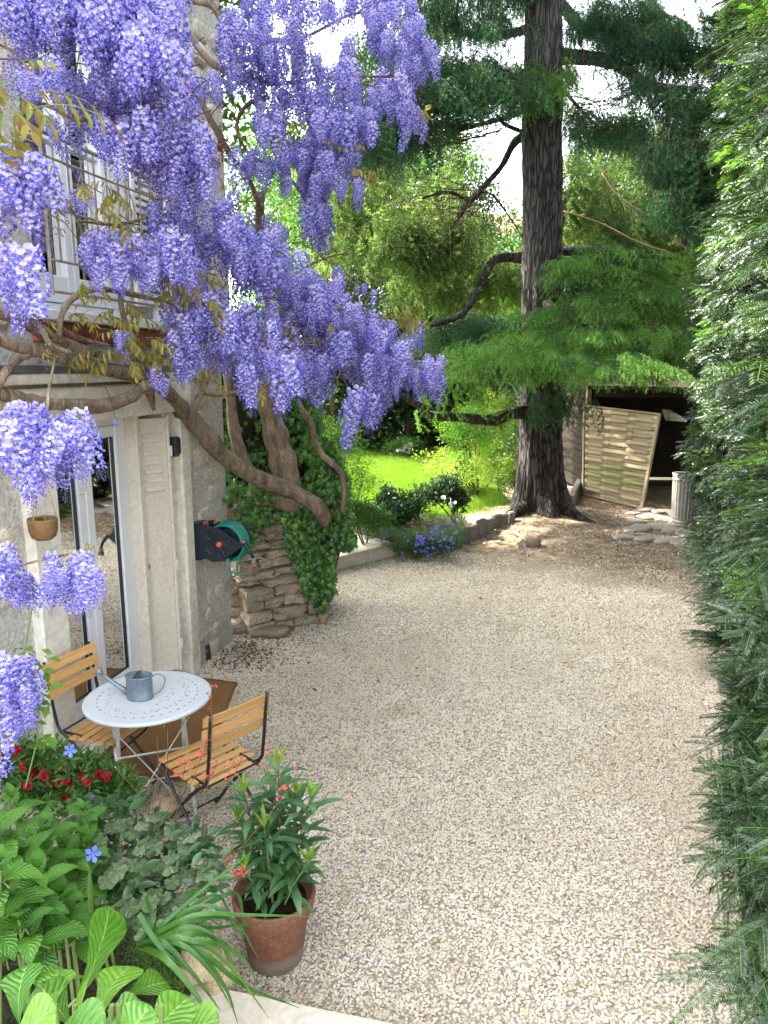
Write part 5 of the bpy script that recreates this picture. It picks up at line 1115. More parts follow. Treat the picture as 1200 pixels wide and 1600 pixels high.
for k, (px, py, a, b2, r_) in enumerate([(975, 840, .30, .20, .1), (903 + 90, 815, .3, .22, .3), (1015, 808, .34, .26, .6), (1040, 812, .3, .3, .2), (1000, 826, .42, .3, .9), (1030, 824, .4, .34, .4), (1055, 830, .34, .3, .1), (1012, 843, .32, .24, .5), (1040, 845, .36, .26, .3), (1062, 848, .3, .24, .7), (958, 808 - 1, .30, .16, .0), (1010, 797, .3, .2, .3), (1035, 800, .3, .2, .2), (1060, 815, .3, .25, .2), (985, 828, .25, .2, 1.1), (990, 803, .2, .18, .4), (1075, 835, .3, .3, .2), (972, 820, .2, .16, .2), (950, 830, .18, .12, .7)]):
    me = rock_mesh('paving_stone', (a * 1.15, b2 * 1.15, .07), M_pave, 300 + k, 4, 5, .08); inst(me, 'paving_stone', pav, Matrix.Translation(G(px, py, .015)) @ Matrix.Rotation(r_, 4, 'Z'))
# woven panel leaning open
BL, BR, TL, TR = Vector((3.92, 14.35, .03)), Vector((4.62, 12.95, .02)), P(912, 632, 14.3), P(1033, 646, 13.25)
pan = thing('woven_fence_panel', (BL + BR) / 2, 'leaning weathered woven wooden fence panel with green algae', 'fence panel')
U_p = (BR - BL + TR - TL).normalized(); V_p = ((TL - BL).normalized() + (TR - BR).normalized()).normalized(); N_p = U_p.cross(V_p).normalized(); 
if N_p.y > 0: N_p = -N_p
def bil(u, v, o=0.0): return (BL * (1 - u) + BR * u) * (1 - v) + (TL * (1 - u) + TR * u) * v + N_p * o
M_panelalg, nt, b = new_mat('panel_slat'); v = coords(nt); mp = nt.nodes.new('ShaderNodeMapping'); mp.inputs['Scale'].default_value = (2, 2, 30); nt.links.new(v, mp.inputs[0]); f = noise_tex(nt, 3, 5, .65, mp.outputs[0]); col = ramp(nt, f, [(.3, (.24, .18, .10)), (.7, (.46, .37, .23))])
oi = nt.nodes.new('ShaderNodeObjectInfo'); hs = nt.nodes.new('ShaderNodeHueSaturation'); nt.links.new(mth(nt, 'ADD', mth(nt, 'MULTIPLY', oi.outputs['Random'], .4), .8), hs.inputs['Value']); nt.links.new(col, hs.inputs['Color']); col = hs.outputs[0]
sz = nt.nodes.new('ShaderNodeSeparateXYZ'); nt.links.new(v, sz.inputs[0]); al = mth(nt, 'SUBTRACT', 1, mth(nt, 'MULTIPLY', mth(nt, 'ABSOLUTE', mth(nt, 'SUBTRACT', sz.outputs[2], .48)), 3.2), True); al = mth(nt, 'MULTIPLY', al, mth(nt, 'ADD', noise_tex(nt, 3, 4, .6, v), .1), True)
col = mixc(nt, al, col, (.17, .20, .04)); nt.links.new(col, b.inputs['Base Color']); b.inputs['Roughness'].default_value = .85; nt.links.new(bump(nt, f, .5, .006), b.inputs['Normal'])
def quadbar(u0, u1, v0, v1, th, o=0.0, curve=None, n=1):
    q = MB(); rows = []
    for i in range(n + 1):
        u = u0 + (u1 - u0) * i / n; oo = o + (curve(i / n) if curve else 0); rows.append([bil(u, v0, oo), bil(u, v1, oo), bil(u, v1, oo + th), bil(u, v0, oo + th)])
    q.add([p for r in rows for p in r], [(4 * i + a, 4 * i + (a + 1) % 4, 4 * (i + 1) + (a + 1) % 4, 4 * (i + 1) + a) for i in range(n) for a in range(4)] + [(3, 2, 1, 0), (4 * n, 4 * n + 1, 4 * n + 2, 4 * n + 3)]); return q
for (a, b2, c_, d_) in ((0, .028, 0, 1), (.972, 1, 0, 1)): quadbar(a, b2, c_, d_, .05, -.02).build('frame_post', M_panelwood, pan)
for (c_, d_) in ((0, .022), (.978, 1)): quadbar(.029, .971, c_, d_, .045, -.018).build('frame_rail', M_panelwood, pan)
ns = 23
for i in range(ns):
    v0 = .025 + .95 * i / ns; v1 = v0 + .95 / ns * .93; ph = i % 2; ctr = [.36, .68] if ph else [.30, .62]
    quadbar(.029, .971, v0, v1, .008, .006, lambda t, s_=(1 if ph else -1): .026 * s_ * math.tanh(3.5 * math.sin(t * math.pi * 3)), 21).build('slat', M_panelalg, pan)
for u_ in (.345, .655): quadbar(u_ - .008, u_ + .008, .02, .98, .006, -.004).build('batten', M_panelwood, pan)
# shed
shd = thing('garden_shed', Vector((5.5, 14.8, 0)), 'dark open garden shed hidden behind the leaning panel and boughs', 'shed')
M_shed = surf('dark_shed_boards', (.02, .017, .014), (.05, .04, .03), 6, .95, stretch=(1, 1, 6), bscale=10, bstr=.4, spec=.06)
for i in range(16): q = MB(); q.bbox((6.1 + .0, 16.8, .05 + i * .13 + .065), (4.3, .03, .128), .003); q.build('plank', M_shed, shd)
for i in range(16): q = MB(); q.bbox((3.98, 15.6, .05 + i * .13 + .065), (.03, 2.3, .122), .006); q.build('plank', M_shed, shd)
for (x_, y_) in ((3.95, 14.42), (5.95, 13.6), (3.98, 16.8), (8.2, 16.8)): q = MB(); q.bbox((x_, y_, 1.05), (.09, .09, 2.12), .008); q.build('post', M_panelwood if y_ < 15 else M_shed, shd)
q = MB(); q.add([(3.7, 13.6, 2.10), (8.4, 12.6, 2.02), (8.4, 17.2, 2.36), (3.7, 17.2, 2.36), (3.7, 13.6, 2.18), (8.4, 12.6, 2.10), (8.4, 17.2, 2.44), (3.7, 17.2, 2.44)], [(3, 2, 1, 0), (4, 5, 6, 7), (0, 1, 5, 4), (1, 2, 6, 5), (2, 3, 7, 6), (3, 0, 4, 7)]); q.build('roof', M_shed, shd)
q = MB(); q.bbox((5.0, 13.9, 2.0), (2.1, .05, .12), .006, Matrix.Rotation(-.35, 3, 'Z')); q.build('beam', M_shed, shd)
q = MB(); q.bbox((8.2, 15, 1.05), (.04, 3.6, 2.1), .01); q.bbox((6.1, 16.86, 1.1), (4.3, .04, 2.2), .01); q.build('wall', M_shed, shd)
# pale board seen over the panel's top corner
bd = thing('pale_board', P(1056, 660, 13.4), 'pale triangular board propped in the shed above the dark opening', 'board'); q = MB(); a_ = [P(1034, 640, 13.5), P(1046, 641, 13.6), P(1072, 656, 13.2), P(1072, 659, 13.2), P(1040, 657, 13.4)]
q.add(a_ + [p + Vector((.05, .08, 0)) for p in a_], [(0, 1, 2, 3, 4), (9, 8, 7, 6, 5)] + [(i, i + 5, (i + 1) % 5 + 5, (i + 1) % 5) for i in range(5)]); q.build('board', M_slabst, bd)
# ribbed bin
bp = G(1068, 822); M_binm = surf('ribbed_bin_metal', (.24, .23, .20), (.38, .37, .33), 5, .6, metal=.3, fine=.4, bscale=30, bstr=.1)
bin_ = thing('ribbed_bin', bp, 'pale ribbed metal dustbin half behind the yew hedge', 'bin'); q = MB(); n = 96; pr_ = [(.0, .0), (.185, .0), (.19, .03), (.185, .06), (.192, .09), (.187, .12), (.195, .14), (.205, .45), (.212, .74), (.222, .76), (.215, .79), (.222, .82), (.215, .84), (.20, .84), (.19, .80), (.0, .80)]
q.lathe(pr_, n, bp)
for i, v_ in enumerate(q.v):
    r_i, j = divmod(i, n)
    if 6 <= r_i <= 8:
        c_ = Vector(v_) - bp; k_ = 1 + .022 * (1 if (j // 2) % 2 else -1); q.v[i] = (bp.x + c_.x * k_, bp.y + c_.y * k_, v_[2])
q.build('body', M_binm, bin_, smooth=False)
q = MB(); q.tube([bp + Vector((math.cos(a / 12 * 6.283) * .222, math.sin(a / 12 * 6.283) * .222, .845)) for a in range(13)], .010, 6); q.build('rim', M_binm, bin_, smooth=True)
tr = thing('sloping_tray', G(1048, 815), 'pinkish sloping tray leaning beside the ribbed bin', 'tray'); M_tray = surf('pink_plastic', (.34, .25, .22), (.42, .32, .28), 6, .7); q = MB()
a_, b_, c_, d_ = P(1037, 795, 12.9), P(1056, 797, 12.6), P(1058, 822, 12.4), P(1052, 818, 12.9)
q.add([a_, b_, c_, d_] + [p + Vector((.02, .03, -.02)) for p in (a_, b_, c_, d_)], [(0, 1, 2, 3), (7, 6, 5, 4), (0, 4, 5, 1), (1, 5, 6, 2), (2, 6, 7, 3), (3, 7, 4, 0)]); q.build('tray', M_tray, tr); q = MB(); q.tube([a_, d_, c_], .012, 6); q.build('rim', M_tray, tr)
me = rock_mesh('rock', (.26, .22, .2), M_drystone, 77, 4, 3, .15); o = inst(me, 'rock', None, Matrix.Translation(G(831, 848, .05))); tag(o, 'grey lump of rock on the bare earth in front of the cedar', 'rock')

# ---------------------------------------------------------------- yew hedge
hed = thing('yew_hedge', Vector((2.9, 6, 0)), 'towering dark yew hedge with glossy needles along the gravel yard', 'hedge')
def hx(y, z):
    b_ = 1.36 - .15 * min(1, max(0, (5 - y) / 2.5)) + .36 * (y - 1.3) - .055 * z + (.12 if z > 4 else 0)
    b_ -= .22 * mnoise.noise(Vector((y * .9, z * .8, 0))) + .12 * mnoise.noise(Vector((y * 2.2, z * 2.2, 4))); b_ += .14 * max(0, 1 - z / .5)
    return b_
q = MB(); ny, nz_ = 90, 64; y0, y1, z1 = 1.55, 12.2, 8.6
for i in range(ny + 1):
    for j in range(nz_ + 1):
        y_ = y0 + (y1 - y0) * i / ny; z_ = z1 * j / nz_; q.v.append((hx(y_, z_) + .20 + .12 * mnoise.noise(Vector((y_ * 5, z_ * 5, 1))), y_, z_))
for i in range(ny):
    for j in range(nz_): a = i * (nz_ + 1) + j; q.f.append((a, a + nz_ + 1, a + nz_ + 2, a + 1)); q.m.append(0)
bk0 = len(q.v)                                           # far side, ends and top close the body
for i in range(ny + 1): y_ = y0 + (y1 - y0) * i / ny; q.v += [(hx(y_, 0) + 2.4, y_, 0), (hx(y_, z1) + 2.2, y_, z1)]
for i in range(ny): a = bk0 + 2 * i; q.f.append((a, a + 1, a + 3, a + 2)); q.m.append(0); t0 = i * (nz_ + 1) + nz_; q.f.append((t0, t0 + nz_ + 1, a + 3, a + 1)); q.m.append(0)
q.f.append(tuple(range(nz_ + 1)) + (bk0 + 1, bk0)); q.m.append(0); q.f.append(tuple(reversed([ny * (nz_ + 1) + j for j in range(nz_ + 1)])) + (bk0 + 2 * ny, bk0 + 2 * ny + 1)); q.m.append(0)
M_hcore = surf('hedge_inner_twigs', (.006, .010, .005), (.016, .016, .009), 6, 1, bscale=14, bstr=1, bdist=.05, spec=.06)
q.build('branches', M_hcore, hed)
ysm = [yew_sprig('sprig', [L_yew, M_greenstem], random.uniform(.13, .25), random.choice((2, 3, 4))) for _ in range(6)] + [yew_sprig('long_sprig', [L_yew, M_greenstem], .40, 5, .027, .0046, .0064)] + [yew_sprig('sprig', [L_yewnew, M_greenstem], .13, 2, .024, .0042)]
yfar = [proto(yew_sprig('far_sprig_%d' % i, [L_yew, M_greenstem], .26, 3, .036, .008, .011)) for i in range(3)]; ynew = [proto(yew_sprig('far_new_%d' % i, [L_yewnew, M_greenstem], .14, 2, .03, .008, .011)) for i in range(2)]
ynear = [proto(m) for m in ysm[:6]]
def hedge_pts(n, ya, yb, za, zb, bias=1.0):
    out = []; 
    while len(out) < n:
        y_ = ya + (yb - ya) * random.random() ** bias; z_ = random.uniform(za, zb)
        if mnoise.noise(Vector((y_ * 2.6, z_ * 2.6, 7))) + .5 * mnoise.noise(Vector((y_ * 6, z_ * 6, 2))) < -.10 and random.random() < .9: continue
        out.append(Vector((hx(y_, z_) + random.uniform(-.10, .22), y_, z_)))
    return out
def hedge_dirs(n, dr=.35):
    d = np.stack([-1 + rng.normal(0, .5, n), -.35 + rng.normal(0, .6, n), -dr + rng.normal(0, .35, n)], 1); u = np.stack([rng.normal(-.35, .25, n), rng.normal(-.15, .25, n), np.ones(n)], 1); return d, u
def hedge_scatter(nm, ncl, per, ya, yb, za, zb, protos_, sc, bias=1.0, push=0.0, filt=None):
    """boughlets: each a fan of sprigs leaving one point, with shade between the boughlets"""
    P3, D3, U3, S3 = [], [], [], []
    for c in hedge_pts(ncl, ya, yb, za, zb, bias):
        if filt and not filt(c): continue
        md = Vector((-1 + random.gauss(0, .3), -.35 + random.gauss(0, .5), -.25 + random.gauss(0, .35))).normalized(); up = Vector((-.3 + random.gauss(0, .3), random.gauss(-.1, .3), 1)).normalized(); sdv = md.cross(up).normalized(); ks = random.uniform(.65, 1.2)
        for k in range(per):
            a_ = (k / max(1, per - 1) - .5) * 1.9 + random.gauss(0, .15); d_ = (md * math.cos(a_) + sdv * math.sin(a_) + up * random.gauss(0, .18)); P3.append(c + Vector((push, 0, 0)) + d_ * random.uniform(0, .07) + sdv * random.gauss(0, .03)); D3.append(tuple(d_)); U3.append(tuple(up + Vector((random.gauss(0, .2), random.gauss(0, .2), 0)))); S3.append(ks * random.uniform(*sc))
    scatter(nm, hed, P3, eulers(np.array(D3), np.array(U3)), S3, protos_)
hedge_scatter('foliage', 1500, 6, 4.0, 11.8, .02, 8.3, yfar, (.55, 1.1))
hedge_scatter('foliage', 330, 6, 1.9, 4.8, .02, 4.6, ynear, (.7, 1.2), 1.2)
hedge_scatter('foliage', 170, 6, 2.2, 4.2, .0, .9, ynear, (.6, 1.0))
hedge_scatter('young_growth', 420, 4, 2.4, 10.5, 1.6, 8.0, ynew, (.8, 1.4), 1.0, -.10, lambda c: mnoise.noise(Vector((c.y * .8, c.z * .8, 17))) > .05 - .05 * c.z)
# the end of the hedge, towards the steps
ep_ = [Vector((hx(1.55, z_) + random.uniform(.05, 2.5), 1.50 + random.uniform(-.12, .1), z_)) for z_ in np.random.default_rng(5).uniform(.05, 5.5, 900)]
scatter('foliage', hed, ep_, eulers(np.stack([rng.normal(0, .6, 900), -1 + rng.normal(0, .3, 900), -.3 + rng.normal(0, .4, 900)], 1), np.stack([rng.normal(0, .3, 900), rng.normal(-.3, .3, 900), np.ones(900)], 1)), rng.uniform(.7, 1.3, 900), ynear)
for p in hedge_pts(215, 1.9, 3.9, .05, 3.6):
    d0 = Vector((-1 + random.gauss(0, .4), -.4 + random.gauss(0, .5), -.25 + random.gauss(0, .3))); inst(random.choice(ysm[:6]), 'sprig', hed, TRS(p + Vector((-.08, 0, 0)), d0, (-.3, -.2, 1), random.uniform(.85, 1.35)))
for (px, py, dp, tx, ty, s_) in ((1190, 1470, 2.35, 1060, 1600, 1.5), (1160, 1290, 2.75, 1085, 1320, 1.0), (1180, 1310, 2.6, 1090, 1380, 1.4), (1200, 1530, 2.2, 1150, 1600, 1.0), (1200, 1250, 2.6, 1130, 1260, 1.2), (1150, 1150, 3.2, 1085, 1180, 1.2), (1170, 1180, 3.0, 1100, 1230, 1.3), (1200, 1440, 2.3, 1130, 1480, 1.0)):
    a, b2 = P(px, py, dp), P(tx, ty, dp - .08); inst(ysm[6] if (b2 - a).length > .22 else random.choice(ysm[:6]), 'sprig', hed, TRS(a, b2 - a, (-.2, -.3, 1), min(1.15, (b2 - a).length / (.38 if (b2 - a).length > .22 else .2))))
for (px, py, dp, tx, ty) in ((1200, 160, 3.2, 1160, 130), (1200, 250, 3.0, 1140, 260), (1190, 330, 3.2, 1130, 350), (1200, 400, 2.9, 1150, 440), (1200, 345, 2.9, 1150, 380), (1195, 500, 2.9, 1120, 520), (1200, 560, 2.8, 1110, 590), (1200, 470, 2.8, 1160, 500), (1180, 110, 3.4, 1130, 90)):
    a, b2 = P(px, py, dp), P(tx, ty, dp - .05); inst(ysm[7], 'sprig', hed, TRS(a, b2 - a, (-.2, -.4, 1), (b2 - a).length / .12))
q = MB()
for _ in range(60):
    y_ = random.uniform(2, 9); z_ = random.uniform(.1, 5); p = Vector((hx(y_, z_) + .35, y_, z_)); q.tube([p, p + Vector((-.2, -.1, .02)), p + Vector((-.38, -.2, -.04))], [.008, .005, .003], 5, cap=False)
q.build('twigs', M_twig, hed, kind='stuff')
# ---------------------------------------------------------------- planting beyond the yard
def bush(name, label, cat, base, blobs, n, protos, scl=(.8, 1.3), stems=5, group=None, sub=26, spread=.28, shell=.55, stemmat=None, height=None):
    t = thing(name, base, label, cat, group); base = Vector(base); crown('foliage' if name != 'tree' else 'crown', t, blobs, n, protos, scl, sub=sub, spread=spread, shell=shell)
    for k in range(stems):
        c, r = random.choice(blobs); q = MB(); e = Vector(c) + Vector((random.uniform(-.5, .5) * r[0], random.uniform(-.5, .5) * r[1], random.uniform(0, .6) * r[2])); m_ = base.lerp(e, .5) + Vector((random.gauss(0, .06), random.gauss(0, .06), .05))
        R_ = .012 + .012 * r[2]; q.tube(smooth_path([base + Vector((random.gauss(0, .05), random.gauss(0, .05), -.05)), m_, e], 4), [R_ * (1 - .08 * i) for i in range(9)], 6); q.build('stem', stemmat or M_twig, t)
    return t
def B(px, py, dep, rx, rz, ry=None):     # blob by where it is seen; radii in metres
    return (tuple(P(px, py, dep)), (rx, ry or rx, rz))
def tree(label, base, blobs, n, protos, tr=.14, scl=(.8, 1.3), limbs=6, **k):
    t = thing('tree', base, label, 'tree'); crown('crown', t, blobs, n, protos, scl, **k); base = Vector(base); top = Vector(blobs[0][0]); q = MB()
    sm = smooth_path([base + Vector((0, 0, -.1)), base.lerp(top, .4) + Vector((.1, 0, 0)), base.lerp(top, .8), top], 5); q.tube(sm, [tr * (1 - .05 * i) for i in range(len(sm))], 9); q.build('trunk', M_twig, t, smooth=True)
    for _ in range(limbs):
        c, r = random.choice(blobs); s_ = base.lerp(top, random.uniform(.35, .8)); e = Vector(c) + Vector((random.uniform(-.6, .6) * r[0], random.uniform(-.6, .6) * r[1], random.uniform(-.2, .6) * r[2])); q = MB(); q.tube([s_, s_.lerp(e, .5) + Vector((0, 0, .1)), e], [tr * .4, tr * .25, tr * .08], 6); q.build('limb', M_twig, t)
    return t
g = G
tree('dark glossy evergreen tree behind the wisteria and lawn', (.75, 21.5, 0), [B(610, 430, 20, 1.5, 1.55), B(570, 500, 20, 1.45, .95), B(660, 400, 20.4, .95, 1.4), B(560, 400, 20.6, 1.1, 1.2), B(640, 490, 19.9, 1.3, .85)], 3000, K_holly, .12, (.9, 1.5), sub=34)
def weeper(label, base, poly, n, d0, d1, cl, pr=None, sc=(.9, 1.7), out=(0, -.6), dr=1.2, trn=None):
    t = thing('conifer', base, label, 'conifer'); a, b2 = tier(poly, n, d0, d1, None, out, dr, clus=cl); F3 = np.array(b2); a = [p for p in a]
    scatter('foliage', t, a, eulers(F3, np.tile([0, 0, 1.], (len(F3), 1)) + rng.normal(0, .3, F3.shape)), rng.uniform(*sc, len(F3)), pr or K_con)
    base = Vector(base); q = MB(); top = base + Vector((0, 0, trn or 6)); q.tube([base, base.lerp(top, .5), top], [.16, .12, .03], 8); q.build('trunk', M_twig, t, smooth=True)
    for k in range(12):
        e = random.choice(a); s_ = base.lerp(top, random.uniform(.3, .9)); q = MB(); q.tube([s_, s_.lerp(e, .5) + Vector((0, 0, .15)), e], [.04, .025, .008], 5); q.build('limb', M_twig, t)
    return t
tree('light green tree filling the gap behind the weeping conifer', (0, 30, 0), [B(560, 300, 28, 2.6, 2.2), B(640, 280, 28.5, 2.2, 1.8), B(720, 350, 29, 1.9, 1.5), B(500, 380, 28, 2.6, 2.4), B(660, 380, 28, 2.4, 1.8), B(700, 260, 29, 1.3, 1.2), B(590, 200, 29, 2.0, 1.4)], 3000, [clump('leafclump_p%d' % i, L_mid, 20, .42, .18, .09) for i in range(2)], .25, (.7, 1.2), sub=50)
weeper('olive weeping conifer hanging behind the wisteria tip', (-1.4, 21, 0), [(500, 250), (560, 215), (640, 240), (700, 225), (735, 290), (700, 330), (650, 340), (600, 330), (560, 360), (510, 390), (500, 300)], 210, 12.5, 15, 34, trn=6)
weeper('olive green weeping conifer filling the gap right of the cedar trunk', (6.2, 17.6, 0), [(880, 230), (930, 190), (1000, 180), (1090, 190), (1095, 400), (1000, 420), (890, 410), (872, 330)], 800, 15, 17.5, 60, trn=7)
for pts in ([(880, 330, 14.5, 3), (940, 350, 14.3, 3), (1000, 380, 14.0, 4), (1060, 400, 13.8, 5)], [(940, 270, 14.5, 2), (970, 310, 14.3, 3), (1030, 350, 14, 4), (1070, 390, 13.8, 5)], [(1035, 180, 13.6, 4), (1040, 250, 13.5, 4), (1055, 320, 13.5, 4.5), (1068, 380, 13.5, 5)]): px_tube(pts, 6, 5, 'limb', M_twig, bpy.data.objects['conifer.001'])
weeper('pale olive conifer with drooping sprays under the cedar limb', (2.6, 19.5, 0), [(640, 380), (760, 330), (800, 380), (790, 420), (720, 440), (650, 450)], 200, 14.5, 16, 20, trn=3.2)
# hedge-dark shrubs closing the lawn
tree('dark laurel hiding the end of the lawn', (-.4, 22, 0), [B(560, 640, 21.5, 1.7, 1.2), B(620, 620, 21.5, 1.6, 1.4), B(680, 630, 21.8, 1.6, 1.3), B(520, 620, 22, 1.6, 1.4), B(660, 570, 22, 1.8, 1.2), B(750, 620, 22.5, 1.6, 1.4), B(570, 570, 22.5, 1.8, 1.2)], 2600, K_fard, .12, (.6, 1.0), sub=30)
tree('bright green tree lit by sun beyond the cedar limb', (3.2, 20.5, 0), [B(770, 480, 19.5, 1.1, .8), B(790, 440, 20, .8, .6), B(730, 500, 19.5, 1.0, .6), B(800, 520, 19.5, .9, .7)], 1100, K_bright, .09, (1.0, 1.6))
tree('yellow green tree standing over the far hedge', (-2.5, 25, 0), [B(500, 520, 23, 1.5, 1.4), B(450, 560, 23, 1.6, 1.6), B(540, 560, 22.5, 1.2, .8), B(470, 460, 24, 1.5, 1.3)], 1500, K_far, .14, (.6, 1.0))
tree('broad green tree far behind the weeping conifers', (5, 34, 0), [B(720, 470, 33, 3.4, 2.0), B(820, 450, 33, 3.0, 2.2), B(900, 430, 33, 3.2, 2.6), B(980, 420, 32, 3.4, 3.0), B(1060, 400, 32, 3.4, 3.4), B(640, 440, 34, 2.8, 2.2), B(1000, 300, 33, 3.0, 2.4)], 3200, K_far, .3, (.9, 1.5), sub=40)
tree('tall hazy tree beyond the neighbouring house', (-5.2, 36, 0), [B(560, 330, 35, 3.2, 2.8), B(500, 420, 35, 3.4, 3.0), B(620, 400, 36, 2.2, 2.6), B(440, 300, 35, 3.2, 3.6)], 2400, K_far, .3, (.9, 1.5), sub=40)
tree('dark tree crown filling the space over the shed', (7.5, 21, 0), [B(900, 560, 20, 1.6, 1.2), B(960, 520, 20, 1.8, 1.4), B(1030, 520, 20, 1.8, 1.6), B(930, 470, 21, 1.6, 1.2), B(1080, 460, 20, 1.6, 2.0), B(880, 620, 19, .9, 1.0)], 2400, K_fard, .15, (.5, .9), sub=34)
# sunlit shrubs right of the lawn
bush('lime_shrub', 'lime yellow shrub glowing in the sun left of the cedar trunk', 'shrub', (1.9, 14.6, 0), [B(790, 715, 14, .42, .5), B(750, 725, 14.2, .42, .38), B(705, 728, 14.4, .42, .3), B(790, 670, 14, .3, .35)], 900, K_lime, (.55, .9))
bush('white_flowered_shrub', 'pale shrub dotted with white blossom against the cedar trunk', 'shrub', (2.5, 13.6, 0), [B(795, 725, 13.4, .32, .5), B(812, 700, 13.5, .2, .4)], 420, K_bright, (.5, .8))
bush('young_maple', 'thin stemmed shrub with bright leaves in the middle of the lawn border', 'shrub', (1.75, 13.8, 0), [B(735, 690, 13.3, .42, .22), B(745, 655, 13.3, .45, .18), B(700, 670, 13.4, .25, .2), B(720, 720, 13.3, .2, .15)], 330, K_bright, (.5, .85), stems=8)
bush('sapling', 'slim sapling with pale leaves just left of the cedar trunk', 'shrub', (2.25, 14.2, 0), [B(775, 650, 13.8, .3, .2), B(800, 640, 13.8, .28, .18), B(770, 625, 13.8, .35, .15)], 240, K_lime, (.5, .85), stems=3)
bush('dark_shrub', 'dark shrub with white blooms behind the grey edging blocks', 'shrub', (1.15, 11.6, .1), [B(700, 762, 11.3, .25, .17), B(668, 772, 11.3, .22, .15), B(712, 780, 11.2, .16, .14)], 420, [clump('dkc%d' % i, L_dark, 14, .09, .05, .028) for i in range(2)], (.8, 1.2))
bush('camellia_bush', 'low dark leafy bush at the middle of the purple flower bed', 'shrub', (.25, 10.6, .1), [B(615, 783, 10.7, .22, .16), B(638, 795, 10.6, .2, .15), B(600, 802, 10.5, .2, .13), B(625, 806, 10.4, .22, .12)], 480, [clump('dkd%d' % i, L_dark, 14, .09, .055, .03) for i in range(2)], (.8, 1.2))
bush('spindly_shrub', 'airy yellow green shrub rising just beyond the ivy clad wall', 'shrub', (-.55, 9.4, .0), [B(535, 690, 9.2, .2, .28), B(552, 725, 9.3, .2, .22), B(520, 730, 9.0, .24, .3), B(565, 755, 9.4, .18, .14), B(530, 765, 9.0, .26, .2), B(505, 690, 9.2, .2, .3)], 620, [clump('lmc%d' % i, L_bright, 12, .09, .035, .018) for i in range(2)], (.8, 1.3), stems=12)
bush('low_shrub', 'mid green low shrub between the stone step and the purple flowers', 'shrub', (-.25, 9.8, .1), [B(562, 800, 9.6, .24, .13), B(580, 810, 9.8, .25, .12), B(548, 805, 9.3, .22, .13)], 420, [clump('mdc%d' % i, L_mid, 14, .09, .045, .025) for i in range(2)], (.8, 1.2), stems=4)
bush('background_shrub', 'small shrub carrying round white flowerheads at the far lawn edge', 'shrub', (.9, 20.6, 0), [B(636, 700, 20, .45, .15)], 160, K_small, (.9, 1.3), stems=2)
wf_ = proto(star_mesh('white_bloom', F_white, .045, 7, .9, .5))
def blooms(parent, lst, s=(.8, 1.2)):
    p3 = [P(px + random.gauss(0, sx_), py + random.gauss(0, sy_), dp) for px, py, dp, sx_, sy_, n in lst for _ in range(n)]; scatter('flowers', bpy.data.objects[parent], p3, rng.normal(0, .5, (len(p3), 3)) + np.array([.9, 0, 0]), rng.uniform(*s, len(p3)), [wf_], kind='stuff')
blooms('dark_shrub', [(696, 778, 10.95, 2, 2, 3), (708, 783, 10.95, 3, 3, 4), (704, 790, 10.9, 2, 2, 2)], (.55, .8)); blooms('camellia_bush', [(596, 798, 10.2, 4, 4, 6), (618, 780, 10.3, 12, 8, 4)], (.3, .5)); blooms('background_shrub', [(632, 704, 19.6, 5, 3, 14), (640, 698, 19.6, 3, 2, 10)], (1.0, 1.5)); blooms('white_flowered_shrub', [(795, 715, 13, 14, 20, 70)], (.25, .5))
# sunlit bed plants on the right of the lawn
ferny = thing('border_plants', (1.5, 13, 0), 'ferny light green border plants in front of the lime shrub', 'plants'); pts = []
for px, py in sample_poly([(680, 725), (820, 712), (810, 752), (730, 755), (690, 748)], 200): pts.append(P(px, py, 12.9 + random.gauss(0, .4)))
pts = [Vector((p.x, p.y, max(.08, p.z))) for p in pts]; scatter('foliage', ferny, pts, rng.normal(0, .4, (len(pts), 3)), rng.uniform(.5, .9, len(pts)), K_lime)
# lawn blades
gt = []
for i in range(3):
    q = MB()
    for _ in range(26):
        a = random.uniform(0, 6.28); p0 = Vector((random.gauss(0, .05), random.gauss(0, .05), 0)); f_ = Vector((math.cos(a) * .4, math.sin(a) * .4, 1)); s_ = Vector((-math.sin(a), math.cos(a), 0)) * .004; h = random.uniform(.04, .09); b0 = len(q.v)
        q.v += [tuple(p0 - s_), tuple(p0 + s_), tuple(p0 + f_ * h)]; q.f.append((b0, b0 + 1, b0 + 2)); q.m.append(0)
    gt.append(proto(q.mesh('grass_tuft_%d' % i, L_grass)))
gp_ = np.stack([rng.uniform(-4, 2.25, 16000), rng.uniform(12.2, 24, 16000) ** 1.0, np.zeros(16000)], 1); gp_[:, 2] = [.03 + lh(a, b2) for a, b2 in gp_[:, :2]]
o = scatter('grass', None, gp_, np.stack([np.zeros(16000), np.zeros(16000), rng.random(16000) * 6.28], 1), rng.uniform(.7, 1.4, 16000), gt)
# neighbour's house far behind
nbh = thing('neighbour_house', P(745, 520, 34), 'pale cream neighbouring house glimpsed between the trees', 'house'); M_nb = surf('cream_stucco', (.50, .44, .34), (.58, .52, .42), 1.2, .9); M_sh = surf('painted_shutter', (.5, .5, .48), (.56, .56, .54), 4, .7)
hc_ = P(750, 420, 36); q = MB(); q.box((hc_.x + .2, hc_.y + 3, 3.9), (4.2, 6, 8.4)); q.build('wall', M_nb, nbh)
fx = hc_.y + 0; q = MB(); cx0, cx1 = hc_.x - 2.1, hc_.x + 2.5; q.add([(cx0, fx - .2, 8.1), (cx1, fx - .2, 8.1), (cx1, fx + 6.2, 8.1), (cx0, fx + 6.2, 8.1), (cx0 + .1, fx + 3, 10.2), (cx1 - .1, fx + 3, 10.2)], [(0, 1, 5, 4), (2, 3, 4, 5), (0, 4, 3), (1, 2, 5), (3, 2, 1, 0)]); q.build('roof', M_roof, nbh)
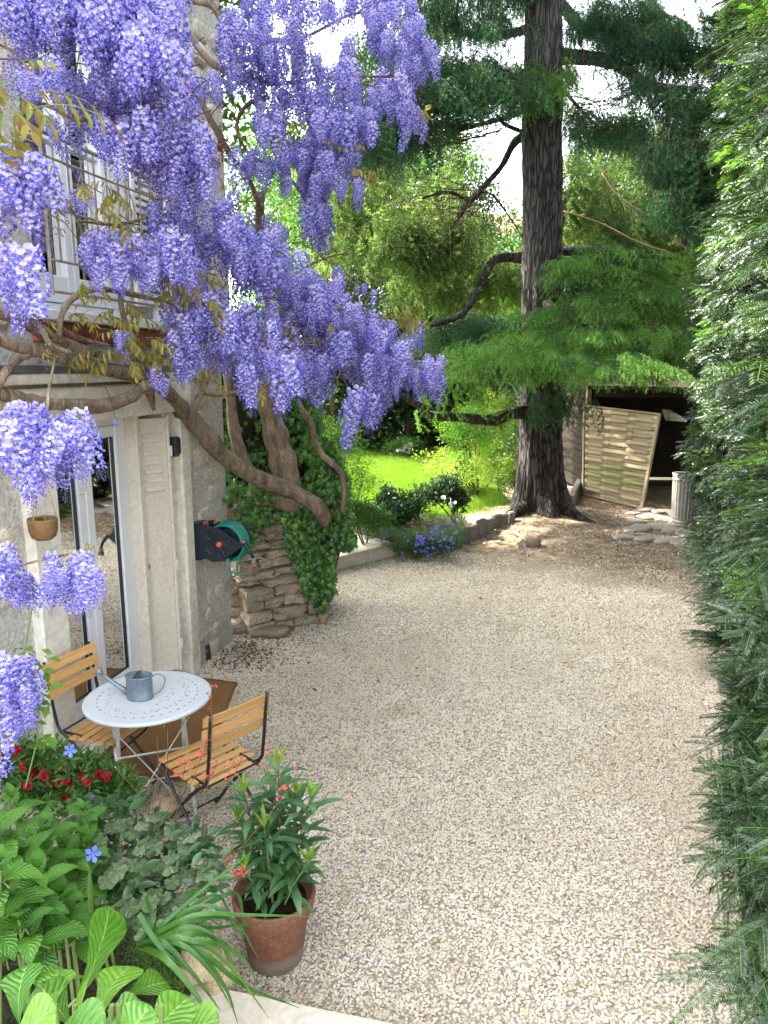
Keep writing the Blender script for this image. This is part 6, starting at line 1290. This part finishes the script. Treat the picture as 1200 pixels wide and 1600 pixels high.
q = MB(); q.box((hc_.x - .9, fx + 2.2, 10.3), (.8, .6, 1.3)); chm = q.build('chimney', M_brick, nbh)
for i in (-1, 1): q = MB(); q.lathe([(.12, 0), (.10, .3)], 10, (hc_.x - .9 + i * .2, fx + 2.2, 10.95)); q.build('chimney_pot', M_terra, chm)
for (xx, zz) in ((-1.3, 2.2), (.2, 2.2), (1.6, 2.2), (-1.3, 5.4), (.2, 5.4), (1.6, 5.4)):
    q = MB(); q.box((hc_.x + xx, fx - .02, zz), (.9, .08, 1.4)); w_ = q.build('window', M_white, nbh); q = MB(); q.box((hc_.x + xx, fx - .065, zz), (.7, .02, 1.2)); q.build('pane', M_gasket, w_)
    for s_ in (-1, 1): q = MB(); q.box((hc_.x + xx + s_ * .68, fx - .05, zz), (.42, .05, 1.4)); q.build('shutter', M_sh, w_)
# the garden wall closing the place beyond, then an unseen tree added for shade
bw = thing('garden_wall', (0, 27, 0), 'old stone wall closing the garden behind the shrubs', 'wall'); q = MB(); q.box((0, 27, .95), (30, .3, 1.9)); q.build('wall', M_plaster, bw); q = MB(); q.box((0, 27, 1.94), (30, .4, .08)); q.build('coping', M_conc, bw)

tree('unseen leafy tree added behind the stone house to shade the gravel', (-4.6, 10.6, 0), [((-4.2, 10.4, 7.2), (2.0, 2.0, 2.2)), ((-3.6, 9.0, 6.0), (1.5, 1.4, 1.6)), ((-4.8, 11.6, 6.2), (1.8, 1.5, 1.8)), ((-4.4, 10.2, 9.0), (1.6, 1.8, 1.6)), ((-5.2, 9.2, 7.6), (1.8, 1.6, 2.0))], 4200, K_far, .18, (.6, 1.0), sub=60)  # hidden by the house; added to keep sun off the middle of the yard
# ---------------------------------------------------------------- furniture at the door
mt = MB(); a0, a1, a2, a3 = G(371, 1066, .02), G(306, 1222, .02), G(150, 1215, .02), W(-.45, .02, .12)
a2 = a1 - WN * .86; a3 = a0 - WN * .66 + WD * .02
mtt = thing('doormat', (a0 + a2) / 2, 'large brown coir mat on the gravel under the round table', 'mat')
nU, nV = 22, 30
for j in range(nV + 1):
    for i in range(nU + 1):
        u, v_ = i / nU, j / nV; p = (a2 * (1 - u) + a1 * u) * (1 - v_) + (a3 * (1 - u) + a0 * u) * v_; mt.v.append((p.x, p.y, .022 + .006 * mnoise.noise(p * 3)))
for j in range(nV):
    for i in range(nU): a = j * (nU + 1) + i; mt.f.append((a, a + 1, a + nU + 2, a + nU + 1)); mt.m.append(0)
n1 = (nU + 1) * (nV + 1); rim = [i for i in range(nU + 1)] + [j * (nU + 1) + nU for j in range(1, nV + 1)] + [nV * (nU + 1) + i for i in range(nU - 1, -1, -1)] + [j * (nU + 1) for j in range(nV - 1, 0, -1)]
for k in rim: x_, y_, z_ = mt.v[k]; mt.v.append((x_, y_, .002))
for k in range(len(rim)): k2 = (k + 1) % len(rim); mt.f.append((rim[k2], rim[k], n1 + k, n1 + k2)); mt.m.append(0)
mt.build('coir', M_mat, mtt, smooth=True)
# table
tc = Vector((-1.335, 3.90, 0)); tab = thing('bistro_table', tc, 'round pale metal bistro table with perforated top and crossed legs', 'table', rz=R(20))
SEG = 216; rings = [0, .02, .105, .111, .135, .141, .20, .206, .213, .222, .228, .27, .276, .33, .345, .350, .350, .343]; zs = [.712] * 14 + [.711, .706, .694, .692]
q = MB()
for r_, z_ in zip(rings, zs):
    for j in range(SEG): a = 2 * math.pi * j / SEG; q.v.append((math.cos(a) * max(r_, .0005), math.sin(a) * max(r_, .0005), z_))
for i in range(len(rings) - 1):
    for j in range(SEG):
        hole = (i == 11 and j % 6 in (0, 1)) or (i == 9 and j % 9 in (4, 5)) or (i == 7 and j % 12 in (0, 1)) or (i == 2 and j % 18 in (0, 1, 2)) or (i == 4 and j % 18 in (9, 10, 11)) or (i == 6 and j % 12 in (6, 7))
        if hole: continue
        q.f.append((i * SEG + j, i * SEG + (j + 1) % SEG, (i + 1) * SEG + (j + 1) % SEG, (i + 1) * SEG + j)); q.m.append(0)
q.build('tabletop', M_tablemetal, tab, smooth=True, world=False)
q = MB(); q.tube([(math.cos(a / 24 * 6.2832) * .23, math.sin(a / 24 * 6.2832) * .23, .69) for a in range(25)], .007, 6); q.build('support_ring', M_tableleg, tab, smooth=True, world=False)
for sx in (-1, 1):
    for (y0_, y1_) in ((-.23, .25), (.23, -.25)):
        q = MB(); q.tube([(sx * (.17 if y0_ < 0 else .19), y0_, .70), (sx * (.18 if y0_ < 0 else .195), (y0_ + y1_) / 2, .36), (sx * .21, y1_, .012)], .011, 8, flat=.6); q.build('leg', M_tableleg, tab, smooth=True, world=False)
for y_, z_ in ((-.24, .05), (.24, .05)): q = MB(); q.tube([(-.21, y_, z_), (.21, y_, z_)], .009, 6, flat=.5); q.build('crossbar', M_tableleg, tab, world=False)
q = MB(); q.tube([(-.20, -.005, .36), (.20, -.005, .36)], .006, 6); q.build('pivot_rod', M_tableleg, tab, world=False)
for s_ in (-1, 1): q = MB(); q.tube([(-.2 * s_, -.22, .65), (.2 * s_, -.235, .06)], .007, 6, flat=.4); q.build('brace', M_tableleg, tab, world=False)
# watering can
wc = Vector(tc) + Vector((-.035, -.03, .714)); can = thing('watering_can', wc, 'small galvanised zinc watering can standing on the pale table', 'watering can', rz=R(-10))
q = MB(); q.lathe([(.0, .0), (.066, 0), (.0675, .004), (.066, .008), (.066, .128), (.0685, .13), (.0685, .136), (.064, .136), (.064, .012), (.0, .012)], 36, (0, 0, 0), sx=1.12, sy=.86); q.build('body', M_galv, can, smooth=True, world=False)
q = MB(); n = 14; v = []
for i in range(n + 1): a = math.pi / 2 + math.pi * i / n; v.append((math.cos(a) * .066 * 1.12, math.sin(a) * .066 * .86, .134)); 
for i in range(n + 1): t = i / n; v.append((-.012 + .006 * math.sin(t * 3.14), .055 * (1 - 2 * t), .134 + .022 * math.sin(t * math.pi)))
q.add(v, [(i, i + 1, n + 2 + i, n + 1 + i) for i in range(n)]); q.build('hood', M_galv, can, smooth=True, world=False)
sp = [(-.062, 0, .018), (-.11, -.01, .055), (-.165, -.02, .10), (-.205, -.028, .135)]
q = MB(); q.tube(sp, [.021, .015, .011, .009], 12); spt = q.build('spout', M_galv, can, smooth=True, world=False)
q = MB(); q.tube([sp[-1], (-.228, -.033, .160)], [.010, .026], 16); q.build('rose', M_galv, spt, smooth=True, world=False)
q = MB(); hl = smooth_path([(.072, 0, .125), (.105, .0, .148), (.145, 0, .140), (.155, 0, .105), (.125, 0, .05), (.078, 0, .022)], 6); q.tube(hl, .0055, 8, flat=.7); q.build('handle', M_galv, can, smooth=True, world=False)
# folding chairs
def chair(loc, rz, label):
    t = thing('folding_chair', loc, label, 'chair', 'folding chairs at the round table', rz=rz)
    for i in range(6):
        q = MB(); y_ = .195 - i * .068; q.bbox((0, y_, .452 - .006 * i), (.40 if i < 5 else .34, .050, .016), .004); q.build('seat_slat', M_slat, t, world=False)
    for z_, y_ in ((.825, -.262), (.752, -.246), (.679, -.229)):
        q = MB(); v = []; n = 8
        for i in range(n + 1):
            x_ = -.205 + .41 * i / n; cv = .012 * (1 - (2 * i / n - 1) ** 2)
            for dz, dy in ((-.026, 0.004), (.026, -.006), (.026, .006), (-.026, .016)): v.append((x_, y_ + .016 + dy - cv, z_ + dz))
        q.add(v, [(4 * i + a, 4 * i + (a + 1) % 4, 4 * (i + 1) + (a + 1) % 4, 4 * (i + 1) + a) for i in range(n) for a in range(4)] + [(0, 3, 2, 1), (4 * n, 4 * n + 1, 4 * n + 2, 4 * n + 3)]); q.build('back_slat', M_slat, t, world=False)
    for sx in (-1, 1):
        q = MB(); x_ = sx * .175
        pts = smooth_path([(x_, -.262, .862), (x_, -.238, .70), (x_, -.21, .52), (x_, -.185, .455), (x_, -.10, .39), (x_, .08, .21), (x_, .245, .012)], 4); q.tube(pts, .0105, 8, flat=.8); q.tube([(x_, .245, .018), (x_, .262, .005)], .011, 6)
        q.build('back_leg', M_blacksteel, t, smooth=True, world=False)
        x_ = sx * .192; q = MB(); q.tube(smooth_path([(x_, .20, .437), (x_, .10, .32), (x_, -.08, .16), (x_, -.255, .012)], 4), .0095, 8, flat=.8); q.build('front_leg', M_blacksteel, t, smooth=True, world=False)
        q = MB(); q.bbox((sx * .155, .02, .432), (.012, .42, .018), .003); q.build('seat_rail', M_blacksteel, t, world=False)
    for y_, z_, w_ in ((-.235, .05, .19), (.225, .05, .175), (-.185, .44, .175), (.20, .435, .19)):
        q = MB(); q.tube([(-w_, y_, z_), (w_, y_, z_)], .006, 6); q.build('crossbar', M_blacksteel, t, world=False)
    q = MB(); 
    for sx in (-1, 1):
        for z_, y_ in ((.825, -.262), (.752, -.246), (.679, -.229)): q.tube([(sx * .175, y_ - .016, z_), (sx * .175, y_ - .009, z_)], .004, 8)
    q.build('rivet', M_iron, t, world=False)
    return t
def face(d): return math.atan2(-d[0], d[1])
chair(Vector((-.925, 3.66, 0)), face((-.74, .67)), 'slatted folding chair on open gravel with its back to the gravel yard')
chair(Vector((-1.655, 4.08, 0)), face((.93, -.37)), 'slatted folding chair between the french door and the round table')

# ---------------------------------------------------------------- raised bed at the near left
bedpoly = [(-2.6, .3), (-.55, .3), (-.62, 1.3), (-.66, 2.0), (-.78, 2.55), (-.95, 2.95), (-1.25, 3.2), (-1.75, 3.35), (-2.6, 3.3)]
def inpoly(x, y, poly):
    c = False; j = len(poly) - 1
    for i in range(len(poly)):
        if (poly[i][1] > y) != (poly[j][1] > y) and x < (poly[j][0] - poly[i][0]) * (y - poly[i][1]) / (poly[j][1] - poly[i][1]) + poly[i][0]: c = not c
        j = i
    return c
def bedh(x, y):
    e = min(1.0, max(0.0, (-x - .60 - .10 * max(0, y - 1.5)) * 2.6)); f = max(0, min(1, (3.35 - y) / 1.7)); return (.10 + .42 * f) * (.35 + .65 * e) if inpoly(x, y, bedpoly) else -.03
q = MB(); nx, ny = 46, 62
for j in range(ny + 1):
    for i in range(nx + 1): x_, y_ = -2.6 + 2.1 * i / nx, .3 + 3.15 * j / ny; q.v.append((x_, y_, bedh(x_, y_) + .02 * mnoise.noise(Vector((x_ * 6, y_ * 6, 0)))))
for j in range(ny):
    for i in range(nx): a = j * (nx + 1) + i; q.f.append((a, a + 1, a + nx + 2, a + nx + 1)); q.m.append(0)
o = q.build('raised_flower_bed', M_bedsoil, smooth=True); o['kind'] = 'structure'
for k, (px, py, z_, s_, lb) in enumerate([(312, 1508, .20, (.15, .11, .12), 'flat topped sandy rock just above the mossy rock at the bed corner'), (338, 1535, .10, (.13, .12, .17), 'mossy brown rock lowest at the bed corner beside the pale slab'), (300, 1420, .25, (.16, .10, .06), 'long pale rock lying among the strap leaves'), (262, 1262, .14, (.16, .12, .12), 'yellowish rock at the back of the bed near the mat'), (210, 1240, .14, (.18, .14, .10), 'broad rock behind the crimson azalea'), (322, 1455, .2, (.14, .1, .07), 'tan rock behind the flat topped sandy rock')]):
    me = rock_mesh('rock', s_, M_yrock, 400 + k, 5, 3.5, .14); o = inst(me, 'rock', None, Matrix.Translation(G(px, py, z_)) @ Matrix.Rotation(k, 4, 'Z')); tag(o, lb, 'rock', 'rocks edging the raised bed')
# pale slab at the bottom of the view
sl = thing('stone_slab', G(480, 1590, .10), 'pale smooth stone slab at the foot of the raised bed', 'step')
s0, s1 = G(345, 1543, .11), G(650, 1606, .11); dd = (s1 - s0).normalized(); nn_ = Vector((dd.y, -dd.x, 0)); 
slab('slab', [s0 - dd * .25, s1 + dd * .8, s1 + dd * .8 + nn_ * .5, s0 - dd * .25 + nn_ * .5], .0, .11, M_slabst, sl)
# terracotta pot with oleander
pc = Vector((-.475, 2.80, 0)); pot = thing('potted_oleander', pc, 'weathered terracotta pot with long leaved green oleander', 'potted plant')
q = MB(); q.lathe([(r_ * .94, z_) for r_, z_ in [(.0, 0), (.118, 0), (.125, .01), (.160, .245), (.164, .252), (.176, .254), (.184, .262), (.190, .325), (.186, .332), (.176, .33), (.170, .29), (.0, .285)]], 48, pc); q.build('pot', M_terra, pot, smooth=True)
m_, nt, b = new_mat('x'); bpy.data.materials.remove(m_)
M_terra.name = 'terracotta'
nt = M_terra.node_tree; b = nt.nodes['Principled BSDF']; src = b.inputs['Base Color'].links[0].from_socket; v = coords(nt); sz = nt.nodes.new('ShaderNodeSeparateXYZ'); nt.links.new(v, sz.inputs[0])
nz = noise_tex(nt, 7, 5, .65, v); low = mth(nt, 'MULTIPLY', mth(nt, 'SUBTRACT', mth(nt, 'ADD', .055, mth(nt, 'MULTIPLY', nz, .08)), sz.outputs[2]), 25, True); rimf = mth(nt, 'MULTIPLY', mth(nt, 'SUBTRACT', 1, mth(nt, 'MULTIPLY', mth(nt, 'ABSOLUTE', mth(nt, 'SUBTRACT', sz.outputs[2], .262)), 26)), mth(nt, 'MULTIPLY', mth(nt, 'SUBTRACT', noise_tex(nt, 5, 3, .6, v), .48), 8, True), True)
col = mixc(nt, mth(nt, 'MULTIPLY', low, .6), src, (.26, .25, .20)); col = mixc(nt, mth(nt, 'MULTIPLY', rimf, .7), col, (.26, .22, .09)); nt.links.new(col, b.inputs['Base Color'])
q = MB(); n = 20; q.v.append(tuple(pc + Vector((0, 0, .30))))
for j in range(n): a = 6.2832 * j / n; q.v.append(tuple(pc + Vector((math.cos(a) * .161, math.sin(a) * .161, .288))))
for j in range(n): q.f.append((0, 1 + j, 1 + (j + 1) % n)); q.m.append(0)
q.build('soil', M_soil, pot)
olm = [broad_leaf_mesh('leaf', [L_ole, M_greenstem], L, .024 * L / .14 + .006, 'lance', 6, .35, c_) for L, c_ in ((.17, .2), (.20, .35), (.15, .12), (.185, .45))]
oln = [broad_leaf_mesh('young_leaf', [L_olenew, M_greenstem], .085, .016, 'lance', 5, .5, .05)]
stems = [((-.02, .01), (-.11, .0), .50), ((.03, .02), (.03, .04), .60), ((.05, -.01), (.17, .0), .48), ((.0, -.03), (-.02, -.06), .38), ((-.05, .03), (-.14, .04), .34), ((.06, .04), (.10, .10), .42), ((.02, .05), (-.02, .12), .46), ((.05, -.04), (.16, -.07), .22), ((-.03, -.04), (-.10, -.10), .20)]
for (b0, t0, h) in stems:
    s_ = pc + Vector((b0[0], b0[1], .29)); e_ = pc + Vector((t0[0], t0[1], .29 + h)); m_ = s_.lerp(e_, .5) + Vector((0, 0, .02)); path = [Vector(p) for p in smooth_path([s_, m_, e_], 8)]
    q = MB(); q.tube(path, [.0055 * (1 - .04 * i) for i in range(len(path))], 6); q.build('stem', M_twig if h > .4 else M_greenstem, pot)
    nl = int(h / .047)
    for i in range(nl):
        t = .18 + .8 * i / nl; p = s_.lerp(e_, t) + Vector((0, 0, .02 * math.sin(t * 3))); a0_ = i * 1.05 + b0[0] * 40
        for k in range(3):
            a = a0_ + k * 2.094 + random.gauss(0, .2); el = .05 + .62 * t + random.gauss(0, .2); d_ = Vector((math.cos(a) * math.cos(el), math.sin(a) * math.cos(el), math.sin(el))); inst(random.choice(olm), 'leaf', pot, TRS(p, d_, (0, 0, 1), random.uniform(.75, 1.05) * (.85 + .15 * t)))
    for k in range(7): a = k * .9; el = 1.15 + random.gauss(0, .15); inst(oln[0], 'young_leaf', pot, TRS(e_, (math.cos(a) * math.cos(el), math.sin(a) * math.cos(el), math.sin(el)), (-math.cos(a), -math.sin(a), .3), random.uniform(.8, 1.2)))

# azalea
aza = thing('azalea', G(110, 1235, .3), 'small azalea bush with crimson flowers at the back of the bed', 'shrub')
azl = [clump('azalea_leaves_%d' % i, L_mid, 15, .065, .045, .018, 2) for i in range(3)]
pts = [P(px, py, 3.25 + random.gauss(0, .12)) for px, py in sample_poly([(0, 1175), (60, 1165), (130, 1185), (200, 1215), (215, 1260), (120, 1275), (0, 1255)], 300)]
scatter('foliage', aza, pts, rng.normal(0, .5, (len(pts), 3)), rng.uniform(.7, 1.2, len(pts)), azl)
def ruffle(name, mat, r=.022):
    q = MB()
    for k in range(9):
        d_ = rdir((-.1, 1.4)); leaf_part(q, (0, 0, 0), d_, rdir(), r * random.uniform(.8, 1.2), r * .9, 3, .3, .3, 'oval')
    return q.mesh(name, mat)
rf = [ruffle('flower', F_red, .030) for _ in range(3)]
for (px, py, n, sx_, sy_) in ((78, 1215, 15, 14, 9), (20, 1180, 8, 12, 10), (15, 1205, 5, 8, 6), (110, 1243, 7, 9, 6), (167, 1213, 4, 5, 4), (128, 1212, 3, 6, 3), (60, 1218, 6, 20, 8), (150, 1220, 3, 10, 5)):
    for _ in range(n): inst(random.choice(rf), 'flower', aza, Matrix.Translation(P(px + random.gauss(0, sx_), py + random.gauss(0, sy_), 3.12 + random.gauss(0, .05))) @ Euler((random.gauss(0, .5), random.gauss(0, .5), random.uniform(0, 6))).to_matrix().to_4x4())
for _ in range(6): q = MB(); s_ = Vector((-1.55 + random.uniform(-.3, .2), 3.15, .12)); q.tube([s_, s_ + Vector((random.gauss(0, .1), random.gauss(0, .05), .25))], [.006, .003], 5); q.build('stem', M_twig, aza)
# climbing stem leaves by the chair
cl_ = thing('young_climber', P(50, 1130, 2.6), 'thin young climber with fresh oval leaves below the lowest wisteria cluster', 'climber')
ovl = broad_leaf_mesh('leaf', [L_bright, M_greenstem], .055, .034, 'oval', 5, .25, .25, stem=.012)
for _ in range(55): 
    p = P(random.uniform(20, 80), random.uniform(1010, 1170), 2.65 + random.gauss(0, .1)); inst(ovl, 'leaf', cl_, TRS(p, rdir((-.8, .4)), (0, -.6, 1), random.uniform(.6, 1.1)))
q = MB(); q.tube([P(40, 1230, 2.7), P(60, 1150, 2.7), P(30, 1060, 2.65), P(50, 950, 2.7)], .003, 5); q.build('stem', M_greenstem, cl_)
# hydrangea
hyd = thing('hydrangea', G(60, 1340, .5), 'leafy green hydrangea with toothed leaves at the left bed edge', 'shrub')
hym = [broad_leaf_mesh('leaf', [L_hyd, M_greenstem], .125, .078, 'oval', 14, .22, c_, serr=.05, stem=.03, wav=.0) for c_ in (.2, .35, .5)]
heads = [(20, 1250, 2.35), (70, 1290, 2.3), (20, 1320, 2.15), (100, 1330, 2.35), (60, 1360, 2.1), (10, 1390, 2.0), (95, 1400, 2.15), (130, 1270, 2.55), (-10, 1280, 2.1), (60, 1420, 2.05), (120, 1365, 2.4), (35, 1345, 2.2), (0, 1350, 1.95), (30, 1440, 1.95), (110, 1430, 2.3), (75, 1330, 2.25), (130, 1310, 2.5), (50, 1390, 2.25), (-20, 1420, 1.9)]
for (px, py, dp) in heads:
    c = P(px, py, dp); ax_ = Vector((random.gauss(0, .2), -.2, 1)).normalized(); s_ = Vector((c.x + random.gauss(0, .05), c.y + .05, .35)); q = MB(); q.tube([s_, s_.lerp(c, .6), c], [.006, .005, .004], 6); q.build('stem', M_greenstem, hyd)
    a0_ = random.uniform(0, 3)
    for tier_ in range(5):
        for k in range(2 if tier_ < 4 else 4):
            a = a0_ + tier_ * 1.5708 + k * (3.1416 if tier_ < 4 else 1.57); el = .0 + .28 * tier_ if tier_ < 4 else 1.2; p = c - ax_ * (.125 - .033 * tier_); inst(random.choice(hym), 'leaf', hyd, TRS(p, (math.cos(a) * math.cos(el), math.sin(a) * math.cos(el), math.sin(el)), (0, 0, 1), (1.05, 1.0, .95, .8, .42)[tier_] * random.uniform(.85, 1.1)))
# heuchera: rounded silvery leaves, thin stems of coral bells
heu = thing('coral_bells', G(230, 1400, .4), 'coral bells plant with silvery rounded leaves and thin flower stems', 'plant')
hme = [round_leaf_mesh('leaf', L_heuch, s_) for s_ in (.062, .052)]
for px, py in sample_poly([(150, 1290), (240, 1270), (330, 1300), (345, 1390), (330, 1460), (250, 1490), (190, 1440), (140, 1400)], 135):
    dp = 2.72 - (py - 1270) * .0020 + random.gauss(0, .05); inst(random.choice(hme), 'leaf', heu, TRS(P(px, py, dp), (random.gauss(0, .7), -1, -.1 + random.gauss(0, .3)), (random.gauss(0, .25), -.45, 1), random.uniform(.65, 1.1)))
cb = ruffle('coral_bell', F_coral, .008); cbp = proto(cb); cbl = []
for (x0, y0, x1, y1, fx_, n) in ((250, 1290, 290, 1195, 1, 12), (260, 1300, 322, 1160, 1, 14), (240, 1300, 262, 1140, 0, 8), (300, 1330, 380, 1180, 1, 10), (330, 1350, 440, 1160, 1, 10), (320, 1400, 385, 1365, 1, 22), (320, 1400, 350, 1375, 1, 24), (300, 1380, 372, 1340, 1, 10), (230, 1310, 245, 1150, 0, 6), (280, 1300, 340, 1190, 1, 12), (250, 1320, 180, 1200, 0, 5), (330, 1380, 470, 1210, 1, 8), (310, 1340, 330, 1080, 1, 9)):
    a, b2 = P(x0, y0, 2.62), P(x1, y1, 2.75); m_ = a.lerp(b2, .55) + Vector((.02, 0, .02)); q = MB(); path = smooth_path([a, m_, b2], 5); q.tube(path, [.0016] * len(path), 4, cap=False); q.build('flower_stem', M_twig, heu)
    if fx_:
        for _ in range(n): t = random.uniform(.72, 1.0); cbl.append(a.lerp(b2, t) + Vector((random.gauss(0, .014), random.gauss(0, .014), .02 + random.gauss(0, .012))))
scatter('flowers', heu, cbl, rng.normal(0, 1, (len(cbl), 3)), rng.uniform(.7, 1.3, len(cbl)), [cbp])
# periwinkle / ivy-like dark leaves with blue flowers
per = thing('periwinkle', G(200, 1310, .4), 'dark glossy periwinkle spreading over the bed with a blue flower', 'plant')
pwm = broad_leaf_mesh('leaf', [leafmat('periwinkle_leaf', [(.012, .05, .015), (.025, .08, .02), (.05, .14, .03)], .3, .2, .6), M_greenstem], .052, .026, 'oval', 5, .25, .2)
for px, py in sample_poly([(120, 1230), (200, 1250), (300, 1290), (350, 1320), (345, 1400), (260, 1400), (170, 1400), (110, 1320)], 250):
    dp = 2.85 - (py - 1230) * .0022 + random.gauss(0, .05); inst(pwm, 'leaf', per, TRS(P(px, py, dp), rdir((-.3, .7)), (0, -.4, 1), random.uniform(.8, 1.5)))
bf = star_mesh('flower', F_sky, .030, 5, .42, .15)
inst(bf, 'flower', per, Matrix.Translation(P(145, 1335, 2.42)) @ Euler((1.0, .1, .4)).to_matrix().to_4x4()); inst(bf, 'flower', per, Matrix.Translation(P(109, 1173, 3.0)) @ Euler((1.2, .3, .4)).to_matrix().to_4x4())
for _ in range(14):
    a = P(random.uniform(150, 330), random.uniform(1290, 1400), 2.6); q = MB(); q.tube([a, a + Vector((random.gauss(0, .12), random.gauss(0, .08), random.uniform(0, .08)))], .0018, 4); q.build('stem', M_twig, per)
# strap leaves (agapanthus) arching to the right
agp = thing('strap_leaved_plant', G(215, 1480, .4), 'clump of long arching strap leaves drooping toward the terracotta pot', 'plant'); o0 = P(215, 1478, 2.12)
def strap(pts, w_, name='leaf'):
    sm = smooth_path(pts, 6); q = MB(); n = len(sm)
    for i, p in enumerate(sm):
        t = Vector(sm[min(i + 1, n - 1)]) - Vector(sm[max(i - 1, 0)]); s_ = t.cross(Vector((0, -.5, 1))).normalized(); ww = w_ * (1 - (i / (n - 1)) ** 2.2) * .5 + .0006; up = s_.cross(t).normalized()
        q.v += [tuple(Vector(p) - s_ * ww + up * ww * .4), tuple(p), tuple(Vector(p) + s_ * ww + up * ww * .4)]
    for i in range(n - 1):
        for j in (0, 1): a = i * 3 + j; q.f.append((a, a + 1, a + 4, a + 3)); q.m.append(0)
    q.build(name, L_strap, agp, smooth=True)
for (ax_, ay, ad, bx, by, bd_, ex, ey, ed) in ((260, 1440, 2.1, 330, 1380, 2.2, 395, 1330, 2.3), (300, 1420, 2.1, 350, 1425, 2.1, 380, 1470, 2.15), (300, 1432, 2.05, 380, 1430, 2.1, 487, 1432, 2.2), (290, 1450, 2.05, 350, 1480, 2.1, 375, 1545, 2.15), (280, 1465, 2.0, 350, 1500, 2.05, 420, 1590, 2.15), (300, 1470, 2.0, 370, 1490, 2.1, 402, 1535, 2.2), (300, 1480, 2.0, 380, 1540, 2.1, 468, 1575, 2.25), (280, 1475, 1.98, 330, 1520, 2.0, 362, 1575, 2.1), (250, 1470, 2.0, 300, 1520, 2.0, 345, 1580, 2.05), (270, 1440, 2.15, 340, 1400, 2.2, 372, 1470, 2.3), (240, 1440, 2.1, 230, 1400, 2.2, 270, 1380, 2.3), (300, 1440, 2.1, 365, 1440, 2.2, 405, 1500, 2.3), (290, 1460, 2.02, 345, 1470, 2.1, 385, 1510, 2.2), (270, 1450, 2.1, 310, 1430, 2.15, 350, 1450, 2.2), (280, 1450, 2.1, 340, 1450, 2.15, 420, 1440, 2.3), (300, 1485, 2.0, 350, 1540, 2.05, 372, 1600, 2.1), (260, 1500, 1.95, 310, 1560, 1.95, 330, 1600, 2.0), (330, 1410, 2.2, 372, 1400, 2.25, 382, 1460, 2.3)):
    strap([o0, P(ax_, ay, ad), P(bx, by, bd_), P(ex, ey, ed)], random.uniform(.013, .02))
strap([P(143, 1435, 2.2), P(141, 1380, 2.2), P(140, 1358, 2.2)], .016, 'stalk'); strap([P(217, 1428, 1.98), P(250, 1480, 1.98), P(290, 1515, 2.0)], .014, 'stalk')
# bergenia: large bright leaves nearest the camera
ber = thing('bergenia', G(120, 1560, .6), 'big bright green bergenia leaves in the near corner of the bed', 'plant')
bms = [broad_leaf_mesh('leaf', [L_berg, M_greenstem], .20, .145, 'spoon', 18, .12, c_, stem=.05, wav=.012, serr=.0, seed=i) for i, c_ in enumerate((.25, .4, .15, .5))]
for (bx, by, bd_, tx, ty, td, up, s_) in ((150, 1600, 1.75, 185, 1462, 1.85, (-.4, -.9, .5), 1.0), (120, 1560, 1.9, 205, 1410, 2.0, (.85, -.5, -.1), 1.15), (75, 1590, 1.7, 85, 1500, 1.75, (.2, -.9, .6), .8), (120, 1610, 1.65, 125, 1500, 1.75, (-.9, -.4, .4), .8), (215, 1640, 1.6, 300, 1540, 1.72, (-.2, -.5, 1), 1.05), (150, 1620, 1.6, 215, 1565, 1.6, (.1, -.7, 1), .75), (30, 1600, 1.7, 20, 1500, 1.75, (-.1, -.9, .5), .9), (10, 1500, 2.0, 0, 1420, 2.0, (.3, -.9, .4), 1.0), (55, 1570, 1.75, 110, 1478, 1.85, (-.3, -.9, .7), .9), (260, 1620, 1.7, 335, 1590, 1.7, (.2, -.4, 1), .8), (190, 1560, 1.85, 270, 1515, 1.95, (-.2, -.4, 1), .9), (60, 1640, 1.55, 160, 1600, 1.5, (0, -.6, 1), .9), (0, 1620, 1.55, -60, 1540, 1.6, (.2, -.7, 1), .9), (110, 1600, 1.75, 60, 1540, 1.7, (.3, -.8, .7), .7), (10, 1640, 1.5, 60, 1590, 1.5, (-.2, -.8, 1), .8), (180, 1660, 1.5, 200, 1610, 1.5, (-.2, -.8, 1), .8)):
    a, b2 = P(bx, by, bd_), P(tx, ty, td); inst(random.choice(bms), 'leaf', ber, TRS(a, b2 - a, up, (b2 - a).length / .20 * .95 if s_ > .95 else max(s_ * .8, (b2 - a).length / .21)))
q = MB()
for k in range(8): s_ = P(random.uniform(0, 250), 1650, 1.6); q.tube([s_ - Vector((0, 0, .3)), s_ + Vector((random.gauss(0, .03), .03, .1))], .006, 6)
q.build('crown_stems', M_greenstem, ber)
# small-leaved weeds over the soil
sw = thing('creeping_weeds', G(270, 1500, .3), 'tiny rounded weeds covering the soil between strap leaves and bergenia', 'weeds'); wl = [clump('weedclump_%d' % i, L_bright, 12, .035, .016, .014, 1, elev=(.1, 1.3)) for i in range(3)]
pts = []
for px, py in sample_poly([(140, 1430), (250, 1400), (330, 1440), (345, 1600), (320, 1620), (230, 1540), (200, 1480)], 700): pts.append(G(px, py, bedh(*G(px, py, .3)[:2]) + random.uniform(.0, .06)))
scatter('foliage', sw, pts, rng.normal(0, .4, (len(pts), 3)), rng.uniform(.7, 1.3, len(pts)), wl); sw['kind'] = 'stuff'
pts = []
for _ in range(1500):
    x_, y_ = random.uniform(-2.6, -.6), random.uniform(.5, 3.3)
    if inpoly(x_, y_, bedpoly): pts.append((x_, y_, bedh(x_, y_) + random.uniform(0, .10)))
o = scatter('undergrowth', None, pts, rng.normal(0, .4, (len(pts), 3)), rng.uniform(.8, 1.6, len(pts)), [clump('undclump_%d' % i, L_dark, 12, .07, .04, .022, 1) for i in range(2)])
